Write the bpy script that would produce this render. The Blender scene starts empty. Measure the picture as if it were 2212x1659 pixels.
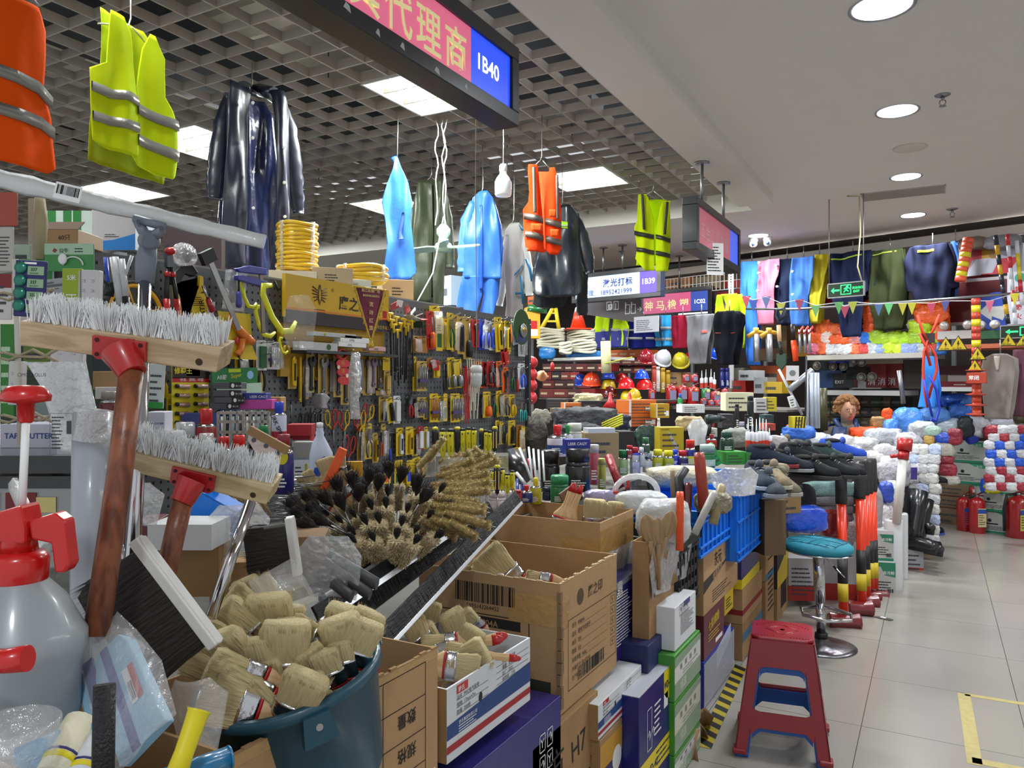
import bpy,math,random
from mathutils import Vector as V,Matrix,noise
R=random.Random(7)
PI=math.pi
F,CX,CY,H=1661.0,1106.0,829.5,1.45
YAW=math.radians(28.8)
CS,SN=math.cos(YAW),math.sin(YAW)
scene=bpy.context.scene
COL=scene.collection
# camera, world, exposure
cam_d=bpy.data.cameras.new('camera')
cam_d.sensor_width=36.0
cam_d.lens=F/2212*36.0
cam_d.clip_start=0.05
cam=bpy.data.objects.new('camera',cam_d)
cam.location=(0,0,H)
cam.rotation_euler=(PI/2,0,YAW)
COL.objects.link(cam)
scene.camera=cam
scene.view_settings.view_transform='Standard'
scene.view_settings.look='None'
scene.view_settings.gamma=1.0
scene.view_settings.use_curve_mapping=False
scene.view_settings.exposure=0.52
wd=bpy.data.worlds.new('hall')
scene.world=wd
wd.use_nodes=True
wd.node_tree.nodes['Background'].inputs[0].default_value=(0.93,0.96,1.0,1)
wd.node_tree.nodes['Background'].inputs[1].default_value=0.48
scene.cycles.use_denoising=True
scene.cycles.max_bounces=6
scene.cycles.transparent_max_bounces=12
scene.cycles.use_adaptive_sampling=True
def area(name,loc,sx,sy,power,col=(1,1,1),rot=(0,0,0),spread=PI):
 d=bpy.data.lights.new(name,'AREA');d.shape='RECTANGLE';d.size=sx;d.size_y=sy
 d.energy=power;d.color=col;d.spread=spread
 o=bpy.data.objects.new(name,d);o.location=loc;o.rotation_euler=rot;COL.objects.link(o);return o
def disc(name,loc,r,power,col=(1,1,1)):
 d=bpy.data.lights.new(name,'AREA');d.shape='DISK';d.size=r*2;d.energy=power;d.color=col
 d.spread=math.radians(150)
 o=bpy.data.objects.new(name,d);o.location=loc;COL.objects.link(o);return o
GZ=3.17
WZ=2.95
PANELS=[(-2.576,3.73),(-2.576,5.93),(-4.576,3.73),(-4.576,5.93),(-6.376,4.33),(-2.576,1.53),(-4.576,1.53),(-6.576,6.13)]
for x,y in PANELS:
 area('grid_ceiling_lamp',(x,y,GZ-.012),.56,.56,16 if y<2 else 62,(.95,1,.97))
DOWNS=[(1905,15,.115),(1938,240,.105),(1957,382,.1),(1972,465,.1)]
# pixel -> place (at a stated real depth or plane)
def W(px,py,d):
 xc=(px-CX)/F*d;zc=(CY-py)/F*d
 return V((xc*CS-d*SN,xc*SN+d*CS,H+zc))
def ray(px,py):
 return W(px,py,1.0)-V((0,0,H))
def onX(px,py,X):
 r=ray(px,py);t=X/r.x;return V((X,r.y*t,H+r.z*t))
def onY(px,py,Y):
 r=ray(px,py);t=Y/r.y;return V((r.x*t,Y,H+r.z*t))
def onZ(px,py,Z):
 r=ray(px,py);t=(Z-H)/r.z;return V((r.x*t,r.y*t,Z))
class Pl:
 """vertical plane through W(px,py,d) (or a point) whose local x axis is turned rz; viewer on local -y"""
 def __init__(s,p,rz):
  s.p=V(p);s.rz=rz
  s.u=V((math.cos(rz),math.sin(rz),0));s.n=V((math.sin(rz),-math.cos(rz),0))
 def at(s,px,py):
  r=ray(px,py);o=V((0,0,H));t=(s.p-o).dot(s.n)/r.dot(s.n);return o+r*t
 def uv(s,px,py):
  q=s.at(px,py)-s.p;return(q.dot(s.u),q.z)
def lin(c):
 c/=255.0
 return c/12.92 if c<=.04045 else((c+.055)/1.055)**2.4
def rgb(h):
 return(lin(int(h[0:2],16)),lin(int(h[2:4],16)),lin(int(h[4:6],16)),1)
 # materials
MC={}
def mat(h='808080',r=.5,m=0.,bump=0.,bs=60.,var=.06,vs=6.,coat=0.,em=0.,tr=0.,al=1.,sub=0.,stretch=None,nm=None):
 key=(h,r,m,bump,bs,var,vs,coat,em,tr,al,sub,stretch)
 if key in MC:return MC[key]
 mt=bpy.data.materials.new(nm or('surface_'+h));mt.use_nodes=True
 nt=mt.node_tree;N=nt.nodes;L=nt.links;b=N['Principled BSDF']
 c=rgb(h)
 b.inputs['Roughness'].default_value=r;b.inputs['Metallic'].default_value=m
 b.inputs['Coat Weight'].default_value=coat
 if coat:b.inputs['Coat Roughness'].default_value=.12
 b.inputs['Transmission Weight'].default_value=tr
 b.inputs['Alpha'].default_value=al
 tc=N.new('ShaderNodeTexCoord');co=tc.outputs['Object']
 if stretch:
  mp=N.new('ShaderNodeMapping');mp.inputs['Scale'].default_value=stretch
  L.new(co,mp.inputs[0]);co=mp.outputs[0]
 nz=N.new('ShaderNodeTexNoise');nz.inputs['Scale'].default_value=vs;nz.inputs['Detail'].default_value=3
 L.new(co,nz.inputs['Vector'])
 mx=N.new('ShaderNodeMix');mx.data_type='RGBA'
 mx.inputs[6].default_value=tuple(x*(1-var)for x in c[:3])+(1,)
 mx.inputs[7].default_value=tuple(min(1,x*(1+var))for x in c[:3])+(1,)
 L.new(nz.outputs[0],mx.inputs[0]);L.new(mx.outputs[2],b.inputs['Base Color'])
 if em:
  b.inputs['Emission Color'].default_value=c;b.inputs['Emission Strength'].default_value=em
 if bump:
  n2=N.new('ShaderNodeTexNoise');n2 .inputs['Scale'].default_value=bs;n2 .inputs['Detail'].default_value=4
  L.new(co,n2 .inputs['Vector'])
  bp=N.new('ShaderNodeBump');bp.inputs['Strength'].default_value=min(1,bump);bp.inputs['Distance'].default_value=.01 if bump<.7 else .03
  L.new(n2 .outputs[0],bp.inputs['Height']);L.new(bp.outputs[0],b.inputs['Normal'])
 MC[key]=mt;return mt
def film(h='ffffff',a=.25,bs=30.,nm='clear_plastic_film'):
 key=('film',h,a,bs)
 if key in MC:return MC[key]
 mt=bpy.data.materials.new(nm);mt.use_nodes=True
 nt=mt.node_tree;N=nt.nodes;L=nt.links
 N.remove(N['Principled BSDF']);out=N['Material Output']
 tr=N.new('ShaderNodeBsdfTransparent');gl=N.new('ShaderNodeBsdfGlossy');gl.inputs['Roughness'].default_value=.12
 df=N.new('ShaderNodeBsdfDiffuse');df.inputs[0].default_value=rgb(h)
 tc=N.new('ShaderNodeTexCoord');nz=N.new('ShaderNodeTexNoise');nz.inputs['Scale'].default_value=bs;nz.inputs['Detail'].default_value=5
 L.new(tc.outputs['Object'],nz.inputs['Vector'])
 bp=N.new('ShaderNodeBump');bp.inputs['Strength'].default_value=1;bp.inputs['Distance'].default_value=.02
 L.new(nz.outputs[0],bp.inputs['Height']);L.new(bp.outputs[0],gl.inputs['Normal'])
 m1=N.new('ShaderNodeMixShader');m1 .inputs[0].default_value=.5
 L.new(df.outputs[0],m1 .inputs[1]);L.new(gl.outputs[0],m1 .inputs[2])
 m2=N.new('ShaderNodeMixShader');m2 .inputs[0].default_value=a
 L.new(tr.outputs[0],m2 .inputs[1]);L.new(m1 .outputs[0],m2 .inputs[2])
 L.new(m2 .outputs[0],out.inputs[0]);MC[key]=mt;return mt
def wood(h1,h2,scale=(60,60,4),r=.45):
 key=('wood',h1,h2,scale)
 if key in MC:return MC[key]
 mt=mat(h1,r,0,.25,30,.1).copy();MC[key]=mt;mt.name='wood_grain'
 N=mt.node_tree.nodes;L=mt.node_tree.links;b=N['Principled BSDF']
 tc=N.new('ShaderNodeTexCoord');mp=N.new('ShaderNodeMapping');mp.inputs['Scale'].default_value=scale
 nz=N.new('ShaderNodeTexNoise');nz.inputs['Scale'].default_value=1.5;nz.inputs['Detail'].default_value=6
 nz.inputs['Distortion'].default_value=.6
 cr=N.new('ShaderNodeValToRGB');cr.color_ramp.elements[0].color=rgb(h1);cr.color_ramp.elements[1].color=rgb(h2)
 cr.color_ramp.elements[0].position=.38;cr.color_ramp.elements[1].position=.62
 L.new(tc.outputs['Object'],mp.inputs[0]);L.new(mp.outputs[0],nz.inputs['Vector']);L.new(nz.outputs[0],cr.inputs[0])
 L.new(cr.outputs[0],b.inputs['Base Color']);return mt
KRAFT=mat('a8865f',.85,0,.25,25,.14,5,nm='kraft_cardboard')
KRAFT2=mat('96754e',.85,0,.3,20,.18,7,nm='aged_cardboard')
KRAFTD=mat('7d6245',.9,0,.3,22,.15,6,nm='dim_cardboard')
TAPE=mat('a9854f',.25,0,.5,40,.1,9,coat=.6,nm='packing_tape')
BLACK=mat('17181c',.5);INK=mat('1c1a19',.8);WHITE=mat('e4e5e4',.5);CREAM=mat('d9d4c0',.6)
CHROME=mat('c9c9cc',.12,1.0,0,60,.02,nm='chrome');STEEL=mat('8f9195',.32,.9,nm='steel');DSTEEL=mat('55585d',.4,.8)
RED=mat('b3161a',.35,coat=.3);DRED=mat('7d1220',.3,coat=.4);YEL=mat('e2c417',.4,coat=.2);BLUE=mat('1556c8',.35,coat=.2)
CLEAR=film('ffffff',.22);CLEAR2=film('dfe4ea',.42,45);CLEAR3=film('eef0f2',.6,55)
# mesh builder
class M:
 def __init__(s):s.v=[];s.f=[];s.k=[];s.s=[];s.ms=[];s.ci=0
 def mt(s,m):
  if m not in s.ms:s.ms.append(m)
  s.ci=s.ms.index(m);return s
 def add(s,vs,fs,sm=False):
  b=len(s.v);s.v.extend([tuple(x)for x in vs])
  for f in fs:s.f.append(tuple(b+i for i in f));s.k.append(s.ci);s.s.append(sm)
  return s
 def box(s,x0,x1,y0,y1,z0,z1,T=None):
  vs=[V((x,y,z))for z in(z0,z1)for y in(y0,y1)for x in(x0,x1)]
  if T is not None:vs=[T@p for p in vs]
  return s.add(vs,[(0,2,3,1),(4,5,7,6),(0,1,5,4),(2,6,7,3),(0,4,6,2),(1,3,7,5)])
 def prism(s,pts,y0,y1,T=None,ax='y'):
  n=len(pts)
  ar=sum(pts[i][0]*pts[(i+1)%n][1]-pts[(i+1)%n][0]*pts[i][1]for i in range(n))
  if ar<0:pts=pts[::-1]
  if ax=='y':vs=[V((a,y,b))for y in(y0,y1)for a,b in pts]
  else:vs=[V((a,b,y))for y in(y1,y0)for a,b in pts]
  if T is not None:vs=[T@p for p in vs]
  return s.add(vs,[tuple(range(n)),tuple(range(2*n-1,n-1,-1))]+[(i,i+n,(i+1)%n+n,(i+1)%n)for i in range(n)])
 def tube(s,pts,r,n=8,cap=True,sx=1,T=None):
  pts=[V(p)for p in pts];rs=r if isinstance(r,(list,tuple))else[r]*len(pts)
  ref=None;vs=[]
  for i,p in enumerate(pts):
   t=(pts[min(i+1,len(pts)-1)]-pts[max(i-1,0)])
   if t.length<1e-9:t=V((0,0,1))
   t.normalize()
   if ref is None:ref=V((1,0,0))if abs(t.x)<.8 else V((0,1,0))
   a=(ref-t*ref.dot(t)).normalized();ref=a;b=t.cross(a)
   for j in range(n):
    q=2*PI*j/n;vs.append(p+a*(math.cos(q)*rs[i]*sx)+b*(math.sin(q)*rs[i]))
  if T is not None:vs=[T@p for p in vs]
  fs=[(i*n+j,i*n+(j+1)%n,(i+1)*n+(j+1)%n,(i+1)*n+j)for i in range(len(pts)-1)for j in range(n)]
  s.add(vs,fs,True)
  if cap:
   b=len(s.v)-len(vs);m_=len(pts)-1
   s.f.append(tuple(b+j for j in range(n))[::-1]);s.k.append(s.ci);s.s.append(False)
   s.f.append(tuple(b+m_*n+j for j in range(n)));s.k.append(s.ci);s.s.append(False)
  return s
 def lathe(s,prof,n=16,c=(0,0,0),sy=1.,T=None,sm=True):
  vs=[]
  for r,z in prof:
   for j in range(n):
    q=2*PI*j/n;vs.append(V((c[0]+r*math.cos(q),c[1]+r*sy*math.sin(q),c[2]+z)))
  if T is not None:vs=[T@p for p in vs]
  fs=[(i*n+j,i*n+(j+1)%n,(i+1)*n+(j+1)%n,(i+1)*n+j)for i in range(len(prof)-1)for j in range(n)]
  if prof[0][0]>1e-5:fs.append(tuple(range(n))[::-1])
  if prof[-1][0]>1e-5:fs.append(tuple((len(prof)-1)*n+j for j in range(n)))
  return s.add(vs,fs,sm)
 def ell(s,c,r,nu=12,nv=8,T=None,top=PI/2,bot=-PI/2):
  vs=[]
  for i in range(nv+1):
   a=bot+(top-bot)*i/nv
   for j in range(nu):
    q=2*PI*j/nu
    vs.append(V((c[0]+r[0]*math.cos(a)*math.cos(q),c[1]+r[1]*math.cos(a)*math.sin(q),c[2]+r[2]*math.sin(a))))
  if T is not None:vs=[T@p for p in vs]
  return s.add(vs,[(i*nu+j,i*nu+(j+1)%nu,(i+1)*nu+(j+1)%nu,(i+1)*nu+j)for i in range(nv)for j in range(nu)],True)
 def sheet(s,rows,yf=None,n=10,th=.003,T=None):
  """rows [(z,xl,xr)], cloth of thickness th; yf(x,z,i,j)->y"""
  vs=[];nr=len(rows)
  for off in(0,th):
   for i,(z,a,b)in enumerate(rows):
    for j in range(n+1):
     x=a+(b-a)*j/n
     vs.append(V((x,(yf(x,z)if yf else 0)+off,z)))
  if T is not None:vs=[T@p for p in vs]
  q=n+1;fs=[];K=nr*q
  for i in range(nr-1):
   for j in range(n):
    a=i*q+j
    fs.append((a,a+q,a+q+1,a+1));fs.append((K+a,K+a+1,K+a+q+1,K+a+q))
  for i in range(nr-1):
   a=i*q;fs.append((a,K+a,K+a+q,a+q));a=i*q+n;fs.append((a,a+q,K+a+q,K+a))
  for j in range(n):
   fs.append((j,j+1,K+j+1,K+j));a=(nr-1)*q+j;fs.append((a,K+a,K+a+1,a+1))
  return s.add(vs,fs,True)
 def mesh(s,nm):
  me=bpy.data.meshes.new(nm);me.from_pydata(s.v,[],s.f)
  for m in s.ms:me.materials.append(m)
  if s.s:
   me.polygons.foreach_set('material_index',s.k);me.polygons.foreach_set('use_smooth',s.s)
  me.update();return me
def lnk(o,par=None,mw=None):
 COL.objects.link(o)
 if par is not None:o.parent=par
 return o
def T(name,label,cat,loc=(0,0,0),rz=0,group=None,rx=0,ry=0):
 o=bpy.data.objects.new(name,None);o.empty_display_size=.05
 o.location=loc;o.rotation_euler=(rx,ry,rz);o['label']=label;o['category']=cat
 if group:o['group']=group
 return lnk(o)
def O(name,m,par=None,mt=None,loc=None,rot=None,label=None,cat=None,group=None,kind=None,bev=0):
 me=m.mesh(name)if isinstance(m,M)else m
 if mt is not None and not me.materials:me.materials.append(mt)
 o=bpy.data.objects.new(name,me)
 if loc is not None:o.location=loc
 if rot is not None:o.rotation_euler=rot
 if label:o['label']=label
 if cat:o['category']=cat
 if group:o['group']=group
 if kind:o['kind']=kind
 if bev:
  b=o.modifiers.new('bevel','BEVEL');b.width=bev;b.segments=2;b.limit_method='ANGLE'
 return lnk(o,par)
def dup(o,par=None,loc=None,rot=None,label=None,group=None,sc=None):
 c=o.copy();COL.objects.link(c)
 if par is not None:c.parent=par
 if loc is not None:c.location=loc
 if rot is not None:c.rotation_euler=rot
 if sc is not None:c.scale=sc if isinstance(sc,(tuple,list))else(sc,)*3
 if label:c['label']=label
 if group:c['group']=group
 for ch in KIDS.get(o.name,None)or list(o.children):dup(ch,c)
 return c
KIDS={}
def txt(s_,par,size,mt,mw,al='LEFT',bold=0.,sp=1.,sx=1.,name='lettering',ext=0.):
 cu=bpy.data.curves.new(name,'FONT');cu.body=s_;cu.size=size;cu.align_x=al;cu.align_y='BOTTOM_BASELINE'
 cu.offset=bold*size;cu.space_character=sp;cu.materials.append(mt);cu.extrude=ext;cu.resolution_u=3
 o=bpy.data.objects.new(name,cu);COL.objects.link(o);o.parent=par
 o.matrix_local=mw@Matrix.Diagonal((sx,1,1,1));return o
class Face:
 """flat print on one face of a thing: origin o, right u, up v (local to the parent)"""
 def __init__(s,par,o,u,v):
  s.par=par;s.o=V(o);s.u=V(u).normalized();s.v=V(v).normalized();s.n=s.u.cross(s.v)
 def mx(s,a,b,lift=.0008,ang=0):
  m=Matrix(((s.u.x,s.v.x,s.n.x,0),(s.u.y,s.v.y,s.n.y,0),(s.u.z,s.v.z,s.n.z,0),(0,0,0,1)))
  m=m@Matrix.Rotation(ang,4,'Z');m.translation=s.o+s.u*a+s.v*b+s.n*lift;return m
 def P(s,pts,mt,name='printed_patch',lift=.0006):
  m=M();n=len(pts);vs=[]
  for e in(lift,0.0):vs+=[s.o+s.u*a+s.v*b+s.n*e for a,b in pts]
  ar=sum(pts[i][0]*pts[(i+1)%n][1]-pts[(i+1)%n][0]*pts[i][1]for i in range(n))
  f=tuple(range(n));m.add(vs,[f if ar>0 else f[::-1]]);return O(name,m,s.par,mt)
 def rect(s,a0,b0,a1,b1,mt,name='printed_patch',lift=.0006):
  return s.P([(a0,b0),(a1,b0),(a1,b1),(a0,b1)],mt,name,lift)
 def text(s,t,a,b,size,mt=None,al='LEFT',bold=0.,ang=0,sp=1.,sx=1.,lift=.0012,name='lettering'):
  return txt(t,s.par,size,mt or INK,s.mx(a,b,lift,ang),al,bold,sp,sx,name)
 def bars(s,a0,b0,a1,b1,mt=None,name='barcode',n=26):
  m=M();x=a0;rr=random.Random(int(a0*1e4)+n);st=(a1-a0)/n
  for i in range(n):
   w=st*rr.choice((.3,.5,.85));vs=[s.o+s.u*a+s.v*b+s.n*.0012 for a,b in((x,b0),(x+w,b0),(x+w,b1),(x,b1))]
   m.add(vs,[(0,1,2,3)]);x+=st
  return O(name,m,s.par,mt or INK)
 def lines(s,a0,b0,a1,b1,n,mt=None,h=.35,name='printed_lines',jit=.4):
  m=M();rr=random.Random(int(b0*1e4)+n)
  for i in range(n):
   y=b1-(b1-b0)*(i+.5)/n;hh=(b1-b0)/n*h/2;x=a0
   e=a1-(a1-a0)*rr.random()*jit
   while x<e-1e-6:
    w=min(e-x,(a1-a0)*rr.uniform(.05,.22))
    m.add([s.o+s.u*a+s.v*b+s.n*.001 for a,b in((x,y-hh),(x+w*.9,y-hh),(x+w*.9,y+hh),(x,y+hh))],[(0,1,2,3)]);x+=w
  return O(name,m,s.par,mt or INK)
 def frame(s,a0,b0,a1,b1,w=.002,mt=None,name='printed_frame'):
  m=M()
  for q in((a0,b0,a1,b0+w),(a0,b1-w,a1,b1),(a0,b0,a0+w,b1),(a1-w,b0,a1,b1)):
   m.add([s.o+s.u*a+s.v*b+s.n*.001 for a,b in((q[0],q[1]),(q[2],q[1]),(q[2],q[3]),(q[0],q[3]))],[(0,1,2,3)])
  return O(name,m,s.par,mt or INK)
 def disc(s,a,b,ra,mt,rb=None,name='printed_patch',lift=.0009):
  rb=rb or ra;return s.P([(a+ra*math.cos(2*PI*i/20),b+rb*math.sin(2*PI*i/20))for i in range(20)],mt,name,lift)
ORD='first second third fourth fifth sixth seventh eighth ninth tenth eleventh twelfth thirteenth fourteenth fifteenth sixteenth seventeenth eighteenth nineteenth twentieth'.split()
ORD+=['twenty-'+w for w in ORD[:9]]+['thirtieth']+['thirty-'+w for w in ORD[:9]]+['fortieth']+['forty-'+w for w in ORD[:9]]
def rot3(rx=0,ry=0,rz=0):
 return(Matrix.Rotation(rz,4,'Z')@Matrix.Rotation(ry,4,'Y')@Matrix.Rotation(rx,4,'X'))
def eul_z(v,roll=0.):
 """euler that turns local +z onto v"""
 q=V(v).normalized().to_track_quat('Z','Y');return(q.to_matrix().to_4x4()@Matrix.Rotation(roll,4,'Z')).to_euler()
 # THE SETTING
fl=M().mt(mat('3a3833',.8));fl.box(-9,4,-.5,13,-.05,-.004)
floor=O('floor',fl,kind='structure')
TILE=mat('928e87',.22,0,.04,9,.05,2.2,coat=.15,nm='polished_floor_tile')
TX,TY,TP,TQ=-.273,3.57,.604,.618
tm=M().mt(TILE);tm.box(.0015,TP-.0015,.0015,TQ-.0015,-.004,0);tme=tm.mesh('floor_tile')
for i in range(-2,6):
 for j in range(-6,10):
  O('floor_tile',tme,floor,loc=(TX+i*TP,TY+j*TQ,0))
BR=math.radians(-17.8);BU=V((math.cos(BR),math.sin(BR),0));BP=V((.65,8.69,0));BN=V((math.sin(BR),-math.cos(BR),0))
def B(u,v=0.,z=0.):
 return BP+BU*u+BN*v+V((0,0,z))
PAINT=mat('dcd8d2',.7,0,.02,200,.02,nm='ceiling_paint')
wc=M().mt(PAINT)
q1=B(4.2);q0=B(-3.3)
wc.box(-1.46,-1.18,-1,6.64,WZ,GZ+.12)
wc.prism([(-9.4,7.2),(-1.46,7.2),(-1.46,6.64),(-1.18,6.64),(-1.18,-1),(5,-1),(q1 .x,q1 .y),(q0 .x,q0 .y),(-9.4,10.7)],WZ+.085,WZ+.3,ax='z')
O('ceiling',wc,kind='structure')
bd=M().mt(PAINT);a=B(-7);b=B(4.3);n_=-BN*.12
bd.prism([(a.x,a.y),(b.x,b.y),(b.x+n_.x,b.y+n_.y),(a.x+n_.x,a.y+n_.y)],WZ-.075,WZ+.01,ax='z')
O('trim_1',bd,kind='structure',label='white down-stand along the far shop front')
GR=mat('a8a199',.6,.2,0,60,.05,nm='grey_grid_bar')
G=T('ceiling','','',(0,0,0));del G['label'];del G['category'];G['kind']='structure'
gx0,gx1,gy0,gy1=-9.276,-1.47,-.57,7.2
mb=M().mt(GR).box(-.0045,.0045,gy0,gy1,GZ,GZ+.05).mesh('ceiling_bar')
mc=M().mt(GR).box(gx0,gx1,-.0045,.0045,GZ+.0005,GZ+.0495).mesh('ceiling_bar')
for k in range(int((gx1-gx0)/.2)+1):O('ceiling_bar',mb,G,loc=(gx0+.2*k,0,0))
for k in range(int((gy1-gy0)/.2)+1):O('ceiling_bar',mc,G,loc=(0,gy0+.2*k,0))
SLAB=mat('b8b2a6',.9,0,.3,6,.12,1.2,nm='concrete_slab')
sl=M().mt(SLAB).box(-9.3,-1.4,-1,7.3,3.95,4.1)
for y in(1.1,3.1,5.1):sl.box(-9.3,-1.4,y,y+.3,3.6,3.95)
for x in(-8,-5.2):sl.box(x,x+.3,-1,7.3,3.65,3.95)
O('ceiling',sl,kind='structure')
DUCT=mat('3c4046',.5,.5)
for i,(x,w)in enumerate(((-2.2,.35),(-4.0,.5),(-6.3,.4))):
 O('duct',M().mt(DUCT).box(-w/2,w/2,-.9,7.2,0,.27),loc=(x,0,3.31),label=('narrow ventilation duct over the grid nearest the white ceiling','wide dark ventilation duct above the middle of the grid','dark ventilation duct above the far side of the grid')[i],cat='duct')
for i,(y,x)in enumerate(((2.0,-4.1),(4.6,-4.1),(6.2,-5.2))):
 O('cable_tray',M().mt(mat('9a9c9f',.4,.6)).box(-2.2,2.2,-.1,.1,0,.06),loc=(x,y,3.24),label=('metal cable tray above the nearest ceiling bars','metal cable tray above the grid behind the fan','metal cable tray above the far end of the grid')[i],cat='cable tray')
hg=M().mt(BLACK)
for i in range(6):
 for j in range(6):hg.tube([(gx0+1.2*i+1.0,gy0+1.2*j+.8,GZ+.05),(gx0+1.2*i+1.0,gy0+1.2*j+.8,3.95)],.004,5)
O('hanger_rods',hg,G,kind='stuff')
WALLP=mat('b9b4ae',.8,0,.05,20,.04)
O('wall_left',M().mt(WALLP).box(-9.5,-9.3,-1,14,0,3.3),kind='structure')
O('wall_back',M().mt(mat('8d8a88',.8)).box(-9.5,5,11.6,11.8,0,3.5),kind='structure')
O('wall_right',M().mt(WALLP).box(4.4,4.6,1.5,12,0,3.2),kind='structure')
pc=M().mt(mat('6e675f',.8)).prism([(q1 .x,q1 .y+.3),(q0 .x,q0 .y+.3),(-9,11),(-9,11.7),(4.4,11.7)],3.3,3.4,ax='z')
O('ceiling',pc,kind='structure')
TRO=mat('f2f5ee',.4,em=2.2);TUB=mat('ffffff',.4,em=14.);LOU=mat('dfe3de',.3,.3,em=.55);REF=mat('e6e8e4',.3,em=1.6)
frm=M().mt(mat('c5c7bd',.4,.3))
for a_,b_,c_,d_ in((-.3,.3,-.3,-.288),(-.3,.3,.288,.3),(-.3,-.288,-.3,.3),(.288,.3,-.3,.3)):frm.box(a_,b_,c_,d_,-.012,.06)
frm.mt(TRO).box(-.288,.288,-.288,.288,.05,.06);frm=frm.mesh('frame')
tub=M().mt(TUB).tube([(0,-.28,.03),(0,.28,.03)],.013,8).mesh('lamp_tube')
lo=M().mt(LOU)
for k in range(6):
 y=-.24+k*.096
 for x0 in(-.19,0,.19):lo.prism([(x0-.09,.04),(x0+.09,.04),(x0+.03,.0),(x0-.03,.0)],y-.004,y+.004)
for x in(-.095,.095):lo.mt(REF).box(x-.012,x+.012,-.288,.288,-.004,.045)
lo=lo.mesh('louvre')
PL_L=['bright louvred light panel behind the pink hanging sign','bright louvred light panel behind the orange vest','louvred light panel partly behind the navy raincoat','louvred light panel behind the blue apron','louvred light panel under the yellow vest at the grid corner','louvred light panel overhead in front of the pink sign','louvred light panel overhead above the yellow vest','louvred light panel deepest in the grid ceiling']
for(x,y),l in zip(PANELS,PL_L):
 t=T('ceiling_light',l,'light',(x,y,GZ),group='square light panels in the grid ceiling')
 O('frame',frm,t);O('louvre',lo,t)
 for xx in(-.19,0,.19):O('lamp_tube',tub,t,loc=(xx,0,0))
RIM=mat('b9bcc2',.3,.5);LED=mat('eef4ff',.4,em=9.)
dl_l=['round recessed downlight nearest the camera, cut by the frame top','round recessed downlight beside the larger sprinkler','round recessed downlight next to the rectangular ceiling hatch','small round recessed downlight next to the yellow dot','round recessed downlight beside the twin security cameras']
UZ=WZ+.085
for(px,py,r),l,z in zip(DOWNS+[(1638,509,.1)],dl_l,[UZ]*5):
 p=onZ(px,py,z)
 if l.endswith('dot'):p=onZ(px,py,z)
 t=T('downlight',l,'light',p,group='round downlights in the white ceiling')
 O('rim',M().mt(RIM).lathe([(r,.0),(r*1.15,-.004),(r*1.15,.004),(r,.004)],28),t)
 O('lens',M().mt(LED).lathe([(.0,-.003),(r,-.003),(r,.001)],28),t)
 disc('downlight_lamp',(p.x,p.y,z-.02),r,15 if py<300 else 20,(.93,.97,1))
for k,y in enumerate((-.6,)):disc('downlight_lamp',(.2,y,UZ-.02),.1,16,(.93,.97,1))
area('hall_lamp',(1.9,3.4,UZ-.02),.5,3.0,26,(.95,.98,1))  # unseen fill lamp out of frame, no fixture modelled
area('hall_lamp',(2.4,6.6,UZ-.02),.5,2.0,45,(.95,.98,1))  # second unseen lamp, added to brighten the far end of the aisle
for u_ in(-3.4,-2.2,-1.0,.2,1.4):p_=B(u_,-.12,2.985);area('shop_lamp',tuple(p_),1.0,.15,6,(1,.97,.93),(math.radians(32),0,BR))  # added lamps tucked behind the down-stand to brighten the far shop
for x_ in(-2.2,-4.2,-6.2):area('hall_lamp',(x_,8.3,UZ-.02),.4,.4,18,(.95,.98,1))  # added lamps without fixtures, more light for the cross aisle
p=onZ(1966,319,UZ)
t=T('ceiling_speaker','round perforated grey ceiling speaker between two downlights','speaker',p)
O('grille',M().mt(mat('8f8b82',.6,0,.8,400)).lathe([(0,-.006),(.085,-.005),(.09,.0)],24),t);O('rim',M().mt(mat('cfc9be',.4)).lathe([(.09,-.007),(.105,-.005),(.105,0),(.09,0)],24),t)
p=onZ(1950,417,UZ)
t=T('ceiling_vent','rectangular grey access panel in the white ceiling','vent',p)
O('panel',M().mt(mat('99938b',.6,0,.5,300)).box(-.3,.3,-.14,.14,-.004,.0),t)
O('frame',M().mt(mat('b0aaa2',.5)).box(-.31,.31,-.15,-.14,-.006,0).box(-.31,.31,.14,.15,-.006,0).box(-.31,-.3,-.15,.15,-.006,0).box(.3,.31,-.15,.15,-.006,0),t)
def sprinkler(p,l,k=1.):
 t=T('sprinkler',l,'sprinkler',p)
 O('escutcheon',M().mt(STEEL).lathe([(.0,-.012*k),(.02*k,-.012*k),(.04*k,-.003),(.04*k,0)],16),t)
 O('nozzle',M().mt(STEEL).tube([(0,0,-.01),(0,0,-.03*k)],.009*k,8).tube([(-.012*k,0,-.03*k),(-.016*k,0,-.045*k),(0,0,-.062*k),(.016*k,0,-.045*k),(.012*k,0,-.03*k)],.003*k,6).lathe([(0,-.066*k),(.018*k,-.064*k),(.018*k,-.06*k),(0,-.06*k)],12),t)
sprinkler(onZ(2036,205,UZ),'larger chrome fire sprinkler under the white ceiling beside a downlight',1.0)
sprinkler(onZ(2057,451,UZ),'small chrome fire sprinkler far down the white ceiling',1.2)
sprinkler(onZ(1343,543,UZ),'tiny sprinkler on the cross aisle ceiling left of the yellow vest',1.0)
t=T('security_camera','pair of white dome security cameras under the ceiling','camera',onZ(1640,514,UZ))
for dx in(-.06,.09):
 O('dome',M().mt(mat('ddd8cc',.3)).lathe([(.045,0),(.05,-.03),(.035,-.045)],16,(dx,0,0)).ell((dx,-.01,-.06),(.042,.042,.042)),t)
 O('lens',M().mt(mat('15233a',.08)).ell((dx+.005,-.045,-.068),(.02,.016,.02)),t)
FT=mat('a89a60',.5,0,.2,50,.25,30)
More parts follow.
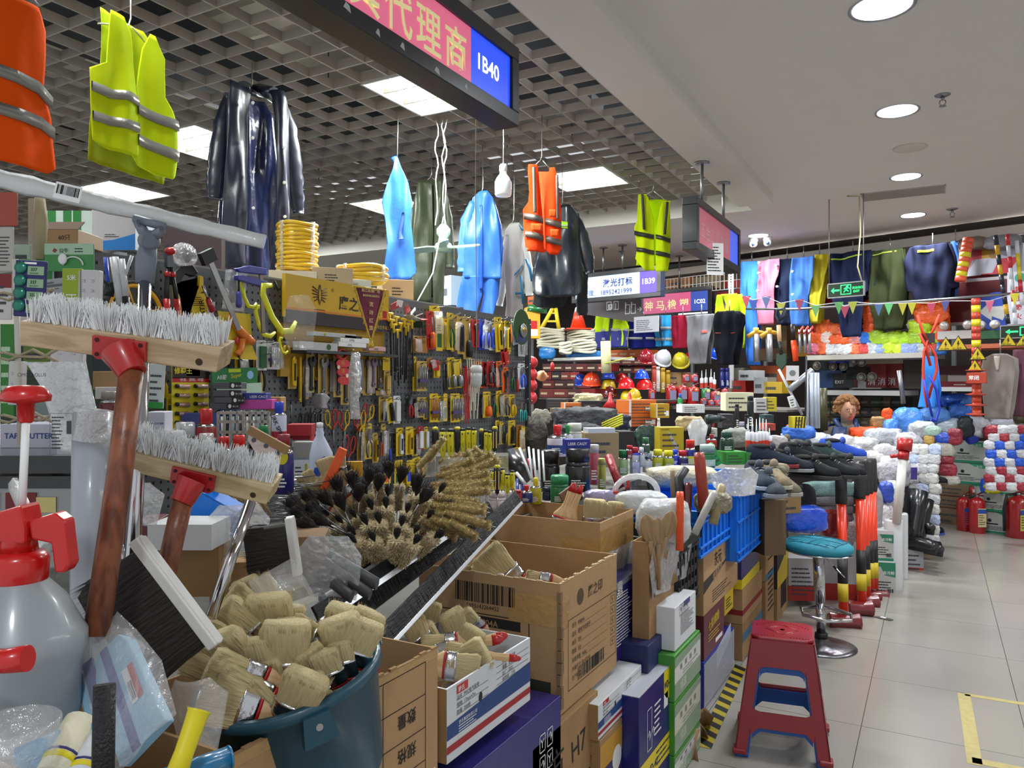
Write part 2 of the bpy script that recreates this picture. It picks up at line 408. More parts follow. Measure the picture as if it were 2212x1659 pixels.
def strip(ps,w,l,nm='floor_tape'):
 q=[onZ(x,y,0)for x,y in ps];m=M().mt(FT)
 for a,b in zip(q,q[1:]):
  d=(b-a).normalized();s_=V((-d.y,d.x,0))*w/2
  vs=[p+V((0,0,.0012))for p in(a-s_,a+s_,b+s_,b-s_)]+[p for p in(a-s_,a+s_,b+s_,b-s_)]
  m.add(vs,[(0,3,2,1),(0,1,5,4),(1,2,6,5),(2,3,7,6),(3,0,4,7)])
 return O(nm,m,label=l,cat='floor tape')
strip([(2082,1499),(2092,1560),(2106,1652)],.052,'worn yellow tape strip crossing the floor tiles toward the camera')
strip([(2084,1500),(2230,1524)],.035,'thin yellow tape strip along the far side of the taped square')
strip([(2100,1642),(2230,1668)],.05,'yellow tape strip along the near side of the taped square')
p=onZ(1909,1336,0)
O('wrapper',M().mt(mat('45453f',.35,.3,.6,60,.5,60)).prism([(-.05,-.02),(-.01,-.03),(.05,-.02),(.055,.01),(.0,.022),(-.045,.005)],0,.004,ax='z').mt(WHITE).box(-.02,.012,-.008,.012,.004,.006),label='crumpled silver wrapper scrap lying on the floor tiles',cat='litter',loc=p,rot=(0,0,-.4))
# SIGNS AND GARMENTS
def dens(rows,n=16):
 """resample (y,xl,xr) rows"""
 y0,y1=rows[0][0],rows[-1][0];out=[]
 ys=sorted(set([r[0]for r in rows]+[y0+(y1-y0)*i/n for i in range(n+1)]))
 for y in ys:
  for a,b in zip(rows,rows[1:]):
   if a[0]<=y<=b[0]:
    t=(y-a[0])/max(1e-6,b[0]-a[0]);out.append((y,a[1]+(b[1]-a[1])*t,a[2]+(b[2]-a[2])*t));break
 return out
def rz_rows(pl,rows,n=16):
 out=[]
 for y,a,b in dens(rows,n):
  u0,z0=pl.uv(a,y);u1,z1=pl.uv(b,y);out.append(((z0+z1)/2,u0,u1))
 return out
def fold(amp,k,seed,y0=0.,bulge=0.,uc=0.,uw=.3):
 rr=random.Random(seed);p1,p2,p3=(rr.uniform(0,6)for _ in range(3));q=V((seed*3.1,0,seed))
 def f(x,z):
  t=max(0,1-((x-uc)/uw)**2)
  return y0-bulge*t+amp*(.6*math.sin(k*x+p1+2.2*z)+.35*math.sin(k*1.9*x+p2-3*z))+amp*1.3*noise.noise(V((x*k*.35,z*5,0))+q)+amp*.8*noise.noise(V((x*k*.8,z*4,3))+q)
 return f
def cloth(par,name,pl,rows,mt,amp=.012,k=28,seed=1,y0=0.,bulge=.03,th=.003,n=24,nr=30,label=None,kind=None):
 rr=rz_rows(pl,rows,nr);uc=sum(a[1]+a[2]for a in rr)/2/len(rr);uw=max((a[2]-a[1])for a in rr)*.6+.01
 return O(name,M().mt(mt).sheet(rr,fold(amp,k,seed,y0,bulge,uc,uw),n,th),par,label=label,kind=kind)
def limb(par,name,pl,pts,mt,seed=0,n=12,flat=.6,y0=0.,label=None,wr=.12):
 """tube through (px,py,width_px) with wrinkles; closed ends"""
 P=[];rr=random.Random(seed)
 q=[]
 for a,b in zip(pts,pts[1:]):
  for t in(0,.2,.4,.6,.8):q.append([a[i]+(b[i]-a[i])*t for i in range(3)])
 q.append(list(pts[-1]));m=M().mt(mt);cs,rs=[],[]
 for i,(x,y,w)in enumerate(q):
  u0,z=pl.uv(x-w/2,y);u1,_=pl.uv(x+w/2,y)
  cs.append(V(((u0+u1)/2,y0,z)));rs.append((u1-u0)/2*(1+wr*math.sin(i*2.3+seed)*rr.random()))
 vs=[]
 for i,(c,r)in enumerate(zip(cs,rs)):
  t=(cs[min(i+1,len(cs)-1)]-cs[max(0,i-1)]).normalized();a=V((0,1,0));b=a.cross(t).normalized()
  for j in range(n):
   g=2*PI*j/n;d=1+wr*noise.noise(V((math.cos(g)*1.5+seed,math.sin(g)*1.5,i*.7)))
   vs.append(c+b*math.cos(g)*r*d+a*math.sin(g)*r*flat*d)
 fs=[(i*n+j,i*n+(j+1)%n,(i+1)*n+(j+1)%n,(i+1)*n+j)for i in range(len(cs)-1)for j in range(n)]
 fs+=[tuple(range(n)),tuple((len(cs)-1)*n+j for j in range(n))[::-1]]
 m.add(vs,fs,True);return O(name,m,par,label=label)
WIRE=mat('a9a9a6',.3,.8)
def hanger(par,pl,x0,y0,x1,y1,up=None):
 """wire hanger: shoulders at the two pixels, hook to the ceiling grid"""
 a,za=pl.uv(x0,y0);b,zb=pl.uv(x1,y1);c=(a+b)/2;zc=max(za,zb)+.05
 top=GZ-pl.p.z if up is None else up
 m=M().mt(WIRE).tube([(a,.01,za),(c-.01,.01,zc),(c,.01,zc+.03),(c,.01,top)],.003,6).tube([(c+.005,.01,zc),(b,.01,zb)],.003,6)
 O('wire_hanger',m,par)
def hang(name,label,cat,px,py,d,rz,group=None):
 pl=Pl(W(px,py,d),math.radians(rz));t=T(name,label,cat,pl.p,math.radians(rz),group);return t,pl
def tcol(h,sh=0.,r=.85):
 m=mat(h,r,0,.25,14,.07,8,sub=.01,nm='woven_cloth');m.node_tree.nodes['Principled BSDF'].inputs['Specular IOR Level'].default_value=.15;return m
REFL=mat('9b9a96',.32,.55,.3,30,.08,25,nm='reflective_tape')
HIY=tcol('cfe812');HIO=tcol('ff5a0a')
# yellow vest near
t,pl=hang('safety_vest','lime yellow safety vest with two silver bands hanging from the grid near the camera','vest',280,210,2.75,98)
B1=[(40,226,322),(90,227,347),(140,226,346),(200,222,350),(260,205,371),(300,200,370),(372,198,364)]
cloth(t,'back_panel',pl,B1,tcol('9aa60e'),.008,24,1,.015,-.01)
LP=[(32,226,256),(60,225,272),(100,224,280),(150,222,284),(168,190,286),(180,190,287),(240,191,289),(318,195,289),(330,215,285)]
RP=[(78,316,326),(118,300,347),(150,296,346),(200,289,347),(228,289,362),(255,288,373),(330,288,372),(352,277,370),(372,290,367),(384,330,362)]
cloth(t,'front_panel',pl,LP,HIY,.009,26,2,-.01,.01);cloth(t,'front_panel',pl,RP,HIY,.009,22,3,-.01,.01)
def vstripe(t,pl,xs,h,seed,y0=-.028,amp=.014,k=26,bulge=.03,uc=None,uw=None,mt=None,name='reflective_stripe'):
 """band following (x,y) pixel polyline of pixel height h"""
 pts=[]
 for(xa,ya),(xb,yb)in zip(xs,xs[1:]):
  for q in(0,.25,.5,.75):pts.append((xa+(xb-xa)*q,ya+(yb-ya)*q))
 pts.append(xs[-1]);lo,hi=[],[]
 for x,y in pts:hi.append(pl.uv(x,y-h/2));lo.append(pl.uv(x,y+h/2))
 us=[p[0]for p in hi];f=fold(amp,k,seed,y0,bulge,uc if uc is not None else sum(us)/len(us),uw or(max(us)-min(us))*.8+.01)
 m=M().mt(mt or REFL);vs=[]
 for p in hi:vs.append((p[0],f(*p)-.003,p[1]))
 for p in lo:vs.append((p[0],f(*p)-.003,p[1]))
 for p in hi:vs.append((p[0],f(*p)+.004,p[1]))
 for p in lo:vs.append((p[0],f(*p)+.004,p[1]))
 n=len(hi);fs=[]
 for i in range(n-1):fs+=[(i,n+i,n+i+1,i+1),(2*n+i,2*n+i+1,3*n+i+1,3*n+i),(i,i+1,2*n+i+1,2*n+i),(n+i,3*n+i,3*n+i+1,n+i+1)]
 m.add(vs,fs,True);return O(name,m,t)
vstripe(t,pl,[(190,186),(230,204),(260,208),(289,222)],20,2,-.014,.009,26,.01);vstripe(t,pl,[(289,236),(330,258),(373,276)],22,3,-.014,.009,22,.01)
vstripe(t,pl,[(193,250),(230,262),(260,270),(289,279)],20,2,-.014,.009,26,.01);vstripe(t,pl,[(289,302),(330,322),(371,342)],22,3,-.014,.009,22,.01)
hanger(t,pl,216,50,352,128)
# orange vest far left
t,pl=hang('safety_vest','large orange safety vest with two grey bands cut by the picture edge','vest',20,160,2.2,98)
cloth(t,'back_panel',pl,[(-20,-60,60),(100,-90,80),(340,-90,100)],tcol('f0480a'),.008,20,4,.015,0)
cloth(t,'front_panel',pl,[(-12,-70,70),(10,-80,84),(30,-90,93),(90,-90,90),(160,-90,85),(200,-90,98),(225,-90,106),(300,-90,108),(340,-90,110),(356,-60,96)],HIO,.009,18,5,-.01,.008)
vstripe(t,pl,[(-60,130),(0,160),(40,178),(70,192),(104,226)],26,5,-.014,.009,18,.008)
vstripe(t,pl,[(-60,215),(0,240),(50,258),(80,268),(108,292)],26,5,-.014,.009,18,.008)
hanger(t,pl,-20,-30,88,10)
# navy raincoat
NAVYR=mat('15182e',.38,0,.3,10,.12,6,coat=.25,nm='navy_raincoat_vinyl');NAVYI=mat('1c2448',.25,.0,.5,16,.2,9,coat=.5,nm='shiny_navy_lining')
t,pl=hang('raincoat','long navy blue raincoat hanging open from the ceiling grid','raincoat',545,380,4.1,62)
cloth(t,'back_panel',pl,[(198,500,585),(230,492,600),(350,490,612),(500,478,612),(585,478,596)],NAVYI,.02,34,6,.1,0)
cloth(t,'front_panel',pl,[(194,486,540),(230,482,534),(330,480,530),(460,474,526),(560,472,522),(584,474,520)],NAVYR,.02,26,7,-.04,.05)
cloth(t,'front_panel',pl,[(205,575,604),(235,582,616),(330,586,622),(450,588,618),(560,580,606),(598,575,600)],NAVYR,.018,26,8,-.04,.05)
O('collar',M().mt(NAVYR).tube([pl.uv(520,196)[:1]+(-.05,pl.uv(520,196)[1]),pl.uv(540,192)[:1]+(.06,pl.uv(540,192)[1]+.02),pl.uv(566,195)[:1]+(.06,pl.uv(566,195)[1]+.02),pl.uv(586,208)[:1]+(-.05,pl.uv(586,208)[1])],.035,8),t)
limb(t,'sleeve',pl,[(494,206,26),(480,270,44),(470,350,50),(464,400,44),(462,430,34)],NAVYR,9,y0=-.03);limb(t,'sleeve',pl,[(598,216,30),(618,280,40),(630,360,40),(636,420,36),(640,462,24)],NAVYR,10,y0=-.03)
for x,y in((534,236),(534,310),(535,382),(535,458),(600,330),(601,404),(602,476)):
 u,z=pl.uv(x,y);O('snap_button',M().mt(WHITE).tube([(u,-.118,z),(u,-.1,z)],.008,8),t)
hanger(t,pl,500,212,590,222)
# blue apron, olive coat, blue coverall, pale coverall
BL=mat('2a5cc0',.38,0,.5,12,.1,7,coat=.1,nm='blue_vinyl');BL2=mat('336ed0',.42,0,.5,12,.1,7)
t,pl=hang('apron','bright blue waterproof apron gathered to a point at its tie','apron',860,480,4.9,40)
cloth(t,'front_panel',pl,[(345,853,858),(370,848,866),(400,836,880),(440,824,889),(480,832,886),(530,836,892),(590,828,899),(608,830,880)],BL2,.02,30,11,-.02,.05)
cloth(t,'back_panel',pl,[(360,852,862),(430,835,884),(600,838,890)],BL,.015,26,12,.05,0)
limb(t,'tie_end',pl,[(871,466,8),(862,510,8),(864,522,14)],mat('23467f',.6),1,y0=-.09);limb(t,'tie_knot',pl,[(850,338,16),(853,346,10),(856,352,8)],mat('2a55a8',.4,0,.5),2)
O('cord',M().mt(WIRE).tube([(pl.uv(858,350)[0],0,pl.uv(858,350)[1]),(pl.uv(860,300)[0],0,GZ-pl.p.z)],.003,5),t)
OLV=mat('333b22',.55,0,.6,10,.15,6,coat=.1,nm='olive_rubberised_cloth')
t,pl=hang('raincoat','dark olive green long coat behind the ceiling fan','raincoat',935,520,5.7,35)
cloth(t,'front_panel',pl,[(392,905,933),(430,897,934),(500,893,936),(600,888,932),(656,886,931)],OLV,.02,24,13,-.02,.04);cloth(t,'front_panel',pl,[(392,936,955),(430,938,966),(500,938,966),(600,934,960),(664,936,958)],OLV,.02,24,14,-.02,.04)
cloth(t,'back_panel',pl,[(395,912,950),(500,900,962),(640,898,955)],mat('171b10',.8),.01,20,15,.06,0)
limb(t,'sleeve',pl,[(958,410,14),(966,470,22),(970,540,24),(972,578,20)],OLV,16,y0=.01);limb(t,'sleeve',pl,[(906,410,14),(898,460,20),(894,520,20),(897,555,18)],OLV,17,y0=.02)
hanger(t,pl,912,398,952,398)
t,pl=hang('coverall','sky blue full body coverall hanging right of the ceiling fan','coverall',1030,540,5.5,35)
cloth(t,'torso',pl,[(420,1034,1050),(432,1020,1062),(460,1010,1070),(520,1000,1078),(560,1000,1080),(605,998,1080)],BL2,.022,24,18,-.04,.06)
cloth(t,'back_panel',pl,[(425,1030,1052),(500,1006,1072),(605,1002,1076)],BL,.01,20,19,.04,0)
cloth(t,'trouser_leg',pl,[(600,996,1044),(640,988,1040),(672,984,1030),(680,986,1028)],BL2,.02,26,20,-.05,.05);cloth(t,'trouser_leg',pl,[(600,1042,1080),(640,1044,1076),(684,1034,1062)],BL2,.02,26,21,-.03,.05)
limb(t,'sleeve',pl,[(1020,440,12),(1006,480,24),(1000,540,24),(998,590,20)],mat('3f7ad8',.45,0,.5,12),22,y0=-.06);limb(t,'sleeve',pl,[(1062,440,12),(1072,490,20),(1076,540,20),(1074,590,16)],BL,23,y0=-.05)
cloth(t,'zip_flap',pl,[(450,1034,1039),(560,1036,1041),(630,1034,1040)],BL,.018,24,18,-.115,.0,n=3)
limb(t,'hood',pl,[(1042,418,10),(1042,430,26),(1040,446,30)],BL,24,y0=.0)
hanger(t,pl,1030,430,1056,430)
GRW=mat('b9b5ac',.6,0,.5,14,.1,8,nm='grey_white_nonwoven');TEAL=mat('1e6f9a',.5)
t,pl=hang('coverall','pale grey protective coverall with blue taped seams','coverall',1115,600,6.0,35)
cloth(t,'torso',pl,[(486,1100,1118),(500,1090,1128),(560,1084,1130),(620,1090,1130),(660,1092,1128),(694,1088,1128)],GRW,.02,26,25,-.03,.05)
limb(t,'sleeve',pl,[(1126,510,12),(1134,550,20),(1140,600,22),(1142,640,16)],mat('d3d3cb',.6,0,.5,14),26,y0=-.05);limb(t,'sleeve',pl,[(1094,510,12),(1088,570,18),(1084,620,18),(1078,662,14)],mat('c9cbc6',.6,0,.5),27,y0=-.04)
TP_=dict(name='seam_tape',mt=TEAL)
for xs in([(1118,490),(1122,500),(1128,502)],[(1108,598),(1120,586),(1126,576)],[(1110,637),(1128,636)]):vstripe(t,pl,xs,5,25,-.1,.0,24,0,**TP_)
for pts in([(1121,600),(1123,630),(1126,660)],[(1132,565),(1140,585),(1145,612)]):
 O('seam_tape',M().mt(TEAL).tube([(pl.uv(x,y)[0],-.12,pl.uv(x,y)[1])for x,y in pts],.01,6),t)
hanger(t,pl,1098,494,1122,494)
# orange vest middle, dark rain suit, yellow vest
t,pl=hang('safety_vest','orange zip safety vest with grey bands hanging beside the light bulb','vest',1170,450,4.9,32)
V1=[(360,1140,1160),(375,1139,1162),(420,1142,1166),(440,1140,1168),(455,1129,1170),(500,1131,1172),(536,1134,1174),(548,1160,1176)]
V2=[(366,1186,1196),(390,1182,1204),(430,1176,1207),(455,1174,1211),(500,1176,1211),(540,1178,1211),(552,1186,1204)]
OR=tcol('f5400f');DG=mat('6b655e',.35,.4,.2,30)
cloth(t,'back_panel',pl,[(366,1150,1196),(430,1146,1200),(540,1140,1206)],tcol('f06030'),.01,20,30,.05,0)
cloth(t,'front_panel',pl,V1,OR,.012,26,31,-.02,.03);cloth(t,'front_panel',pl,V2,OR,.012,26,32,-.02,.03)
for xs in([(1130,470),(1150,474),(1172,480)],[(1133,508),(1150,512),(1173,518)]):vstripe(t,pl,xs,13,31,-.03,.012,26,.03,mt=DG)
for xs in([(1176,480),(1194,486),(1211,490)],[(1178,518),(1194,524),(1211,528)]):vstripe(t,pl,xs,13,32,-.03,.012,26,.03,mt=DG)
cloth(t,'reflective_stripe',pl,[(368,1147,1154),(420,1149,1156),(466,1150,1157)],DG,.012,26,31,-.06,.02,n=3);cloth(t,'reflective_stripe',pl,[(385,1197,1203),(430,1198,1204),(478,1199,1206)],DG,.012,26,32,-.06,.02,n=3)
for r_ in([(458,1184,1198),(474,1184,1198)],[(500,1186,1204),(516,1187,1204)],[(488,1145,1168),(504,1146,1169)]):cloth(t,'pocket',pl,r_,tcol('ff5a24'),.004,20,3,-.075,.0,n=4,nr=3)
hanger(t,pl,1150,362,1192,368)
RJ=mat('17202a',.4,0,.4,9,.12,5,coat=.3,nm='dark_rain_fabric');RT=mat('10131c',.6,0,.3,20)
t,pl=hang('rain_jacket','dark slate rain jacket with one yellow green chest stripe','jacket',1215,560,5.9,25)
cloth(t,'torso',pl,[(452,1195,1234),(470,1180,1248),(520,1166,1250),(570,1158,1254),(600,1150,1262),(636,1152,1256),(645,1166,1240)],RJ,.03,20,33,-.04,.09)
limb(t,'sleeve',pl,[(1240,466,22),(1256,510,30),(1268,560,30),(1274,592,18)],RJ,34,y0=-.03);limb(t,'sleeve',pl,[(1190,470,20),(1176,520,26),(1166,560,26),(1160,600,20)],RJ,35,y0=-.03)
vstripe(t,pl,[(1196,492),(1212,494),(1226,496)],14,33,-.15,.01,20,.0,name='chest_stripe',mt=mat('9bd42a',.5));vstripe(t,pl,[(1196,494),(1226,498)],3,33,-.156,.01,20,.0,name='chest_stripe',mt=REFL)
hanger(t,pl,1196,458,1234,458)
t,pl=hang('rain_trousers','black rain trousers hanging under the dark jacket','trousers',1215,640,6.05,25)
cloth(t,'waist',pl,[(600,1160,1252),(655,1150,1222),(664,1160,1216)],RT,.02,22,36,0,.03)
limb(t,'trouser_leg',pl,[(1182,630,46),(1184,650,44),(1186,666,40)],RT,37);limb(t,'trouser_leg',pl,[(1258,590,26),(1257,640,25),(1258,681,24)],mat('151a2a',.6,0,.3,20),38)
t,pl=hang('safety_vest','lime yellow safety vest with black bands hanging below the white ceiling edge','vest',1410,500,5.8,20)
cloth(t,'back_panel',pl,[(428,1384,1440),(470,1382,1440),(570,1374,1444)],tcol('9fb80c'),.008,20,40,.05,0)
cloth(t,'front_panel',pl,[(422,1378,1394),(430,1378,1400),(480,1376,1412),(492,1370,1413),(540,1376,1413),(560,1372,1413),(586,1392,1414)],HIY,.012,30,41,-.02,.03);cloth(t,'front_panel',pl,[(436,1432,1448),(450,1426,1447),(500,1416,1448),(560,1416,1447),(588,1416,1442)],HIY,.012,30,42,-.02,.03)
DK=mat('3d3f38',.4,.3)
vstripe(t,pl,[(1370,506),(1392,511),(1413,514)],9,41,-.03,.012,30,.03,mt=DK);vstripe(t,pl,[(1375,541),(1392,544),(1413,548)],9,41,-.03,.012,30,.03,mt=DK)
vstripe(t,pl,[(1416,514),(1430,518),(1448,522)],9,42,-.03,.012,30,.03,mt=DK);vstripe(t,pl,[(1416,549),(1430,552),(1447,555)],9,42,-.03,.012,30,.03,mt=DK)
cloth(t,'reflective_stripe',pl,[(424,1384,1390),(500,1388,1394)],DK,.01,30,41,-.06,.01,n=3);cloth(t,'reflective_stripe',pl,[(440,1438,1444),(510,1432,1438)],DK,.01,30,42,-.06,.01,n=3)
hanger(t,pl,1382,428,1442,436,up=WZ-pl.p.z)
# hanging signs
FRM=mat('14161c',.35,coat=.2,nm='black_sign_frame')
def lightbox(label,p0,rz,L,h,th,panels,group=None,rods=(),z1=None,depthdir=1):
 """p0 = lower left front corner seen from the viewer"""
 t=T('hanging_sign',label,'sign',p0,rz,group)
 fr=M().mt(FRM);b=.05
 fr.box(0,L,0,th,0,b).box(0,L,0,th,h-b,h).box(0,b,0,th,b,h-b).box(L-b,L,0,th,b,h-b).box(b,L-b,th-.01,th,b,h-b)
 O('frame',fr,t,bev=.003)
 for k,(a,c,hx,em)in enumerate(panels):
  O('lit_panel',M().mt(mat(hx,.35,em=em,var=.12,vs=3)).box(a,c,.012,.02,b,h-b),t)
 for x in rods:
  O('rod',M().mt(STEEL).tube([(x,th/2,h),(x,th/2,z1-p0[2])],.011,8).lathe([(.05,z1-p0[2]-.012),(.05,z1-p0[2])],14,(x,th/2,0)),t)
 return t,Face(t,(0,.0115,0),(1,0,0),(0,0,1))
YT=mat('d9cf95',.5,em=.35);WT=mat('f4f6ff',.5,em=.8)
t,f=lightbox('big pink light box sign ending in a blue 1B40 panel',(-1.33,.9,2.389),PI/2,1.575,.287,.1,[(.05,1.26,'c9607e',.55),(1.26,1.525,'2247d8',.75)])
for i,c in enumerate('鹰之印工具代理商'):f.text(c,.05+.15*i,.075,.15,YT,bold=.012,sx=.9)
f.text('1B40',1.29,.12,.075,WT,bold=.02)
f.P([(.2,.05),(.5,.05),(.62,.055),(.6,.075),(.4,.085),(.2,.1)],mat('1a7fe0',.4,em=.4),'torn_film')
f2=Face(t,(0,0,0),(1,0,0),(0,0,1))
for x,z,w in((.62,.03,.03),(.75,.015,.02),(.86,.02,.022),(1.03,.012,.03),(1.2,.02,.02)):f2 .P([(x,z),(x+w,z-.006),(x+w*.8,z+.012),(x+.01,z+.016)],mat('b8bcc0',.6),'sticker_scrap')
p=onX(1507,535,-1.33)
t,f=lightbox('faded pink light box sign on two rods below the white ceiling',(-1.33,4.88,2.315),PI/2,1.25,.34,.1,[(.05,.95,'a85866',.3),(.95,1.2,'3f55c8',.6)],rods=(.3,.9),z1=WZ)
for i,c in enumerate('五金工具电器'):f.text(c,.12+.13*i,.11,.11,mat('c49a9f',.6),bold=.01)
t=T('notice_sheet','white printed notice hanging below the faded pink sign','notice',W(1545,594,5.3),PI/2-.9)
O('sheet',M().mt(WHITE).box(-.06,.06,0,.004,0,.22),t,rot=None);Face(t,(-.055,0,.02),(1,0,0),(0,0,1)).lines(0,0,.1,.18,9)
SR=math.radians(-12)
pl=Pl(W(1420,640,8.4),SR)
u0,z0=pl.uv(1196,662)
t,f=lightbox('white blue light box sign numbered 1B39 with a phone number',pl.p+V((math.cos(SR),math.sin(SR),0))*-1.16,SR,1.2,.34,.1,[(.05,.93,'a8c6f5',1.0),(.93,1.15,'5a3fb8',.75)],rods=(.42,.68),z1=UZ)
f.text('刘经理',.1,.075,.07,mat('1a2d7a',.5),bold=.01);f.text('激光打标',.44,.165,.095,mat('16208a',.5),bold=.02,sp=1.12);f.text('18952421999',.4,.07,.075,mat('16208a',.5),bold=.01,sp=1.05);f.text('1B39',.95,.15,.085,WT,bold=.02)
pl=Pl(W(1537,678,9.2),SR)
t,f=lightbox('pink sign with gold characters and a blue C02 end panel',pl.p+V((math.cos(SR),math.sin(SR),0))*-1.0,SR,1.0,.34,.08,[(.05,.72,'b0486e',.55),(.72,.95,'33458f',.4)],rods=(.55,),z1=UZ)
for i,c in enumerate('神马橡塑'):f.text(c,.07+.165*i,.1,.13,YT,bold=.015)
f.text('1C02',.76,.14,.07,WT,bold=.01)
f.rect(.56,.012,.95,.03,mat('e9eef5',.3,em=.8),'loose_film',lift=.013)
t=T('direction_sign','dark grey hanging sign with white restroom and lift pictograms','sign',W(1300,682,9.3),SR)
O('board',M().mt(mat('3f3a3e',.5)).prism([(-.35,.05),(.55,-.12),(.55,.2),(-.35,.2)],0,.04),t);f=Face(t,(-.05,0,0),(1,0,0),(0,0,1))
for x in(.12,.22):f.frame(x,.06,x+.07,.16,.006,WHITE)
for x in(.12,.22,.36,.44):f.text('♿' if x==.12 else '‖',x+.015,.08,.06,WHITE)
for x in(.38,.46):f.frame(x,.0,x+.065,.11,.006,WHITE)
f.text('→',.54,.02,.08,WHITE)
EXG=mat('22e06a',.5,em=1.6)
def exit_sign(label,p,rz,w,h,rods=True):
 t=T('exit_sign',label,'sign',p,rz)
 O('case',M().mt(mat('a3a6a6',.3,.7)).box(0,w,0,.025,0,.008).box(0,w,0,.025,h-.008,h).box(0,.008,0,.025,0,h).box(w-.008,w,0,.025,0,h),t)
 O('lit_panel',M().mt(mat('0b2416',.3)).box(.008,w-.008,.004,.02,.008,h-.008),t)
 f=Face(t,(0,.004,0),(1,0,0),(0,0,1));k=w/.36
 f.P([(.035*k,h*.5),(.065*k,h*.7),(.065*k,h*.56),(.12*k,h*.56),(.12*k,h*.44),(.065*k,h*.44),(.065*k,h*.3)],EXG,'arrow')
 f.frame(.13*k,h*.18,.235*k,h*.85,.008*k,EXG,'door_pictogram')
 m=M().mt(EXG)
 def bar(a,b,c,d,r_):
  m.tube([(a*k,.0,b*h),(c*k,.0,d*h)],r_*k,6)
 bar(.2,.72,.185,.5,.01);bar(.185,.5,.165,.33,.006);bar(.185,.5,.21,.38,.006);bar(.195,.66,.165,.55,.005);bar(.2,.64,.222,.56,.005);m.ell((.205*k,0,.79*h),(.01*k,.004,.01*k),8,6)
 O('runner_pictogram',m,t);f.text('安全出口',.245*k,h*.52,.026*k,EXG,bold=.02);f.text('EXIT',.255*k,h*.28,.03*k,EXG,bold=.02)
 if rods:
  for x in(.01,w-.01):O('rod',M().mt(mat('7c7a72',.4,.6)).tube([(x,.012,h),(x,.012,UZ-p[2])],.004,6),t)
  O('cable',M().mt(mat('b5ab84',.6)).tube([(w-.02,.0,h),(w-.05,-.01,h+.12),(w-.03,0,h+.4),(w-.04,0,UZ-p[2]-.02),(w-.14,0,UZ-p[2]-.004)],.006,6),t)
 return t
pl=Pl(W(1787,645,6.6),BR)
exit_sign('lit green exit sign with running figure hanging on two rods',pl.p,BR,.31,.125)
# ceiling fan, cables, light bulb
t=T('ceiling_fan','small mint green ceiling fan hanging on twisted white cables','fan',W(958,535,5.0),.1)
MN=mat('a9c9b4',.4,coat=.2)
O('motor',M().mt(MN).lathe([(0,-.03),(.05,-.025),(.06,0),(.05,.025),(.02,.04),(.025,.06),(.045,.09),(.045,.12),(.02,.15),(0,.155)],18),t)
for a in(.05,PI-.1,-PI/2+.5):
 q=rot3(.35,0,a);m=M().mt(MN).prism([(.04,-.02),(.1,-.035),(.24,-.03),(.26,0),(.24,.03),(.1,.035),(.04,.02)],-.004,.004,ax='z',T=q);O('blade',m,t)
cb=M().mt(mat('dcdcd4',.5))
for s_,q in((.0,0),(.012,2),(-.05,4)):
 cb.tube([(s_+.01*math.sin(i*1.3+q),.01*math.cos(i*1.7+q),.15+(GZ-t.location.z-.15)*i/14)for i in range(15)],.004,5)
O('cable',cb,t)
dz=H
O('cable',M().mt(mat('d8d8cf',.5)).tube([(0,0,.2),tuple(t.matrix_basis.inverted()@W(935,590,4.6)),tuple(t.matrix_basis.inverted()@W(880,690,4.2)),tuple(t.matrix_basis.inverted()@W(797,758,3.75))],.004,5),t,label='long slack cable running down to the tool wall')
t=T('light_bulb','large white LED bulb hanging on a wire beside the orange vest','light bulb',W(1087,425,4.6))
O('bulb',M().mt(mat('e3e5e6',.25,em=.15)).lathe([(0,-.0),(.045,.004),(.05,.015),(.05,.085),(.04,.11),(.022,.135),(.02,.15)],20),t)
O('socket',M().mt(WHITE).lathe([(.021,.15),(.023,.155),(.023,.185),(.015,.195),(0,.2)],14),t);O('cable',M().mt(mat('b5b3ad',.5)).tube([(0,0,.19),(.003,0,.3),(0,0,GZ-t.location.z)],.003,5),t)
# FOREGROUND
def orient(d,toward):
 z=V(d).normalized();y=V(toward);y=(y-z*y.dot(z)).normalized();x=y.cross(z)
 m=Matrix(((x.x,y.x,z.x),(x.y,y.y,z.y),(x.z,y.z,z.z)));return m.to_euler()
RT_=V((CS,SN,0));FW=V((-SN,CS,0));UP=V((0,0,1))
def vdir(a,tow=0.):
 a=math.radians(a);return RT_*math.sin(a)+UP*math.cos(a)-FW*tow
def carton(label,X,px0,px1,yt,yb,depth,mt,opn=False,name='cardboard_box',group=None,zt=None,zb=None,cat='box',drz=0,bev=.003,tape=False):
 a=onX(px0,yt,X);b=onX(px1,yt,X);zt=a.z if zt is None else zt;zb=max(0.0,onX(px0,yb,X).z)if zb is None else zb
 L=b.y-a.y;h=zt-zb
 t=T(name,label,cat,(X,a.y,zb),PI/2+drz,group);w=.005
 if opn:
  m=M().mt(mt);m.box(0,L,0,w,0,h).box(0,L,depth-w,depth,0,h).box(0,w,w,depth-w,0,h).box(L-w,L,w,depth-w,0,h).box(w,L-w,w,depth-w,0,w)
  O('body',m,t)
 else:
  O('body',M().mt(mt).box(0,L,0,depth,0,h),t,bev=bev)
  if tape:
   O('tape_strip',M().mt(TAPE).box(0,L,depth/2-.025,depth/2+.025,h,h+.0008).box(-.0008,0,depth/2-.025,depth/2+.025,h-.06,h+.0008),t)
 return t,Face(t,(0,0,0),(1,0,0),(0,0,1)),Face(t,(0,depth,0),(0,-1,0),(0,0,1)),L,h
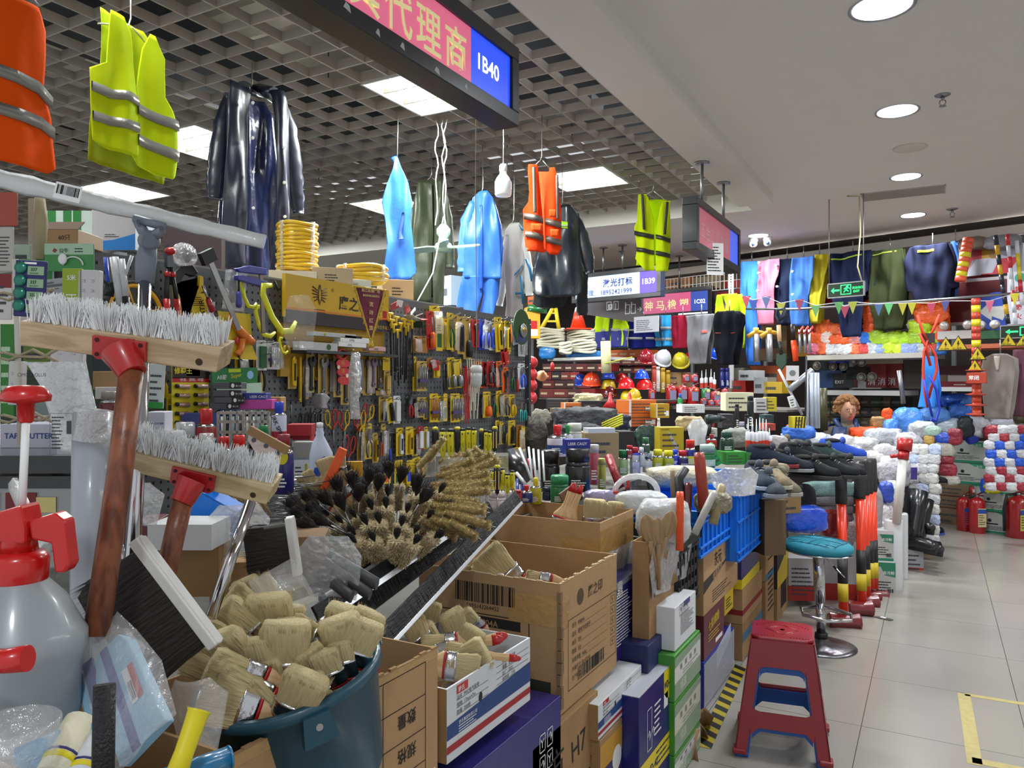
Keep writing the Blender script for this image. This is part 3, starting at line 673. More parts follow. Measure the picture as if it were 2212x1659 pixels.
def vbox(name,label,cat,x0,y0,x1,y1,d,th,mt,rz=0.,roll=0.,group=None,body='body',bev=.002):
 """box whose front face fills the pixel rectangle at depth d, turned rz from facing the camera"""
 w=(x1-x0)/F*d/max(.3,math.cos(rz));h=(y1-y0)/F*d;c=W((x0+x1)/2,y1,d)
 t=T(name,label,cat,c,YAW+rz,group,ry=roll)
 O(body,M().mt(mt).box(-w/2,w/2,0,th,0,h),t,bev=bev)
 return t,Face(t,(-w/2,0,0),(1,0,0),(0,0,1)),w,h
 # paint brush prototypes
BRI=mat('c0b084',.75,0,.6,1,.2,1,stretch=(260,260,12),nm='hog_bristle');HND=wood('d9b98c','c39c6c',(50,50,5));FER=mat('c4c5c8',.18,1.,.2,60)
def bristle_mesh(w,th,ln,flare=1.25,n=150,seed=1,mt=BRI):
 rr=random.Random(seed);m=M().mt(mt);rows=[];N_=16
 for k in range(6):
  t_=k/5;z=ln*t_;f=1+(flare-1)*t_;f*=(1 if k<5 else .86);ring=[]
  for j in range(N_):
   g=2*PI*j/N_;c,s_=math.cos(g),math.sin(g);e=.45
   x=math.copysign(abs(c)**e,c)*w/2*f;y=math.copysign(abs(s_)**e,s_)*th/2*(1+.5*t_)*(1 if k<5 else .8)
   q=1+.06*rr.uniform(-1,1)*t_;ring.append((x*q,y*q,z+(rr.uniform(-.03,.03)*ln if k>=4 else 0)))
  rows+=ring
 fs=[(i*N_+j,i*N_+(j+1)%N_,(i+1)*N_+(j+1)%N_,(i+1)*N_+j)for i in range(5)for j in range(N_)]+[tuple(5*N_+j for j in range(N_))]
 m.add(rows,fs,True)
 for i in range(n):
  x,y=rr.uniform(-.5,.5),rr.choice((-.5,.5))if rr.random()<.5 else rr.uniform(-.5,.5);f=flare*rr.uniform(.96,1.06)
  b0=V((x*w*.98,y*th,ln*.5));e=V((x*w*f,y*th*1.55,ln*rr.uniform(.98,1.07)));s_=V((.0011,0,0))if abs(y)>.2 else V((0,.0011,0))
  m.add([b0-s_,b0+s_,e],[(0,1,2)])
 return m.mesh('bristles')
def paintbrush(label,w=.075,group=None,seed=1,cat='paintbrush'):
 t=T('paintbrush',label,cat,(0,0,-5),0,group);th=w*.3
 O('bristles',bristle_mesh(w*.92,th,w*.85,1.15,170,seed),t)
 O('ferrule',M().mt(FER).lathe([(w/2,-.03),(w/2,-.026),(w/2*1.02,-.024),(w/2,-.022),(w/2,-.006),(w/2*1.02,-.004),(w/2,0.002)],20,sy=.36),t)
 hd=O('handle',M().mt(HND).lathe([(w*.47,-.032),(w*.44,-.045),(w*.22,-.075),(w*.17,-.1),(w*.19,-.13),(w*.14,-.16),(.003,-.168)],16,sy=.3).mt(RED).lathe([(w*.475,-.036),(w*.475,-.03)],16,sy=.34).lathe([(w*.192,-.135),(w*.165,-.155),(w*.1,-.166),(.002,-.17)],14,sy=.32),t)
 return t
PB=[paintbrush('wide natural bristle paintbrush with a red-banded wooden handle',.08,'paintbrushes',1),paintbrush('x',.06,'paintbrushes',2),paintbrush('x',.045,'paintbrushes',3)]
KIDS_P={id(p):list(p.children)for p in PB}
used=set()
def put(proto,loc,rot,label,sc=1.,group=None):
 if proto.name not in used:
  used.add(proto.name);o=proto;o.location=loc;o.rotation_euler=rot;o.scale=(sc,)*3;o['label']=label
  if group:o['group']=group
  return o
 return dup(proto,None,loc,rot,label,group,sc)
def pbrush(px,py,d,a,k,label,tow=.35,sc=1.,side=0.,group='paintbrushes in the teal bucket'):
 dr=vdir(a,tow);tw=-FW+RT_*side+UP*.25
 return put(PB[k],W(px,py,d),orient(dr,-tw),label,sc,group)
 # cardboard box with the bucket
t,f,e,L,h=carton('brown box holding the teal bucket with an upside-down printed table',-.95,430,945,1600,1659,.36,KRAFT,True,zt=.875,zb=.3)
f.frame(.36,.28,.575,.56,.002);f.rect(.43,.28,.432,.56,INK)
for y in(.35,.42,.49):f.rect(.36,y,.575,y+.002,INK)
for i,c in enumerate(('型号','规格','数量')):f.text(c,.54,.335+.07*i,.032,INK,ang=PI,bold=.01)
for i,c in enumerate(('24','8p')):f.text(c,.42,.395+.07*i,.036,INK,ang=PI)
f.rect(.555,.06,.61,.32,WHITE,'paper_label');f.text('小心轻放',.59,.3,.03,mat('8c2a3a',.6),ang=-PI/2)
f.rect(.0,.42,.28,.47,mat('1c2340',.7),'printed_band')
f.rect(.0,.555,.62,.575,TAPE,'tape_strip');
rr=M().mt(KRAFT2)
for i in range(30):x=L*i/30;rr.box(x,x+L/30,-.001,.006,h,h+R.uniform(.001,.007))
O('torn_rim',rr,t)
# teal bucket
t=T('bucket','tilted teal plastic bucket crammed with paintbrushes','bucket',W(627,1462,1.4)-(rot3(math.radians(8),math.radians(-11),YAW)@V((0,0,.2))),YAW,rx=math.radians(8),ry=math.radians(-11))
TEALB=mat('1b4a5c',.4,0,.1,30,.1,6,coat=.2,nm='teal_plastic')
O('body',M().mt(TEALB).lathe([(.0,.004),(.125,.0),(.13,.01),(.158,.19),(.168,.195),(.168,.212),(.158,.215),(.152,.19),(.125,.012),(.0,.01)],48),t)
hp=[(.163*math.cos(a),.163*math.sin(a)*.55+.05,.205+.02*math.sin(a))for a in[PI*i/14 for i in range(15)]]
O('handle',M().mt(STEEL).tube(hp,.0025,6),t)
O('handle_lug',M().mt(TEALB).prism([(-.03,.15),(.03,.15),(.022,.2),(-.022,.2)],-.175,-.155),t,rot=(0,0,.5));O('rivet',M().mt(CHROME).tube([(0,-.178,.18),(0,-.172,.18)],.006,12),t,rot=(0,0,.5))
BK=[(582,1282,1.5,-32,0,.6),(556,1300,1.5,-28,0,.8),(541,1316,1.46,-50,1,1),(592,1358,1.42,-6,0,1.05),(626,1362,1.46,2,1,1),(530,1368,1.4,-42,0,1),(735,1372,1.42,20,0,.95),(779,1372,1.4,26,1,1.0),(672,1375,1.42,-55,1,.9),(497,1402,1.36,-58,0,.9),(516,1424,1.33,-28,0,.95),(470,1442,1.32,-55,1,1.1),(563,1432,1.32,-8,2,1.2),(617,1428,1.33,3,0,1.05),(632,1395,1.4,8,1,1.1),(520,1462,1.28,-58,1,1.1),(532,1502,1.27,-52,1,1.15),(515,1528,1.26,-68,0,.95),(685,1442,1.34,-20,1,.85),(712,1452,1.33,-14,1,.85),(742,1428,1.36,-8,2,1.0),(742,1400,1.38,-3,0,.95),(690,1490,1.3,-22,2,.9),(640,1522,1.27,24,0,.95),(662,1532,1.3,38,1,1),(590,1480,1.33,-15,1,1),(768,1402,1.37,24,0,.85),(570,1530,1.28,-40,1,1)]
WHR=['with a plastic sleeve at the top of the bucket pile','leaning left behind the plastic-sleeved brush','lowest of the three leaning left at the top','standing upright at the back centre','beside the upright back brush','leaning far left below the top trio','broad and upright near the right handle end','at the right rim with its ferrule showing','tip poking up behind the bucket wire handle','leaning left near the white brush handle','pale and wide in the left middle','outermost over the left rim','small with a shiny ferrule in the centre left','broad in the very centre of the bucket','seen end-on behind the centre brush','leaning left above the lowest ones','second lowest over the left front rim','lowest over the left front rim','first of the trio at right centre','middle one of the trio at right centre','last of the trio at right centre','upright behind the right trio','lying forward at the lower right of centre','end-on at the lower front','tucked by the front rim','hidden low in the middle','behind the right rim with red handle','handle lying at the front rim']
for(x,y,d,a,k,sc),w_ in zip(BK,WHR):
 pbrush(x,y,d,a,k,'natural bristle paintbrush '+w_,.3+R.uniform(-.15,.2),sc,R.uniform(-.4,.4))
t=T('plastic_sleeve','clear plastic sleeve with red print over the topmost paintbrush','packaging',W(600,1262,1.44),YAW,ry=-.5)
O('sleeve',M().mt(CLEAR).sheet([(-.06,-.045,.05),(-.02,-.05,.05),(.03,-.045,.045)],lambda x,z:.006*math.sin(60*x),6,.001),t)
# white/blue tape box beside it
WBX=mat('c9ccd0',.6,0,.05,30);NB=mat('1f3f78',.5);RB=mat('9c1f26',.5)
def tapebox(label,X,px0,px1,yt,yb,depth,opn=True,**k):
 t,f,e,L,h=carton(label,X,px0,px1,yt,yb,depth,WBX,opn,**k)
 for g,w in((f,L),):
  g.P([(0,.055*h/.18),(w,.055*h/.18),(w,h*.62),(0,h*.5)],NB,'printed_band');g.rect(0,h*.12,w,h*.22,RB,'printed_band');g.lines(w*.12,h*.24,w*.32,h*.42,5,WHITE)
  g.text('舒氏集团有限公司',w*.12,h*.43,h*.06,WHITE)
  for i,c in enumerate(('品名  PVC电气胶带','规格  17mm×7m','数量  200卷')):g.text(c,w*.1,h*(.78-.1*i),h*.07);g.rect(w*.1,h*(.765-.1*i),w*.45,h*(.765-.1*i)+.001,INK)
  for i,c in enumerate(('PVC电气胶带','箱重   9.5KG','出厂   2022','保质期   三年')):g.text(c,w*.62,h*(.88-.09*i),h*.07);g.rect(w*.55,h*(.865-.09*i),w*.97,h*(.865-.09*i)+.001,INK)
  g.disc(w*.36,h*.6,h*.05,BLACK,h*.07);g.rect(w*.1,h*.85,w*.22,h*.97,RED,'logo_patch');g.text('舒氏',w*.115,h*.875,h*.08,WHITE,bold=.01)
 e.rect(0,0,depth,h,KRAFT2,'torn_side',lift=.0004)
 return t,f,e,L,h
tapebox('open white and navy carton full of paintbrushes beside the bucket',-.95,965,1145,1490,1652,.3)
for i,(x,y,d,a,k,sc)in enumerate([(905,1375,2.0,-20,1,1.1),(925,1340,2.1,10,1,1),(985,1362,2.1,-15,0,.9),(945,1420,1.95,-100,1,1.1),(962,1398,1.98,-95,0,.9),(1000,1430,1.9,60,0,1),(1018,1345,2.15,-40,1,1),(985,1440,1.85,95,0,.85),(980,1398,2.0,-100,0,.85),(930,1395,2.05,-30,0,1),(1000,1412,1.9,-85,1,.85),(1005,1395,2.0,30,1,1.1)]):
 pbrush(x,y,d,a,k,ORD[i]+' natural bristle paintbrush from the left, lying in the white and navy carton',R.uniform(0,.6),sc,R.uniform(-.5,.5),'paintbrushes in the white and navy carton')
 # big brown tool box with bar code (corner towards the camera)
def opencart(label,X,pxc,pxf,pxl,yt,zb,mt=KRAFT,drz=0):
 c=onX(pxc,yt,X);f_=onX(pxf,yt,X);l_=onY(pxl,yt,c.y);d=abs(X-l_.x)
 return carton(label,X,pxc,pxf,yt,0,d,mt,True,zt=c.z,zb=zb,drz=drz)+(d,)
t,f,e,L,h,D=opencart('large open brown carton with a black bar code and worn taped corner',-.95,1210,1332,905,1262,.49,KRAFT)
e.bars(D-.36,h-.09,D-.145,h-.03,n=34,name='barcode');e.text('5695143264452',D-.32,h-.108,.018,INK)
e.rect(D-.5,h-.125,D-.1,h-.122,INK);e.rect(D-.103,.05,D-.1,h-.122,INK);e.rect(D-.3,h-.16,D-.13,h-.13,INK);e.text('P0804A',D-.29,h-.157,.026,KRAFT,bold=.01);e.rect(D-.1,.05,D-.03,.09,mat('2a2a22',.8))
e.rect(D-.17,h-.13,D,h-.04,TAPE,'tape_strip',lift=.0012);e.rect(0,0,D,.05,TAPE,'tape_strip');f.rect(0,h-.14,.06,h-.04,TAPE,'tape_strip')
f.text('鹰之印',L*.45,h-.085,.04,mat('4a382a',.8),bold=.01);f.disc(L*.32,h-.07,.025,mat('55412f',.8))
f.frame(L*.12,.05,L*.98,h-.12,.002)
for i,c in enumerate(('货号:  P0804A','品名:  锂电冲击扳手','电压:  20V','数量:  5台','毛重净重:  4.6kg','外箱尺寸: 50×37×43','生产批次:')):f.text(c,L*.18,h-.15-.026*i,.016);f.rect(L*.3,h-.154-.026*i,L*.8,h-.1532-.026*i,INK)
f.bars(L*.28,.06,L*.75,.1,n=20)
for i in range(5):f.frame(L*.87,h-.155-.035*i,L*.95,h-.13-.035*i,.0015);f.text('↑',L*.885,h-.15-.035*i,.02)
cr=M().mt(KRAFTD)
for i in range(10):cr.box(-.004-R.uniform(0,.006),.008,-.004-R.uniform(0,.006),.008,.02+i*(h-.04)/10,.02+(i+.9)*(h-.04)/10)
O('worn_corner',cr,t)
rr=M().mt(mat('b9a27c',.9))
for i in range(26):x=D*i/26;rr.box(-.001,.006,x,x+D/26,h,h+R.uniform(.0,.005));x=L*i/26;rr.box(x,x+L/26,-.001,.006,h,h+R.uniform(.0,.007))
O('torn_rim',rr,t)
t['label']='large open brown carton with a black bar code and worn taped corner'
for i,(x,y,d,a,k,sc)in enumerate([(1088,1240,2.62,-40,0,1.5),(1062,1255,2.6,-55,0,1.2),(1165,1252,2.6,-80,2,1.2),(1022,1254,2.6,-50,1,1)]):
 pbrush(x,y,d,a,k,('large pale paintbrush in a film sleeve in the bar code carton','paintbrush under the film-sleeved one in the bar code carton','small paintbrush lying at the right of the bar code carton','paintbrush tip at the left inside the bar code carton')[i],.1,sc,0,'paintbrushes in the bar code carton')
t,f,e,L,h,D=opencart('taller open brown carton behind the bar code carton, its end wrapped in tape',-1.05,1296,1368,1045,1130,.5,KRAFT)
f.rect(0,h-.13,L,h-.03,TAPE,'tape_strip');f.rect(0,h-.3,L,h-.2,TAPE,'tape_strip');e.rect(D-.15,h-.1,D,h-.06,TAPE,'tape_strip')
O('film_scraps',M().mt(CLEAR2).sheet([(h-.28,-.01,L+.01),(h-.2,-.005,L+.02),(h-.12,-.01,L+.01)],lambda x,z:-.006-.005*math.sin(50*x+40*z),12,.001),t)
f.text('鹰之印',.05,h-.36,.05,mat('7a3a2a',.8))
for i,(x,y,a,k)in enumerate([(1282,1118,5,0),(1306,1116,12,1),(1328,1114,5,1),(1208,1138,200,0),(1216,1140,205,1),(1224,1142,200,1)]):
 pbrush(x,y,3.1,a,k,('first','second','third')[i%3]+(' paintbrush standing bristles up at the far side of the tall carton' if i<3 else ' paintbrush standing handle up in the tall carton'),.1,1.1,0,'paintbrushes in the tall carton')
 # columns of cartons below, along the aisle
VIO=mat('25206e',.4,0,.1,20,.08,coat=.2,nm='violet_print_board')
def icons(f,x,y,s,n=2,r=2,mt=WHITE):
 for i in range(n):
  for j in range(r):f.frame(x+i*s*1.3,y+j*s*1.7,x+i*s*1.3+s,y+j*s*1.7+s*1.4,s*.08,mt);f.text('Y' if(i+j)%2 else '↑',x+i*s*1.3+s*.15,y+j*s*1.7+s*.35,s,mt)
t,f,e,L,h=carton('violet carton with white handling marks under the open white carton',-.93,985,1212,1645,2100,.4,VIO,zb=.22,zt=.565,tape=True)
f.disc(L*.2,h-.09,.07,WHITE,.045);f.text('鼎品',L*.14,h-.11,.05,mat('1c1a5c',.5),bold=.015);icons(f,L*.75,h-.17,.035);f.lines(L*.1,.05,L*.7,h-.15,7,WHITE);O('body',M().mt(KRAFT2).box(.0,L,.02,.4,-.22,0),t)
t,f,e,L,h=carton('brown carton with black handwriting below the bar code carton',-.93,1150,1292,1545,2200,.42,KRAFT2,zb=.0,zt=.485)
SCR=mat('1d1a18',.7)
for s_,x,y,z in(('方',.12,.33,.11),('H7',.3,.34,.09),('板 07',.05,.06,.12),('水',.42,.2,.12),('孙',.5,.32,.1)):f.text(s_,x*L/.55,y,z,SCR,ang=.1)
for i in range(5):f.text('请勿倒置防潮防晒轻拿轻放',.04,.27-.022*i,.018,mat('5c4026',.7))
t,f,e,L,h=carton('violet carton with white warning icons beside the torn shoe carton',-.98,1328,1394,1262,1435,.3,VIO,zb=None)
f.lines(L*.05,.05,L*.6,h*.85,18,WHITE,.4);icons(f,L*.62,h*.62,.04);icons(f,L*.75,h*.38,.035,1,1);f.text('鼎',L*.06,h*.82,.06,WHITE,bold=.01);f.P([(0,h*.92),(L,h*.96),(L,h),(0,h)],CLEAR2,'tape_strip',.002)
VT=t.location.z
t,f,e,L,h=tapebox('closed white and navy tape carton under the violet warning carton',-.9,1292,1386,1488,1605,.35,False,zt=VT-.002,zb=.36)
f.rect(L*.62,h*.4,L*.97,h*.82,mat('d5d6d4',.5),'paper_label')
Z1=t.location.z
t,f,e,L,h=carton('purple and gold snack coloured carton below the closed tape carton',-.9,1296,1372,1600,1900,.33,KRAFT2,zt=.355,zb=0)
f.P([(0,h-.1),(L,h-.1),(L,h-.02),(0,h-.02)],mat('b98a2e',.5),'printed_band');f.rect(0,h-.2,L,h-.1,mat('3b2358',.5),'printed_band');f.disc(L*.45,h-.11,.04,WHITE);f.rect(0,h-.225,L,h-.2,mat('c8441e',.5),'printed_band');f.rect(0,h-.45,L,h-.225,mat('8f9aa0',.5),'printed_band');f.lines(L*.2,h-.4,L*.9,h-.25,5)
NVY=mat('141a66',.35,coat=.3,nm='navy_gloss_board');YB=mat('d9c31e',.4)
t,f,e,L,h=carton('navy and yellow lubricant carton with a pale top standing on the floor',-.84,1381,1456,1523,2000,.3,NVY,zb=0,zt=.43)
O('lid',M().mt(mat('b4b8c2',.5)).box(0,L,0,.3,h,h+.002),t);f.rect(0,.12,L,.2,YB,'printed_band');f.rect(0,0,L,.12,mat('1a1d60',.5),'printed_band')
f.P([(L*.68,h),(L,h),(L,h-.075),(L*.92,h-.1),(L*.84,h-.11),(L*.75,h-.1),(L*.68,h-.075)],YB,'logo_patch');f.text('WD-40',L*.69,h-.065,.036,mat('10154f',.5),bold=.03,sx=.75)
f.frame(L*.2,.22,L*.33,.36,.003,WHITE);f.text('↑↑',L*.205,.25,.05,WHITE);f.rect(L*.68,.3,L*.8,.35,WHITE,'paper_label');f.lines(L*.4,.24,L*.62,.36,6,WHITE);f.text('WD-40',L*.2,.14,.035,mat('10154f',.5),bold=.02);f.lines(L*.45,.13,L*.95,.19,3,mat('10154f',.5))
GRN=mat('3f8a2e',.4,0,.05,20,coat=.15,nm='green_print_board');GX=-.82
for i,(z0,z1)in enumerate(((.002,.108),(.11,.3),(.302,.47))):
 t,f,e,L,h=carton(('green','green','green')[i]+' and white carton '+('at the foot of the green stack on the floor','in the middle of the green stack','topmost of the green stack')[i],GX,1457,1512,1400,1500,.42,GRN,zb=z0,zt=z1,group='green and white cartons')
 f.P([(0,h*.38),(L,h*.42),(L,h*.8),(0,h*.72)],mat('d5d4b8' if i==1 else 'dfe2da',.5),'printed_band')
 for k in range(4):f.rect(L*(.2+.18*k),h*.58,L*(.28+.18*k),h*.7,mat('8c1f1c',.5),'printed_mark')
 f.lines(L*.3,h*.42,L*.9,h*.55,2);f.text('绿源',L*.2,h*.15,.04,mat('e7efc8',.5));O('shrink_film',M().mt(CLEAR).box(-.002,L+.002,-.003,-.002,.01,h-.01),t)
t,f,e,L,h=carton('white carton with fine print on the green stack',-.83,1458,1503,1300,1420,.4,mat('d3d6da',.5),zb=.473,zt=.632)
f.lines(L*.25,h*.25,L*.9,h*.75,12);icons(f,L*.2,h*.72,.03,3,1,mat('55565a',.5));f.rect(L*.4,h*.86,L*.7,h*.99,mat('4a4f8a',.5),'logo_patch')
t,f,e,L,h=carton('low navy carton between the lubricant carton and the green stack',-.88,1400,1450,1400,1480,.3,mat('1d2456',.5),zb=.434,zt=.53)
t,f,e,L,h,D=opencart('torn brown carton of wooden spoons held up by packing film',-.9,1402,1476,1366,1172,.53,KRAFT2)
O('torn_flap',M().mt(KRAFT2).sheet([(h-.2,.02,.3),(h-.12,.0,.33),(h-.02,-.01,.36),(h+.03,.05,.3)],lambda x,z:-.008-.012*math.sin(20*x+14*z),10,.004),t);O('film_wrap',M().mt(CLEAR2).sheet([(h-.2,-.02,L),(h-.08,-.03,L+.02),(h+.01,-.02,L)],lambda x,z:-.02-.012*math.sin(30*x+24*z),14,.001),t)
WSP=wood('a88963','8a6d4c',(30,30,6))
for i,(x,y,a)in enumerate([(1408,1178,-12),(1434,1170,14),(1422,1186,-2)]):
 t=T('wooden_spoon',('broad wooden spoon leaning left in the torn carton','tall wooden spoon leaning right in the torn carton','shorter wooden spoon between the other two in the torn carton')[i],'spoon',W(x,y,2.75),0,'wooden spoons in the torn carton');t.rotation_euler=orient(vdir(a,.1),FW)
 O('bowl',M().mt(WSP).ell((0,0,.06),(.03,.008,.055),14,8),t);O('handle',M().mt(WSP).tube([(0,0,.02),(0,.002,-.15)],[.011,.008],8),t)
def crate(label,X,px0,px1,yt,zb,zt,depth,mt,slats=9,group=None,name='plastic_crate'):
 a=onX(px0,yt,X);b=onX(px1,yt,X);L=b.y-a.y;h=zt-zb
 t=T(name,label,'crate',(X,a.y,zb),PI/2,group);w=.006
 O('body',M().mt(mt).box(.01,L-.01,w,2*w,.0,h).box(.01,L-.01,depth-2*w,depth-w,0,h).box(w,2*w,.01,depth-.01,0,h).box(L-2*w,L-w,.01,depth-.01,0,h).box(.01,L-.01,.01,depth-.01,0,w),t)
 O('rim',M().mt(mt).box(-.012,L+.012,-.012,.008,h-.035,h).box(-.012,L+.012,depth-.008,depth+.012,h-.035,h).box(-.012,.008,-.012,depth+.012,h-.035,h).box(L-.008,L+.012,-.012,depth+.012,h-.035,h).box(-.006,L+.006,-.006,.006,h-.06,h-.05).box(-.006,.006,0,depth,h-.06,h-.05).box(-.004,L+.004,-.006,.006,.04,.05).box(-.004,L+.004,-.006,.006,.0,.012),t,bev=.002)
 rb=M().mt(mt).box(-.004,.004,-.004,.006,.01,h-.05).mesh('rib')
 for i in range(slats):O('rib',rb,t,loc=(L*(i+.5)/slats,0,0))
 rb=M().mt(mt).box(-.004,.006,-.004,.004,.01,h-.05).mesh('rib')
 for i in range(slats-2):O('rib',rb,t,loc=(0,depth*(i+.5)/(slats-2),0))
 return t,L,h
BC=mat('1272d8',.35,0,.05,20,.05,coat=.15,nm='blue_crate_plastic')
t,L,h=crate('black slatted plastic basket beside the torn carton',-.88,1466,1508,1180,.55,.835,.42,mat('1e211f',.6),6)
m=M().mt(mat('1e211f',.6))
for i in range(5):m.box(0,L,-.002,.004,.02+i*.052,.045+i*.052,T=Matrix.Rotation(0,4,'Y'))
O('slats',m,t)
t1,L1,h1=crate('nearer ribbed blue crate full of hand tools',-.88,1512,1590,1100,.7,.905,.4,BC,9,'ribbed blue crates')
t2,L2,h2=crate('farther ribbed blue crate covered with clear bags',-.84,1594,1654,1050,.58,.955,.42,BC,8,'ribbed blue crates')
m=M().mt(BC).box(0,L2,-.004,.004,h2*.5,h2*.53);O('waist_band',m,t2)
t,f,e,L,h=carton('brown carton with a dark band under the nearer blue crate',-.9,1520,1600,1215,1345,.4,KRAFT,zb=.415,zt=.695)
f.text('东元',L*.25,h*.68,.07,INK,bold=.01);f.P([(0,h*.35),(L*.6,h*.62),(L,h*.72),(L,h*.85),(L*.5,h*.62),(0,h*.55)],mat('2b2622',.7),'printed_band');f.text('营养家园',L*.22,h*.42,.045,KRAFT,bold=.01,ang=.2);f.lines(L*.2,h*.08,L*.7,h*.3,5);f.disc(L*.85,h*.5,.035,mat('cfc7b8',.6));f.P([(L*.75,h*.85),(L,h*.95),(L,h),(L*.8,h)],mat('7a2a30',.6))
t,f,e,L,h=carton('maroon carton with gold lettering in the stack under the blue crate',-.9,1521,1564,1345,1480,.38,mat('5e1c2c',.4,coat=.2),zb=.215,zt=.413)
f.text('七彩缤纷',L*.2,h*.55,.05,mat('c9b02a',.5),bold=.02,ang=.1);f.lines(L*.2,h*.3,L*.8,h*.5,3,mat('c9b02a',.5));f.rect(L*.55,h*.12,L*.9,h*.22,WHITE,'paper_label')
t,f,e,L,h=carton('yellow carton end beside the maroon carton',-.91,1566,1584,1330,1400,.3,mat('c9ad1c',.5),zb=.3,zt=.413);f.lines(L*.1,h*.2,L*.8,h*.7,4)
t,f,e,L,h=carton('blue film-wrapped carton at the foot of the maroon stack',-.9,1520,1584,1450,1560,.38,mat('1c2f9c',.4,coat=.2),zb=.0,zt=.213);O('shrink_film',M().mt(CLEAR2).box(-.002,L+.002,-.004,-.003,.01,h-.01),t);e.text('利',.2,.12,.1,mat('4f8fe0',.5));f.P([(L*.4,.1),(L*.9,.18),(L*.9,.25),(L*.4,.2)],mat('a8b4d8',.5))
t,f,e,L,h=carton('navy and yellow small carton leaning under the farther blue crate',-.88,1602,1640,1250,1300,.3,NVY,zb=.38,zt=.575);f.P([(0,0),(L,0),(L,.06),(0,.05)],YB);e.rect(0,0,.3,.05,YB)
t,f,e,L,h=carton('plain kraft carton with a red stripe on the floor stack',-.88,1604,1650,1340,1400,.32,KRAFT,zb=.19,zt=.378);f.rect(0,h*.25,L,h*.4,mat('8a2024',.6),'printed_band');e.rect(0,h*.25,.32,h*.4,mat('8a2024',.6),'printed_band')
t,f,e,L,h=carton('grey brown carton at the bottom of the striped stack',-.88,1604,1650,1400,1480,.32,KRAFT2,zb=0,zt=.188);f.rect(0,h*.5,L,h*.75,mat('3f6c8a',.6),'printed_band')
t,f,e,L,h=carton('tall kraft carton with a blue base band behind the striped stack',-.86,1654,1676,1180,1300,.32,KRAFT,zb=.3,zt=.66);f.rect(0,0,L,.04,mat('2f6f94',.6),'printed_band');f.lines(L*.2,.1,L*.7,.35,8)
t,f,e,L,h=carton('kraft carton under the tall blue-banded one',-.86,1654,1676,1300,1400,.32,KRAFT2,zb=.0,zt=.298);f.lines(L*.2,.1,L*.8,.35,8)
t,f,e,L,h=carton('black printed carton with yellow corner beside the bar stool',-.84,1679,1703,1180,1330,.3,mat('25211f',.5),zb=.2,zt=.6);f.P([(0,.0),(L,.0),(L,.2),(0,.1)],mat('c0a92a',.5));f.lines(L*.2,.25,L*.8,.5,7,WHITE);e.rect(0,h*.8,.3,h,WHITE,'paper_label')
t,f,e,L,h=carton('open-ended kraft carton on the floor behind the red stool',-.84,1679,1703,1330,1400,.3,KRAFT2,zb=0,zt=.198);f.rect(L*.3,.05,L*.8,.2,BLACK,'hand_hole')
TB=mat('6d6a66',.6)
def rack(label,x0,x1,y0,y1,z):
 t=T('storage_rack',label,'rack',((x0+x1)/2,(y0+y1)/2,0));a,b=(x1-x0)/2,(y1-y0)/2;O('board',M().mt(mat('8a8a86',.5)).box(-a,a,-b,b,z-.02,z),t)
 for sx in(-1,1):
  for sy in(-1,1):O('upright',M().mt(STEEL).box(sx*a-.015,sx*a+.015,sy*b-.015,sy*b+.015,0,z),t)
def table(label,x0,x1,y0,y1,z,nm='display_table'):
 t=T(nm,label,'table',((x0+x1)/2,(y0+y1)/2,0));a,b=(x1-x0)/2,(y1-y0)/2
 O('tabletop',M().mt(TB).box(-a,a,-b,b,z-.03,z),t)
 for sx in(-1,1):
  for sy in(-1,1):O('leg',M().mt(STEEL).box(sx*(a-.03)-.015,sx*(a-.03)+.015,sy*(b-.03)-.015,sy*(b-.03)+.015,0,z-.03),t)
 return t
table('long display table behind the aisle cartons heaped with tools',-2.3,-1.5,1.2,4.3,.9)
table('display table of sprays and sealants in front of the helmet stall',-2.3,-1.0,4.35,6.3,.88)
table('low table at the front left corner carrying brooms and boxes',-1.55,-.8,.25,.75,.72)
table('display table left of the camera carrying packaged fittings',-2.3,-1.55,.2,1.15,.85)
table('glove stall table heaped with bagged gloves',-1.75,-.55,6.45,7.55,.78)
rack('tall storage rack behind the yellow header carrying hoses and cartons',-3.6,-2.5,1.7,3.9,1.91)
rack('tall storage rack at the far left carrying the blue and white carton',-2.85,-2.45,1.0,1.68,1.885)
# BROOMS, SPRAYERS, BRUSHES AT THE FRONT LEFT
PW=mat('c6c9c8',.3,0,.6,18,.12,6,coat=.5,nm='film_wrapped_white_plastic');GP=mat('6e7683',.45,nm='grey_blue_plastic')
p0,p1=W(-60,372,1.42),W(572,523,1.5)
t=T('floor_squeegee','wide film-wrapped floor squeegee held up on a chrome pole','squeegee',W(313,560,1.46),0)
rel=lambda p:V(p)-t.location
m=M().mt(PW);dv=(rel(p1)-rel(p0));n=26;vs=[]
pts=[rel(p0)+dv*(i/n)for i in range(n+1)];nz_=lambda i:.0185+.0015*math.sin(i*1.7)+(.001 if i%5==0 else 0)
m.tube(pts,[nz_(i)*(.85+.25*(1-i/n))for i in range(n+1)],6,sx=.5)
O('blade',m,t)
lb=Face(t,rel(W(114,426,1.408)),(RT_*.96-UP*.23),UP*.96+RT_*.23);lb.rect(0,0,.05,.03,WHITE,'paper_label');lb.bars(.004,.009,.046,.026,n=18)
m=M().mt(GP)
a=rel(W(322,520,1.45))
for x,y in((296,478),(352,494)):m.tube([rel(W(x,y,1.44)),a],[.008,.012],8)
m.tube([rel(W(290,472,1.44)),rel(W(356,490,1.44))],.008,8).ell(tuple(a),(.02,.02,.02),14,10)
m.tube([a,rel(W(316,560,1.46)),rel(W(314,575,1.46)),rel(W(313,612,1.46))],[.014,.019,.0185,.0165],16)
O('bracket',m,t)
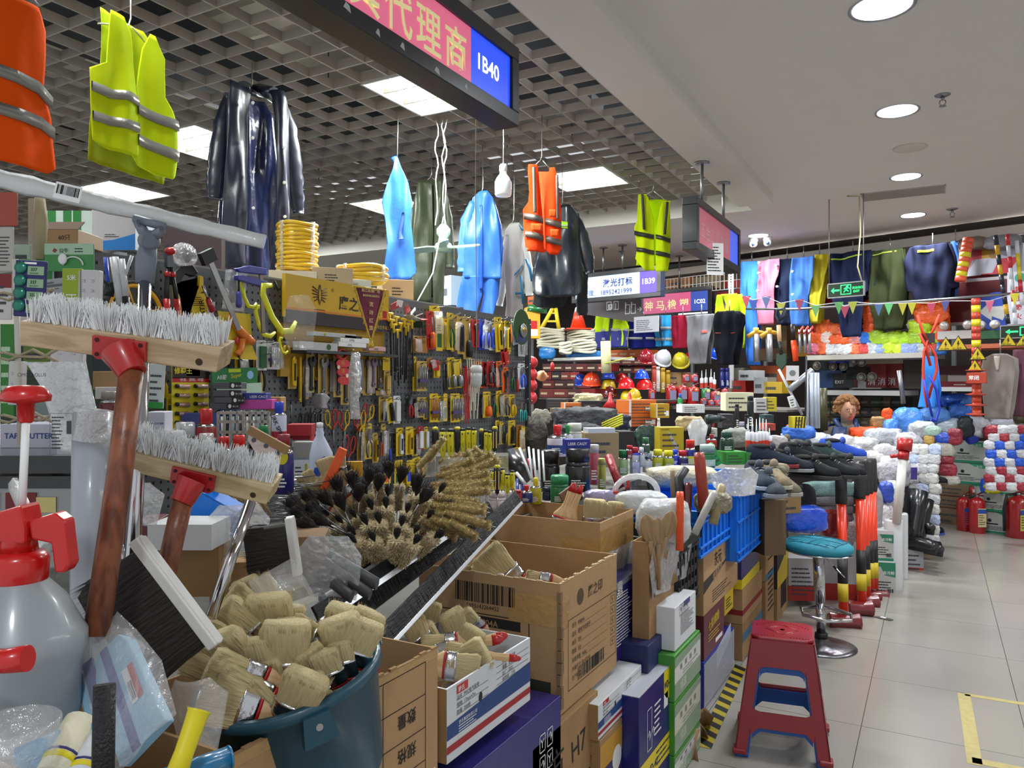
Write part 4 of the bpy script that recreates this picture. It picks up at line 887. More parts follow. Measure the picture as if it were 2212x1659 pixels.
for x,y in((299,478),(348,492)):O('screw',M().mt(DSTEEL).tube([rel(W(x,y,1.43)),rel(W(x,y,1.425))],.004,8),t)
O('hub_cap',M().mt(mat('5d6470',.5)).tube([a,rel(W(322,520,1.424))],.013,18),t)
O('pole',M().mt(CHROME).tube([rel(W(313,600,1.46)),rel(W(304,900,1.33)),rel(W(284,1240,1.2))],.0118,18),t)
NYL=mat('f2f4f6',.4,0,0,60,.08,40,coat=.3,nm='white_nylon_bristle');BW=wood('c0a888','a48a68',(8,60,60),.55);BW2=wood('c6b48f','ad9870',(8,60,60),.55);RH=wood('8a5034','5e3220',(40,40,3),.35);RP=mat('a81a1c',.35,coat=.3,nm='red_plastic')
TUFT=[]
for k in range(3):
 rr=random.Random(k+50);m=M().mt(NYL)
 for i in range(20):
  x,y=rr.uniform(-.004,.004),rr.uniform(-.004,.004);q=V((x*2.2+rr.uniform(-.004,.004),y*2,rr.uniform(.029,.037)));m.tube([(x,y,0),tuple(q)],[.001,.0005],3,cap=False)
 TUFT.append(m.mesh('bristle_tuft'))
def broom(label,c,wd,roll,rx,woodm,d1,hp,hr,nt=24,rows=3,hm=RH):
 t=T('push_broom',label,'broom',c,YAW+.05,ry=roll,rx=rx);hw=wd/2
 O('block',M().mt(woodm).prism([(-hw,-.016),(hw-.006,-.018),(hw,.018),(-hw,.018)],-.028,.028),t,bev=.0015)
 O('drill_hole',M().mt(mat('3d2c1c',.9)).tube([(hw-.03,-.0285,-.006),(hw-.03,-.027,-.006)],.005,12),t)
 for j in range(rows):
  for i in range(nt):O('bristle_tuft',TUFT[(i+j)%3],t,loc=(-hw+.012+(wd-.024)*i/(nt-1),-.018+.018*j,.018),rot=(.12*(1-j),.16,i*1.3))
 inv=t.matrix_basis.inverted()if False else(Matrix.Translation(t.location)@rot3(rx,roll,YAW+.05)).inverted()
 m=M().mt(RP).prism([(-.036,.013),(.036,.013),(.036,-.014),(.03,-.019),(-.03,-.019),(-.036,-.014)],-.035,-.028)
 q0=V((0,-.03,-.004));q1=inv@hp[0];m.tube([q0,q0+(q1-q0)*.45,q1],[.026,.0215,.0185],16);O('socket',m,t,bev=.001)
 for x in(-.029,.029):
  for z in(.008,-.012):O('screw_hole',M().mt(mat('3a0a0c',.8)).tube([(x,-.0362,z),(x,-.034,z)],.003,8),t)
 O('handle',M().mt(hm).tube([q1+(q0-q1).normalized()*.005]+[inv@q for q in hp[1:]],hr,16),t)
 return t
broom('push broom with white bristles up and red socket, nearest the camera',W(282,742,1.08),.272,math.radians(7.6),math.radians(14),BW,1.08,[W(287,808,1.04),W(262,1000,1.02),W(208,1372,.98)],.0158)
broom('second push broom lower down behind the chrome pole',W(434,1018,1.3),.26,math.radians(14),math.radians(16),BW2,1.3,[W(392,1085,1.26),W(365,1210,1.26),W(350,1300,1.25)],.0165,22)
t=T('chrome_pole','bare chrome pole leaning beside the second push broom','pole',W(455,1335,1.3));O('tube',M().mt(CHROME).tube([(0,0,0),V(W(541,1084,1.42))-t.location],.0098,14),t)
t=T('chrome_pole','thin chrome rod behind the brown broom handle','pole',W(290,1345,1.35));O('tube',M().mt(CHROME).tube([(0,0,0),V(W(250,1100,1.45))-t.location],.004,10),t)
FRO=mat('9ea4ac',.35,0,.3,8,.1,6,coat=.3,nm='frosted_film')
t=T('film_roll','tall frosted plastic film tube standing behind the brown broom handle','roll',W(190,1520,1.18));q=V(W(200,893,1.25))-t.location
O('roll',M().mt(FRO).tube([(0,0,0),q*.3,q*.6,q],[.027,.0275,.0285,.0295],24),t);O('inner_flap',M().mt(CLEAR3).tube([q*.9,q+V((.012,0,.006))],.0305,12,cap=False),t);O('bottom_tint',M().mt(mat('b8404a',.5)).tube([q*.12,q*.14],.028,20),t)
t=T('plastic_bag','frosted zip bag with printed label hanging behind the broom heads','bag',W(150,880,1.5),YAW)
pl=Pl(t.location,YAW);cloth(t,'bag',pl,[(782,58,196),(830,90,204),(880,108,214),(930,126,228),(975,140,232)],CLEAR3,.008,30,60,0,.02,n=16)
f=Face(t,(-.02,-.03,-.06),(1,0,0),(0,0,1));f.frame(0,-.03,.07,.05,.001,mat('6a6c70',.6));f.rect(.032,.01,.06,.035,mat('35433c',.5),'printed_patch');f.lines(.004,-.02,.028,.045,10);f.text('○MOLAOLUS',-.062,.12,.009)
O('inner_parts',M().mt(mat('6b6f76',.6)).ell((.02,.01,.03),(.02,.01,.02)).ell((-.01,.01,.015),(.012,.01,.015)),t)
t=T('cord_tied_pole','thin white pole with twine bows at the far left','pole',W(44,962,1.6));q=V(W(33,560,1.6))-t.location
O('pole',M().mt(mat('bdb9ad',.5)).tube([(0,0,0),q],.0055,10),t)
TW=mat('9a8f74',.8,0,.5,200)
for y,s_ in((905,1.),(770,1.),(640,.8)):
 c=V(W(40,y,1.59))-t.location
 O('twine_bow',M().mt(TW).tube([c+RT_*(.09*s_)+UP*.02*s_,c+RT_*.05*s_-UP*.002,c,c-RT_*.03+UP*.008,c-RT_*.06+UP*.002,c-RT_*.02-UP*.008,c+RT_*.03+UP*.014,c+RT_*.09-UP*.016],.0032,6),t)
SPW=mat('8f969a',.35,0,.04,20,.05,5,coat=.25,nm='milky_polyethylene');SPR=mat('c01312',.3,0,.05,20,.04,coat=.4,nm='red_sprayer_plastic')
t=T('pressure_sprayer','milky white pressure sprayer bottle with a red pump head and lever','sprayer',W(40,1590,.93),YAW)
O('bottle',M().mt(SPW).lathe([(.0,0),(.062,.0),(.066,.01),(.068,.09),(.0745,.105),(.0745,.122),(.068,.132),(.052,.165),(.03,.19),(.026,.195),(.0,.195)],40),t)
O('cap',M().mt(SPR).lathe([(.03,.186),(.032,.19),(.0335,.215),(.029,.222),(.02,.225)],28).tube([(0,0,.22),(0,0,.265)],[.022,.017],16),t)
O('nozzle',M().mt(SPR).tube([(0,0,.235),(-.035,-.01,.236),(-.07,-.012,.21)],[.013,.012,.011],10),t)
O('lever',M().mt(SPR).prism([(.018,.262),(.05,.272),(.062,.262),(.068,.21),(.062,.2),(.05,.2),(.046,.235),(.022,.24)],-.012,.012),t,bev=.003)
O('shroud',M().mt(SPR).prism([(-.03,.24),(-.02,.272),(.014,.282),(.02,.255),(.02,.235)],-.02,.02),t,bev=.004)
O('pump_rod',M().mt(WHITE).tube([(.004,0,.27),(.003,.01,.39)],.0045,10),t)
O('pump_knob',M().mt(SPR).lathe([(.0,.425),(.02,.423),(.028,.412),(.027,.405),(.01,.402),(.0085,.38),(.006,.378)],20,(.002,.011,0)),t)
t=T('pressure_sprayer','red trigger grip of another sprayer poking in at the left edge','sprayer',W(-10,1428,.8),YAW);O('grip',M().mt(SPR).tube([(-.03,0,0),(.01,0,0),(.034,0,.003)],[.013,.0125,.0135],14),t)
t=T('glass_display_case','glass display case with black top rail behind the sprayer','display case',W(60,1330,1.75),YAW)
O('top_rail',M().mt(mat('121315',.15,coat=.5)).box(-.3,.11,-.01,.3,.325,.365).box(-.3,.11,-.006,.3,.29,.318),t);O('glass',M().mt(film('8a8f88',.35,3,'display_glass')).box(-.3,.11,0,.004,0,.29),t);O('back_panel',M().mt(mat('3b3d38',.8)).box(-.3,.11,.26,.27,0,.29).box(-.3,.11,0,.27,-.02,0),t)
f=Face(t,(-.3,-.001,0),(1,0,0),(0,0,1));f.rect(.25,.15,.32,.28,mat('6e1a1e',.5),'sticker');f.text('MEIBAO',.25,.2,.02,mat('d6b46a',.5),bold=.01);f.rect(.275,.17,.32,.215,mat('cfc06a',.6),'sticker',.002);f.rect(.32,.235,.365,.27,mat('c9bd7a',.6),'sticker');f.rect(.2,.24,.235,.28,mat('d2c27a',.6),'sticker')
for i in range(7):
 q=W(10+22*i,1250+10*(i%3),1.86);O('pipe_brush',M().mt(mat('6d6c62',.8)).ell((0,0,0),(.03,.02,.02),10,6),None,loc=q,label=ORD[i]+' dim grey brush roll from the left inside the glass display case',cat='brush',group='brush rolls in the glass case')
t=T('clear_sleeve','long clear plastic sleeve leaning in front of the glass case','packaging',W(95,1190,1.25));O('sleeve',M().mt(CLEAR3).tube([(0,0,0),V(W(28,1045,1.35))-t.location],[.018,.015],6,sx=.5),t)
DBR=mat('1d1410',.6,0,.6,1,.3,1,stretch=(220,220,8),nm='dark_horsehair')
def bench(label,px,py,d,a,L,ln,side,seed,tow=0.1):
 x=vdir(a,.0);z=vdir(a+side,tow);y=z.cross(x).normalized();x=y.cross(z)
 t=T('bench_brush',label,'brush',W(px,py,d));t.rotation_euler=Matrix(((x.x,y.x,z.x),(x.y,y.y,z.y),(x.z,y.z,z.z))).to_euler()
 m=M().mt(mat('c9c9c4',.35,coat=.2));pr=[]
 for i in range(13):g=PI/2+PI*i/12;pr.append((-L/2+.014*math.cos(g)+.0,.012*math.sin(g)))
 m.prism([(p[0],p[1])for p in pr]+[(L/2,-.012),(L/2+.002,0),(L/2,.012)],-.008,.008,T=Matrix.Rotation(PI/2,4,'X'));O('handle',m,t,bev=.002)
 m=M().mt(mat('c9c9c4',.35)).box(-L/2-.012,L/2,-.019,.019,-.006,.008);O('block',m,t,bev=.002)
 O('bristles',bristle_mesh(L*.96,.034,ln,1.04,420,seed,DBR),t,loc=(-.004,0,.008))
 O('hang_hole',M().mt(BLACK).tube([(-L/2-.004,-.0195,0),(-L/2-.004,-.018,0)],.002,8),t)
 return t
bench('large dark bristled bench brush with a white handle beside the sprayer',388,1285,1.12,143,.18,.1,90,3)
bench('upright dark bristled bench brush with a white handle behind the bucket',636,1185,1.55,172,.105,.085,90,4)
t,f,e,L,h=carton('open brown carton at the lower left holding blue mop refills',-.78,255,505,1575,1659,.45,KRAFT2,True,zt=.98,zb=.55)
LBL=mat('8fbbd6',.5,0,.2,30,.08);DBL=mat('1c2e8c',.4,coat=.2)
t=T('mop_refill','light blue film-wrapped mop refill with a dark blue stripe and price label','mop',W(285,1520,.93));z_=V(W(232,1366,1.0))-t.location;t.rotation_euler=orient(z_,FW)
O('body',M().mt(LBL).prism([(-.036,-.06),(.04,-.06),(.03,.075),(.02,.092),(-.02,.092),(-.034,.06)],-.008,.008),t,bev=.002);O('stripe',M().mt(DBL).box(-.012,.0,-.0095,-.007,-.06,.09),t)
f=Face(t,(-.036,-.0085,-.06),(1,0,0),(0,0,1));f.rect(.044,.05,.062,.1,WHITE,'paper_label');f.rect(.054,.05,.063,.1,mat('b03434',.5),'paper_label',.001);f.bars(.046,.054,.053,.08,n=8)
O('film',M().mt(CLEAR).sheet([(-.07,-.05,.06),(0,-.05,.07),(.07,-.04,.05),(.115,-.03,.035)],lambda x,z:-.016+.004*math.sin(90*x+50*z),10,.0006),t)
t=T('mop_refill','second light blue mop refill tucked behind the labelled one','mop',W(215,1530,.95));t.rotation_euler=orient(V(W(186,1415,1.0))-t.location,FW)
O('body',M().mt(LBL).box(-.02,.03,-.006,.006,-.05,.06),t,bev=.004);O('stripe',M().mt(DBL).box(-.002,.014,-.0085,-.005,-.05,.065),t)
t=T('grip_tool','black ribbed rubber handle standing in the front-left carton','handle',W(222,1700,.78));O('grip',M().mt(mat('16171a',.45,0,.6,300)).tube([(0,0,0),V(W(226,1478,.8))-t.location],.0108,18),t)
t=T('yellow_tool','flared yellow plastic handle leaning in the front-left carton','handle',W(375,1690,.82));q=V(W(430,1535,.86))-t.location;O('grip',M().mt(mat('d6c60c',.4,coat=.2)).tube([(0,0,0),q*.4,q*.8,q*.97,q],[.0135,.0115,.0125,.0135,.0148],18,sx=.8),t)
t=T('blue_tube','glossy blue plastic tube lying across the lower left corner','tube',W(340,1690,.85));q=V(W(497,1635,.9))-t.location;O('tube',M().mt(mat('1f6f9c',.25,coat=.5)).tube([(0,0,0),q],.0125,18).tube([q*.98,q*1.01],[.0132,.0132],18),t)
t=T('clear_mug','clear plastic scoop with a rounded rim at the lower left edge','scoop',W(30,1690,.78),YAW);O('bowl',M().mt(CLEAR).lathe([(.035,0),(.04,.03),(.043,.06),(.041,.062),(.038,.03),(.03,.004)],24),t)
for i,(x0,y0,x1,y1,r,c,l)in enumerate([(40,1640,200,1570,.012,'5f97b8','light blue roller sleeve lying across the lower left corner'),(60,1665,205,1605,.012,'4c86aa','second light blue roller sleeve under the first'),(110,1680,175,1560,.018,'d8d3b8','white and yellow striped roller in film'),(165,1700,215,1590,.017,'c9cbd2','pale roller in crinkled film beside the rubber handle')]):
 t=T('paint_roller',l,'paint roller',W(x0,y0,.8));q=V(W(x1,y1,.86))-t.location;O('sleeve',M().mt(mat(c,.6,0,.4,60,.1)).tube([(0,0,0),q],r,16),t)
 if i>1:O('band',M().mt(mat('d3c50f',.5)).tube([q*.2,q*.3],r*1.04,16).mt(mat('20206a',.5)).tube([q*.32,q*.36],r*1.04,16),t)
t=T('cleaning_brush','white bristled roller brush end with red label behind the bench brush','brush',W(385,1150,1.5),YAW)
O('box',M().mt(mat('c8cacc',.6)).box(-.06,.065,0,.1,-.035,.015),t);
t=T('dustpan','bright blue plastic dustpan in the heap behind the second broom','dustpan',W(455,1110,1.7),YAW,ry=.5,rx=.3)
O('pan',M().mt(mat('1173d6',.35,coat=.2)).box(-.06,.06,-.02,-.016,-.05,.05).box(-.06,-.056,-.02,.02,-.05,.05).box(.056,.06,-.02,.02,-.05,.05).box(-.06,.06,-.02,.02,.046,.05),t,bev=.002);O('knob',M().mt(mat('1530c8',.3,coat=.5)).ell((-.02,.02,.055),(.014,.014,.012)),t)
def crumple(label,x0,y0,x1,y1,d,seed,mt=CLEAR2,amp=.03,name='plastic_film',cat='packaging',k=26,par=None):
 pl=Pl(W((x0+x1)/2,(y0+y1)/2,d),YAW);t=T(name,label,cat,pl.p,YAW)
 cloth(t,'film',pl,[(y0,x0+(x1-x0)*.25,x1-(x1-x0)*.2),(y0+(y1-y0)*.3,x0,x1),(y0+(y1-y0)*.7,x0+4,x1-6),(y1,x0+(x1-x0)*.2,x1-(x1-x0)*.1)],mt,amp,k,seed,0,.04,.001,n=22,nr=14);return t
crumple('crumpled clear film between the chrome pole and the second broom',262,1035,375,1125,1.55,71);crumple('crumpled clear film wad below the second broom',455,1085,585,1200,1.62,72);crumple('thin clear film over the bench brush bottom',190,1340,330,1490,1.02,73,CLEAR)
crumple('clear film trailing over the carton behind the bench brush',380,1440,500,1600,1.15,74,CLEAR)
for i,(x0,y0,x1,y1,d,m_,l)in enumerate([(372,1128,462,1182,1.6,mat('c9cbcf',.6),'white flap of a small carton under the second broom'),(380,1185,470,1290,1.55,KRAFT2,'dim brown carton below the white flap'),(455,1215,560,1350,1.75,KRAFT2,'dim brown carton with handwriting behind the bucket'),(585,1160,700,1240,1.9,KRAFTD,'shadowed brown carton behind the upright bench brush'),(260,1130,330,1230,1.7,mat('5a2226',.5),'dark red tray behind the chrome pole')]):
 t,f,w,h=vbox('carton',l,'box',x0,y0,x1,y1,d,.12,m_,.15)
BKB=mat('141519',.55,0,.6,1,.4,1,stretch=(30,260,260),nm='black_strip_bristle')
def strip_brush(label,a,b,wd,up,rail=.006,cap=False):
 p0,p1=W(*a),W(*b);t=T('strip_brush',label,'brush',p0);x=(p1-p0);L=x.length;x=x.normalized();z=(UP*up[1]+RT_*up[0]-FW*.3);z=(z-x*z.dot(x)).normalized();y=z.cross(x)
 t.rotation_euler=Matrix(((x.x,y.x,z.x),(x.y,y.y,z.y),(x.z,y.z,z.z))).to_euler()
 O('rail',M().mt(mat('d4d7dc',.3,.5,0,60,.05,nm='aluminium_rail')).box(0,L,-rail,rail,-rail,rail),t,bev=.001)
 rr=random.Random(int(a[0]));m=M().mt(BKB);n=int(L/.004)
 m.box(0,L,-.004,.004,0,wd*.9)
 for i in range(n):q=L*i/n;m.add([(q,-.005,0),(q+.005,-.005,0),(q+rr.uniform(-.004,.008),rr.uniform(-.01,.0),wd*rr.uniform(.93,1.04))],[(0,1,2)])
 O('bristles',m,t);return t
strip_brush('strip brush with the foremost aluminium rail over the white carton',(826,1412,1.75),(1126,1086,2.75),.055,(-.6,.8),.0055)
strip_brush('middle black strip brush below the railed pair',(700,1400,1.85),(1070,1118,2.7),.07,(-.6,.8),.002)
strip_brush('film-wrapped strip brush with the lower aluminium rail',(690,1345,1.8),(1046,1104,2.6),.045,(-.6,.8),.0075)
strip_brush('strip brush with the upper aluminium rail furthest back',(700,1290,1.9),(1020,1090,2.65),.015,(-.6,.8),.0075)
crumple('shiny film wrapped around the ends of the strip brushes',1015,1082,1055,1115,2.55,75,CLEAR3,.012)
t=crumple('film-wrapped bundle of black refills lying over the strip brushes',640,1150,790,1290,1.75,76,CLEAR2,.03)
for i,(x0,y0,x1,y1)in enumerate([(700,1215,800,1285),(720,1205,815,1262),(690,1235,760,1290)]):
 t=T('squeegee_refill',ORD[i]+' dark flat refill poking from the film-wrapped bundle','refill',W(x0,y0,1.78),0,'squeegee refills');O('blade',M().mt(mat('4c4d4f',.4)).tube([(0,0,0),V(W(x1,y1,1.7))-t.location],.016,6,sx=.35),t)
CB=mat('bba983',.85,0,.4,300,.25,60,nm='pale_bristle');DT=mat('1c1512',.8,0,.6,200)
def fuzzy(r,L,n,mt,seed,tip=True,cone=False):
 rr=random.Random(seed);m=M().mt(mt);m.tube([(0,0,0),(0,0,L*.25),(0,0,L*.75),(0,0,L)],[r*.45,r*.6,r*.6,r*.4],8)
 for i in range(n):
  z=L*rr.random();g=rr.uniform(0,2*PI);c,s_=math.cos(g),math.sin(g);q=r*rr.uniform(.85,1.1);w=r*.12
  m.add([(c*r*.5-s_*w,s_*r*.5+c*w,z),(c*r*.5+s_*w,s_*r*.5-c*w,z),(c*q,s_*q,z+rr.uniform(-.1,.2)*r)],[(0,1,2)])
 return m
def tuft(r,L,seed,mt=DT,n=110):
 rr=random.Random(seed);m=M().mt(mt);m.lathe([(.001,0),(r*.5,L*.4),(r*.55,L*.75),(.001,L*.9)],8)
 for i in range(n):
  g=rr.uniform(0,2*PI);c,s_=math.cos(g),math.sin(g);e=rr.uniform(.3,1.1)*r;z=L*rr.uniform(.7,1.15);w=r*.07
  m.add([(c*r*.1-s_*w,s_*r*.1+c*w,L*.1),(c*r*.1+s_*w,s_*r*.1-c*w,L*.1),(c*e,s_*e,z)],[(0,1,2)])
 return m
t=T('bottle_brush','x','brush',(0,0,-5),0,'black-tipped bottle brushes');O('stem',M().mt(STEEL).tube([(0,0,-.12),(0,0,0)],.0016,5),t);O('bristles',fuzzy(.024,.1,700,CB,1),t);O('tip_tuft',tuft(.017,.05,2),t,loc=(0,0,.095));BB=t
k=0
rr=random.Random(5)
for ring,(n,rad,d0)in enumerate([(9,168,2.5),(10,140,2.42),(9,108,2.32),(7,75,2.22),(5,45,2.12)]):
 for i in range(n):
  a=-62+112*(i+.5*(ring%2))/(n-.5)+rr.uniform(-4,4);bx,by=840+a*.6,1222
  x=bx+(rad-40)*math.sin(math.radians(a))*.9;y=by-(rad-40)*math.cos(math.radians(a))*.95
  put(BB,W(x,y,d0),eul_z(vdir(a,.25+.12*ring)),'black-tufted bottle brush, '+ORD[i]+' from left in the '+('rearmost','second','third','fourth','front')[ring]+' fan row',rr.uniform(.85,1.1))
t=T('duster','x','brush',(0,0,-5),0,'dark round dusters');O('stem',M().mt(STEEL).tube([(0,0,-.1),(0,0,0)],.002,5),t);O('bristles',tuft(.032,.07,5,n=170),t);DU=t
for i,(x,y,a)in enumerate([(738,1070,-20),(762,1058,0),(720,1095,-40),(700,1115,-50),(745,1105,-20),(775,1085,5),(690,1090,-50),(672,1120,-60),(715,1135,-60),(795,1050,10),(840,1035,0),(865,1045,10),(892,1062,20),(660,1100,-60),(748,1040,-5),(690,1145,-60),(815,1062,10),(905,1090,35)]):
 put(DU,W(x,y,2.5-.004*(y-1030)),eul_z(vdir(a,.2)),ORD[i]+' dark fluffy duster head in the heap behind the bottle brushes',1.0)
t=T('tube_brush','x','brush',(0,0,-5),0,'pale round tube brushes');O('bristles',fuzzy(.0185,.12,800,mat('b8a36f',.85,0,.3,300,.2,60),3),t);O('stem',M().mt(STEEL).tube([(0,0,.11),(0,0,.135)],.0018,5),t);TB_=t
rr=random.Random(8);k=0
for j in range(9):
 for i in range(4):
  x=935+i*20+j*-3+6*(j%2)+(14 if j<3 else 0);y=1002+j*15+rr.uniform(-3,3)+i*2;a=62+j*6+rr.uniform(-6,6)
  put(TB_,W(x,y,2.75-.07*j+.03*(3-i)),eul_z(vdir(a,.35)),ORD[i]+' tube brush from the left in the '+ORD[j]+' layer of the pale round brush stack',rr.uniform(.8,1.05))
for i,(x,y,a)in enumerate([(905,1010,40),(925,995,35),(985,1005,50),(1000,1018,55)]):put(TB_,W(x,y,2.85),eul_z(vdir(a,.2)),ORD[i]+' loose tube brush poking up above the round brush stack',.9)
crumple('clear open bag over the pale round brush stack',945,985,1045,1060,2.8,77,CLEAR,.02)
m=M().mt(STEEL);rr=random.Random(4)
for i in range(130):
 x,y=rr.uniform(565,640),1030+rr.uniform(0,95);d=rr.uniform(2.3,2.5);a=W(x,y,d);b=W(x+rr.uniform(50,95),y-6+rr.uniform(-9,9),d+.05);m.tube([a-W(600,1080,2.4),b-W(600,1080,2.4)],.0016,4)
t=T('wire_brush_bundle','bundle of silver wire brush stems beside the second broom','brush',W(600,1080,2.4));o=O('wire_stems',m,t,kind='stuff')
m=M().mt(CB)
for i in range(60):
 x,y=rr.uniform(495,590),1080+rr.uniform(-25,60);d=rr.uniform(2.15,2.3);a=W(x,y,d)-W(600,1080,2.4);m.tube([a,a+vdir(rr.uniform(-80,-30))*.06],[.004,.008],5)
O('bristle_tips',m,t,kind='stuff')
for i,(x,y,a,k)in enumerate([(672,1048,-30,1),(710,1020,-18,1),(735,1008,-8,2),(685,1072,-60,1),(705,1066,-50,1),(722,1058,-50,0),(745,1050,-40,1),(762,1040,-30,2),(698,1085,-60,0)]):
 pbrush(x,y,2.4,a,k,ORD[i]+' pale fan brush from the left standing behind the black dusters',.1,.9,0,'fan brushes behind the dusters')
t=T('bowl','white rimmed bowl with red plastic under the bottle brushes','bowl',W(905,1165,2.3));O('bowl',M().mt(WHITE).lathe([(.03,-.03),(.055,0),(.058,.002),(.056,.005),(.05,0),(.028,-.025)],24),t);O('red_lining',M().mt(RED).lathe([(.0,.03),(.02,.02),(.045,.001)],12),t)
t=T('paint_scraper','speckled pale floor scraper blade with a worn wooden back','scraper',W(572,970,2.0),YAW,ry=.5)
O('plate',M().mt(mat('cbb9b2',.5,0,.4,60,.35,90)).prism([(-.055,.02),(.05,.02),(.045,0),(.012,-.022),(.016,-.09),(-.016,-.09),(-.012,-.022),(-.05,0)],-.004,.004),t,bev=.001);O('back',M().mt(KRAFT2).box(-.06,.055,-.006,.008,.014,.036),t)
for x,z in((-.035,.008),(0,.01),(.035,.008)):O('screw',M().mt(DSTEEL).tube([(x,-.007,z),(x,-.003,z)],.006,8),t)
t=T('utility_scraper','orange plastic handled tool standing among the fan brushes','scraper',W(705,1045,2.35),YAW,ry=.45);O('grip',M().mt(mat('ee5a10',.35,coat=.2)).prism([(-.01,-.02),(.01,-.02),(.014,.06),(.013,.12),(-.013,.12),(-.012,.06)],-.008,.008),t,bev=.002)
# TOOL WALL (pegboard parallel to the aisle)
PX=-2.42
GB=mat('5f6266',.5,.3,.05,30,.08,nm='grey_pegboard')
a=onX(196,700,PX);b=onX(1134,700,PX)
t=T('pegboard','long grey perforated tool wall running parallel to the aisle','pegboard',(PX,a.y,.78),PI/2);PLEN=b.y-a.y
zt=onX(1000,668,PX).z-.78
O('panel',M().mt(GB).box(0,PLEN,0,.02,0,zt),t)
m=M().mt(mat('1d1e20',.9))
for i in range(int(PLEN/.03)):
 for j in range(int(zt/.03)):
  x,z=.02+i*.03,.02+j*.03;m.add([(x-.004,-.0005,z-.005),(x+.004,-.0005,z-.005),(x+.004,-.0005,z+.005),(x-.004,-.0005,z+.005)],[(0,1,2,3)])
O('peg_holes',m,t,kind='stuff');O('end_post',M().mt(DSTEEL).box(PLEN,PLEN+.03,-.03,.04,-.78,zt),t)
CY_=mat('d8b822',.5,0,.05,20,.12,8,nm='yellow_card');CK=mat('b89a4e',.55,0,.05,20,.15,8,nm='tan_card')
HK=M().mt(CHROME).tube([(0,.03,.0),(0,-.06,0),(0,-.064,.008)],.002,5).mesh('hook')
def peg(name,label,cat,x0,y0,x1,y1,off=.03,tilt=0.,group=None,hook=True):
 X=PX+off;xm,ym=(x0+x1)/2,(y0+y1)/2;c=onX(xm,ym,X);w=onX(x1,ym,X).y-onX(x0,ym,X).y;h=onX(xm,y0,X).z-onX(xm,y1,X).z
 t=T(name,label,cat,c,PI/2,group,ry=tilt)
 if hook:O('hook',HK,t,loc=(0,0,h/2-.01))
 return t,w,h
def card(t,w,h,m_,head=True):
 O('backing_card',M().mt(m_).prism([(-w/2,-h/2),(w/2,-h/2),(w/2,h/2-.006),(w/2-.006,h/2),(-w/2+.006,h/2),(-w/2,h/2-.006)],.002,.004),t)
 if head:
  f=Face(t,(0,.002,0),(1,0,0),(0,0,1));f.P([(-w*.3,h*.4),(0,h*.43),(w*.3,h*.47),(w*.12,h*.41),(w*.02,h*.39)],BLACK,'printed_mark')
def k_wrench(t,w,h,c,r=1.):
 s_=min(w*.5,h*.16);m=M().mt(c)
 m.prism([(-s_*.28,-h*.38),(s_*.28,-h*.38),(s_*.3,h*.14),(-s_*.3,h*.14)],-.008,-.001)
 m.prism([(-s_*.3,h*.1),(s_*.3,h*.1),(s_*.9,h*.2),(s_*.8,h*.32),(s_*.35,h*.36),(s_*.3,h*.25),(-s_*.25,h*.22),(-s_*.4,h*.34),(-s_*.75,h*.28),(-s_*.7,h*.18)],-.012,-.001)
 O('wrench',m.lathe([(s_*.45,-.003),(s_*.5,0),(s_*.45,.003),(s_*.2,.003),(s_*.2,-.003)],12,T=Matrix.Translation((0,-.006,-h*.4))@Matrix.Rotation(PI/2,4,'X')),t)
def k_pliers(t,w,h,c,c2=None):
 m=M().mt(c)
 for s_ in(-1,1):m.tube([(s_*w*.04,-.012,h*.1),(s_*w*.26,-.014,-.08*h),(s_*w*.3,-.014,-.28*h),(s_*w*.2,-.013,-.44*h)],[w*.07,w*.1,w*.1,w*.07],8)
 O('grips',m,t,kind=None);O('jaws',M().mt(c2 or STEEL).prism([(-w*.16,h*.06),(w*.16,h*.06),(w*.2,h*.16),(w*.07,h*.36),(-w*.07,h*.36),(-w*.2,h*.16)],-.018,-.006),t)
def k_driver(t,w,h,c,c2=None):
 O('grip',M().mt(c).lathe([(.0,-h*.46),(w*.22,-h*.44),(w*.25,-h*.3),(w*.2,-h*.12),(w*.14,-h*.06),(.001,-h*.05)],12,(0,-.014,0)),t);O('shaft',M().mt(c2 or STEEL).tube([(0,-.014,-h*.06),(0,-.014,h*.34)],w*.05,6),t)
def k_knife(t,w,h,c,c2=None):
 O('body',M().mt(c).prism([(-w*.2,-h*.42),(w*.24,-h*.44),(w*.26,-h*.1),(w*.2,h*.22),(w*.05,h*.3),(-w*.14,h*.22)],-.014,-.002),t,bev=.002);O('slider',M().mt(c2 or BLACK).box(-w*.08,w*.1,-.017,-.013,-h*.3,h*.12),t)
def k_rods(t,w,h,c,c2=None,n=5):
 rod=M().mt(c).tube([(0,0,-h*.42),(0,0,h*.3)],w*.05,6).mesh('rod')
 for i in range(n):O('rod',rod,t,loc=(-w*.36+w*.72*i/(n-1),-.008,.01*(i%2)))
 O('holder',M().mt(c2 or mat('4a3b6e',.5)).box(-w*.45,w*.45,-.016,-.001,-h*.2,-h*.1),t)
def k_bar(t,w,h,c,c2=None):O('tool',M().mt(c).box(-w*.3,w*.3,-.012,-.001,-h*.42,h*.3),t,bev=.002)
def k_print(t,w,h,c,c2=None):
 f=Face(t,(0,.0018,0),(1,0,0),(0,0,1));f.rect(-w*.35,-h*.4,w*.35,h*.0,c,'printed_picture');f.lines(-w*.35,h*.05,w*.35,h*.25,3)
def blister(t,w,h):O('blister',M().mt(CLEAR).sheet([(-h*.46,-w*.44,w*.44),(-h*.3,-w*.44,w*.44),(h*.3,-w*.42,w*.42)],lambda x,z:-.022+.003*math.sin(60*z),4,.001),t)
S_,D_,K_,P_=STEEL,DSTEEL,BLACK,mat('d4ae10',.35,coat=.2)
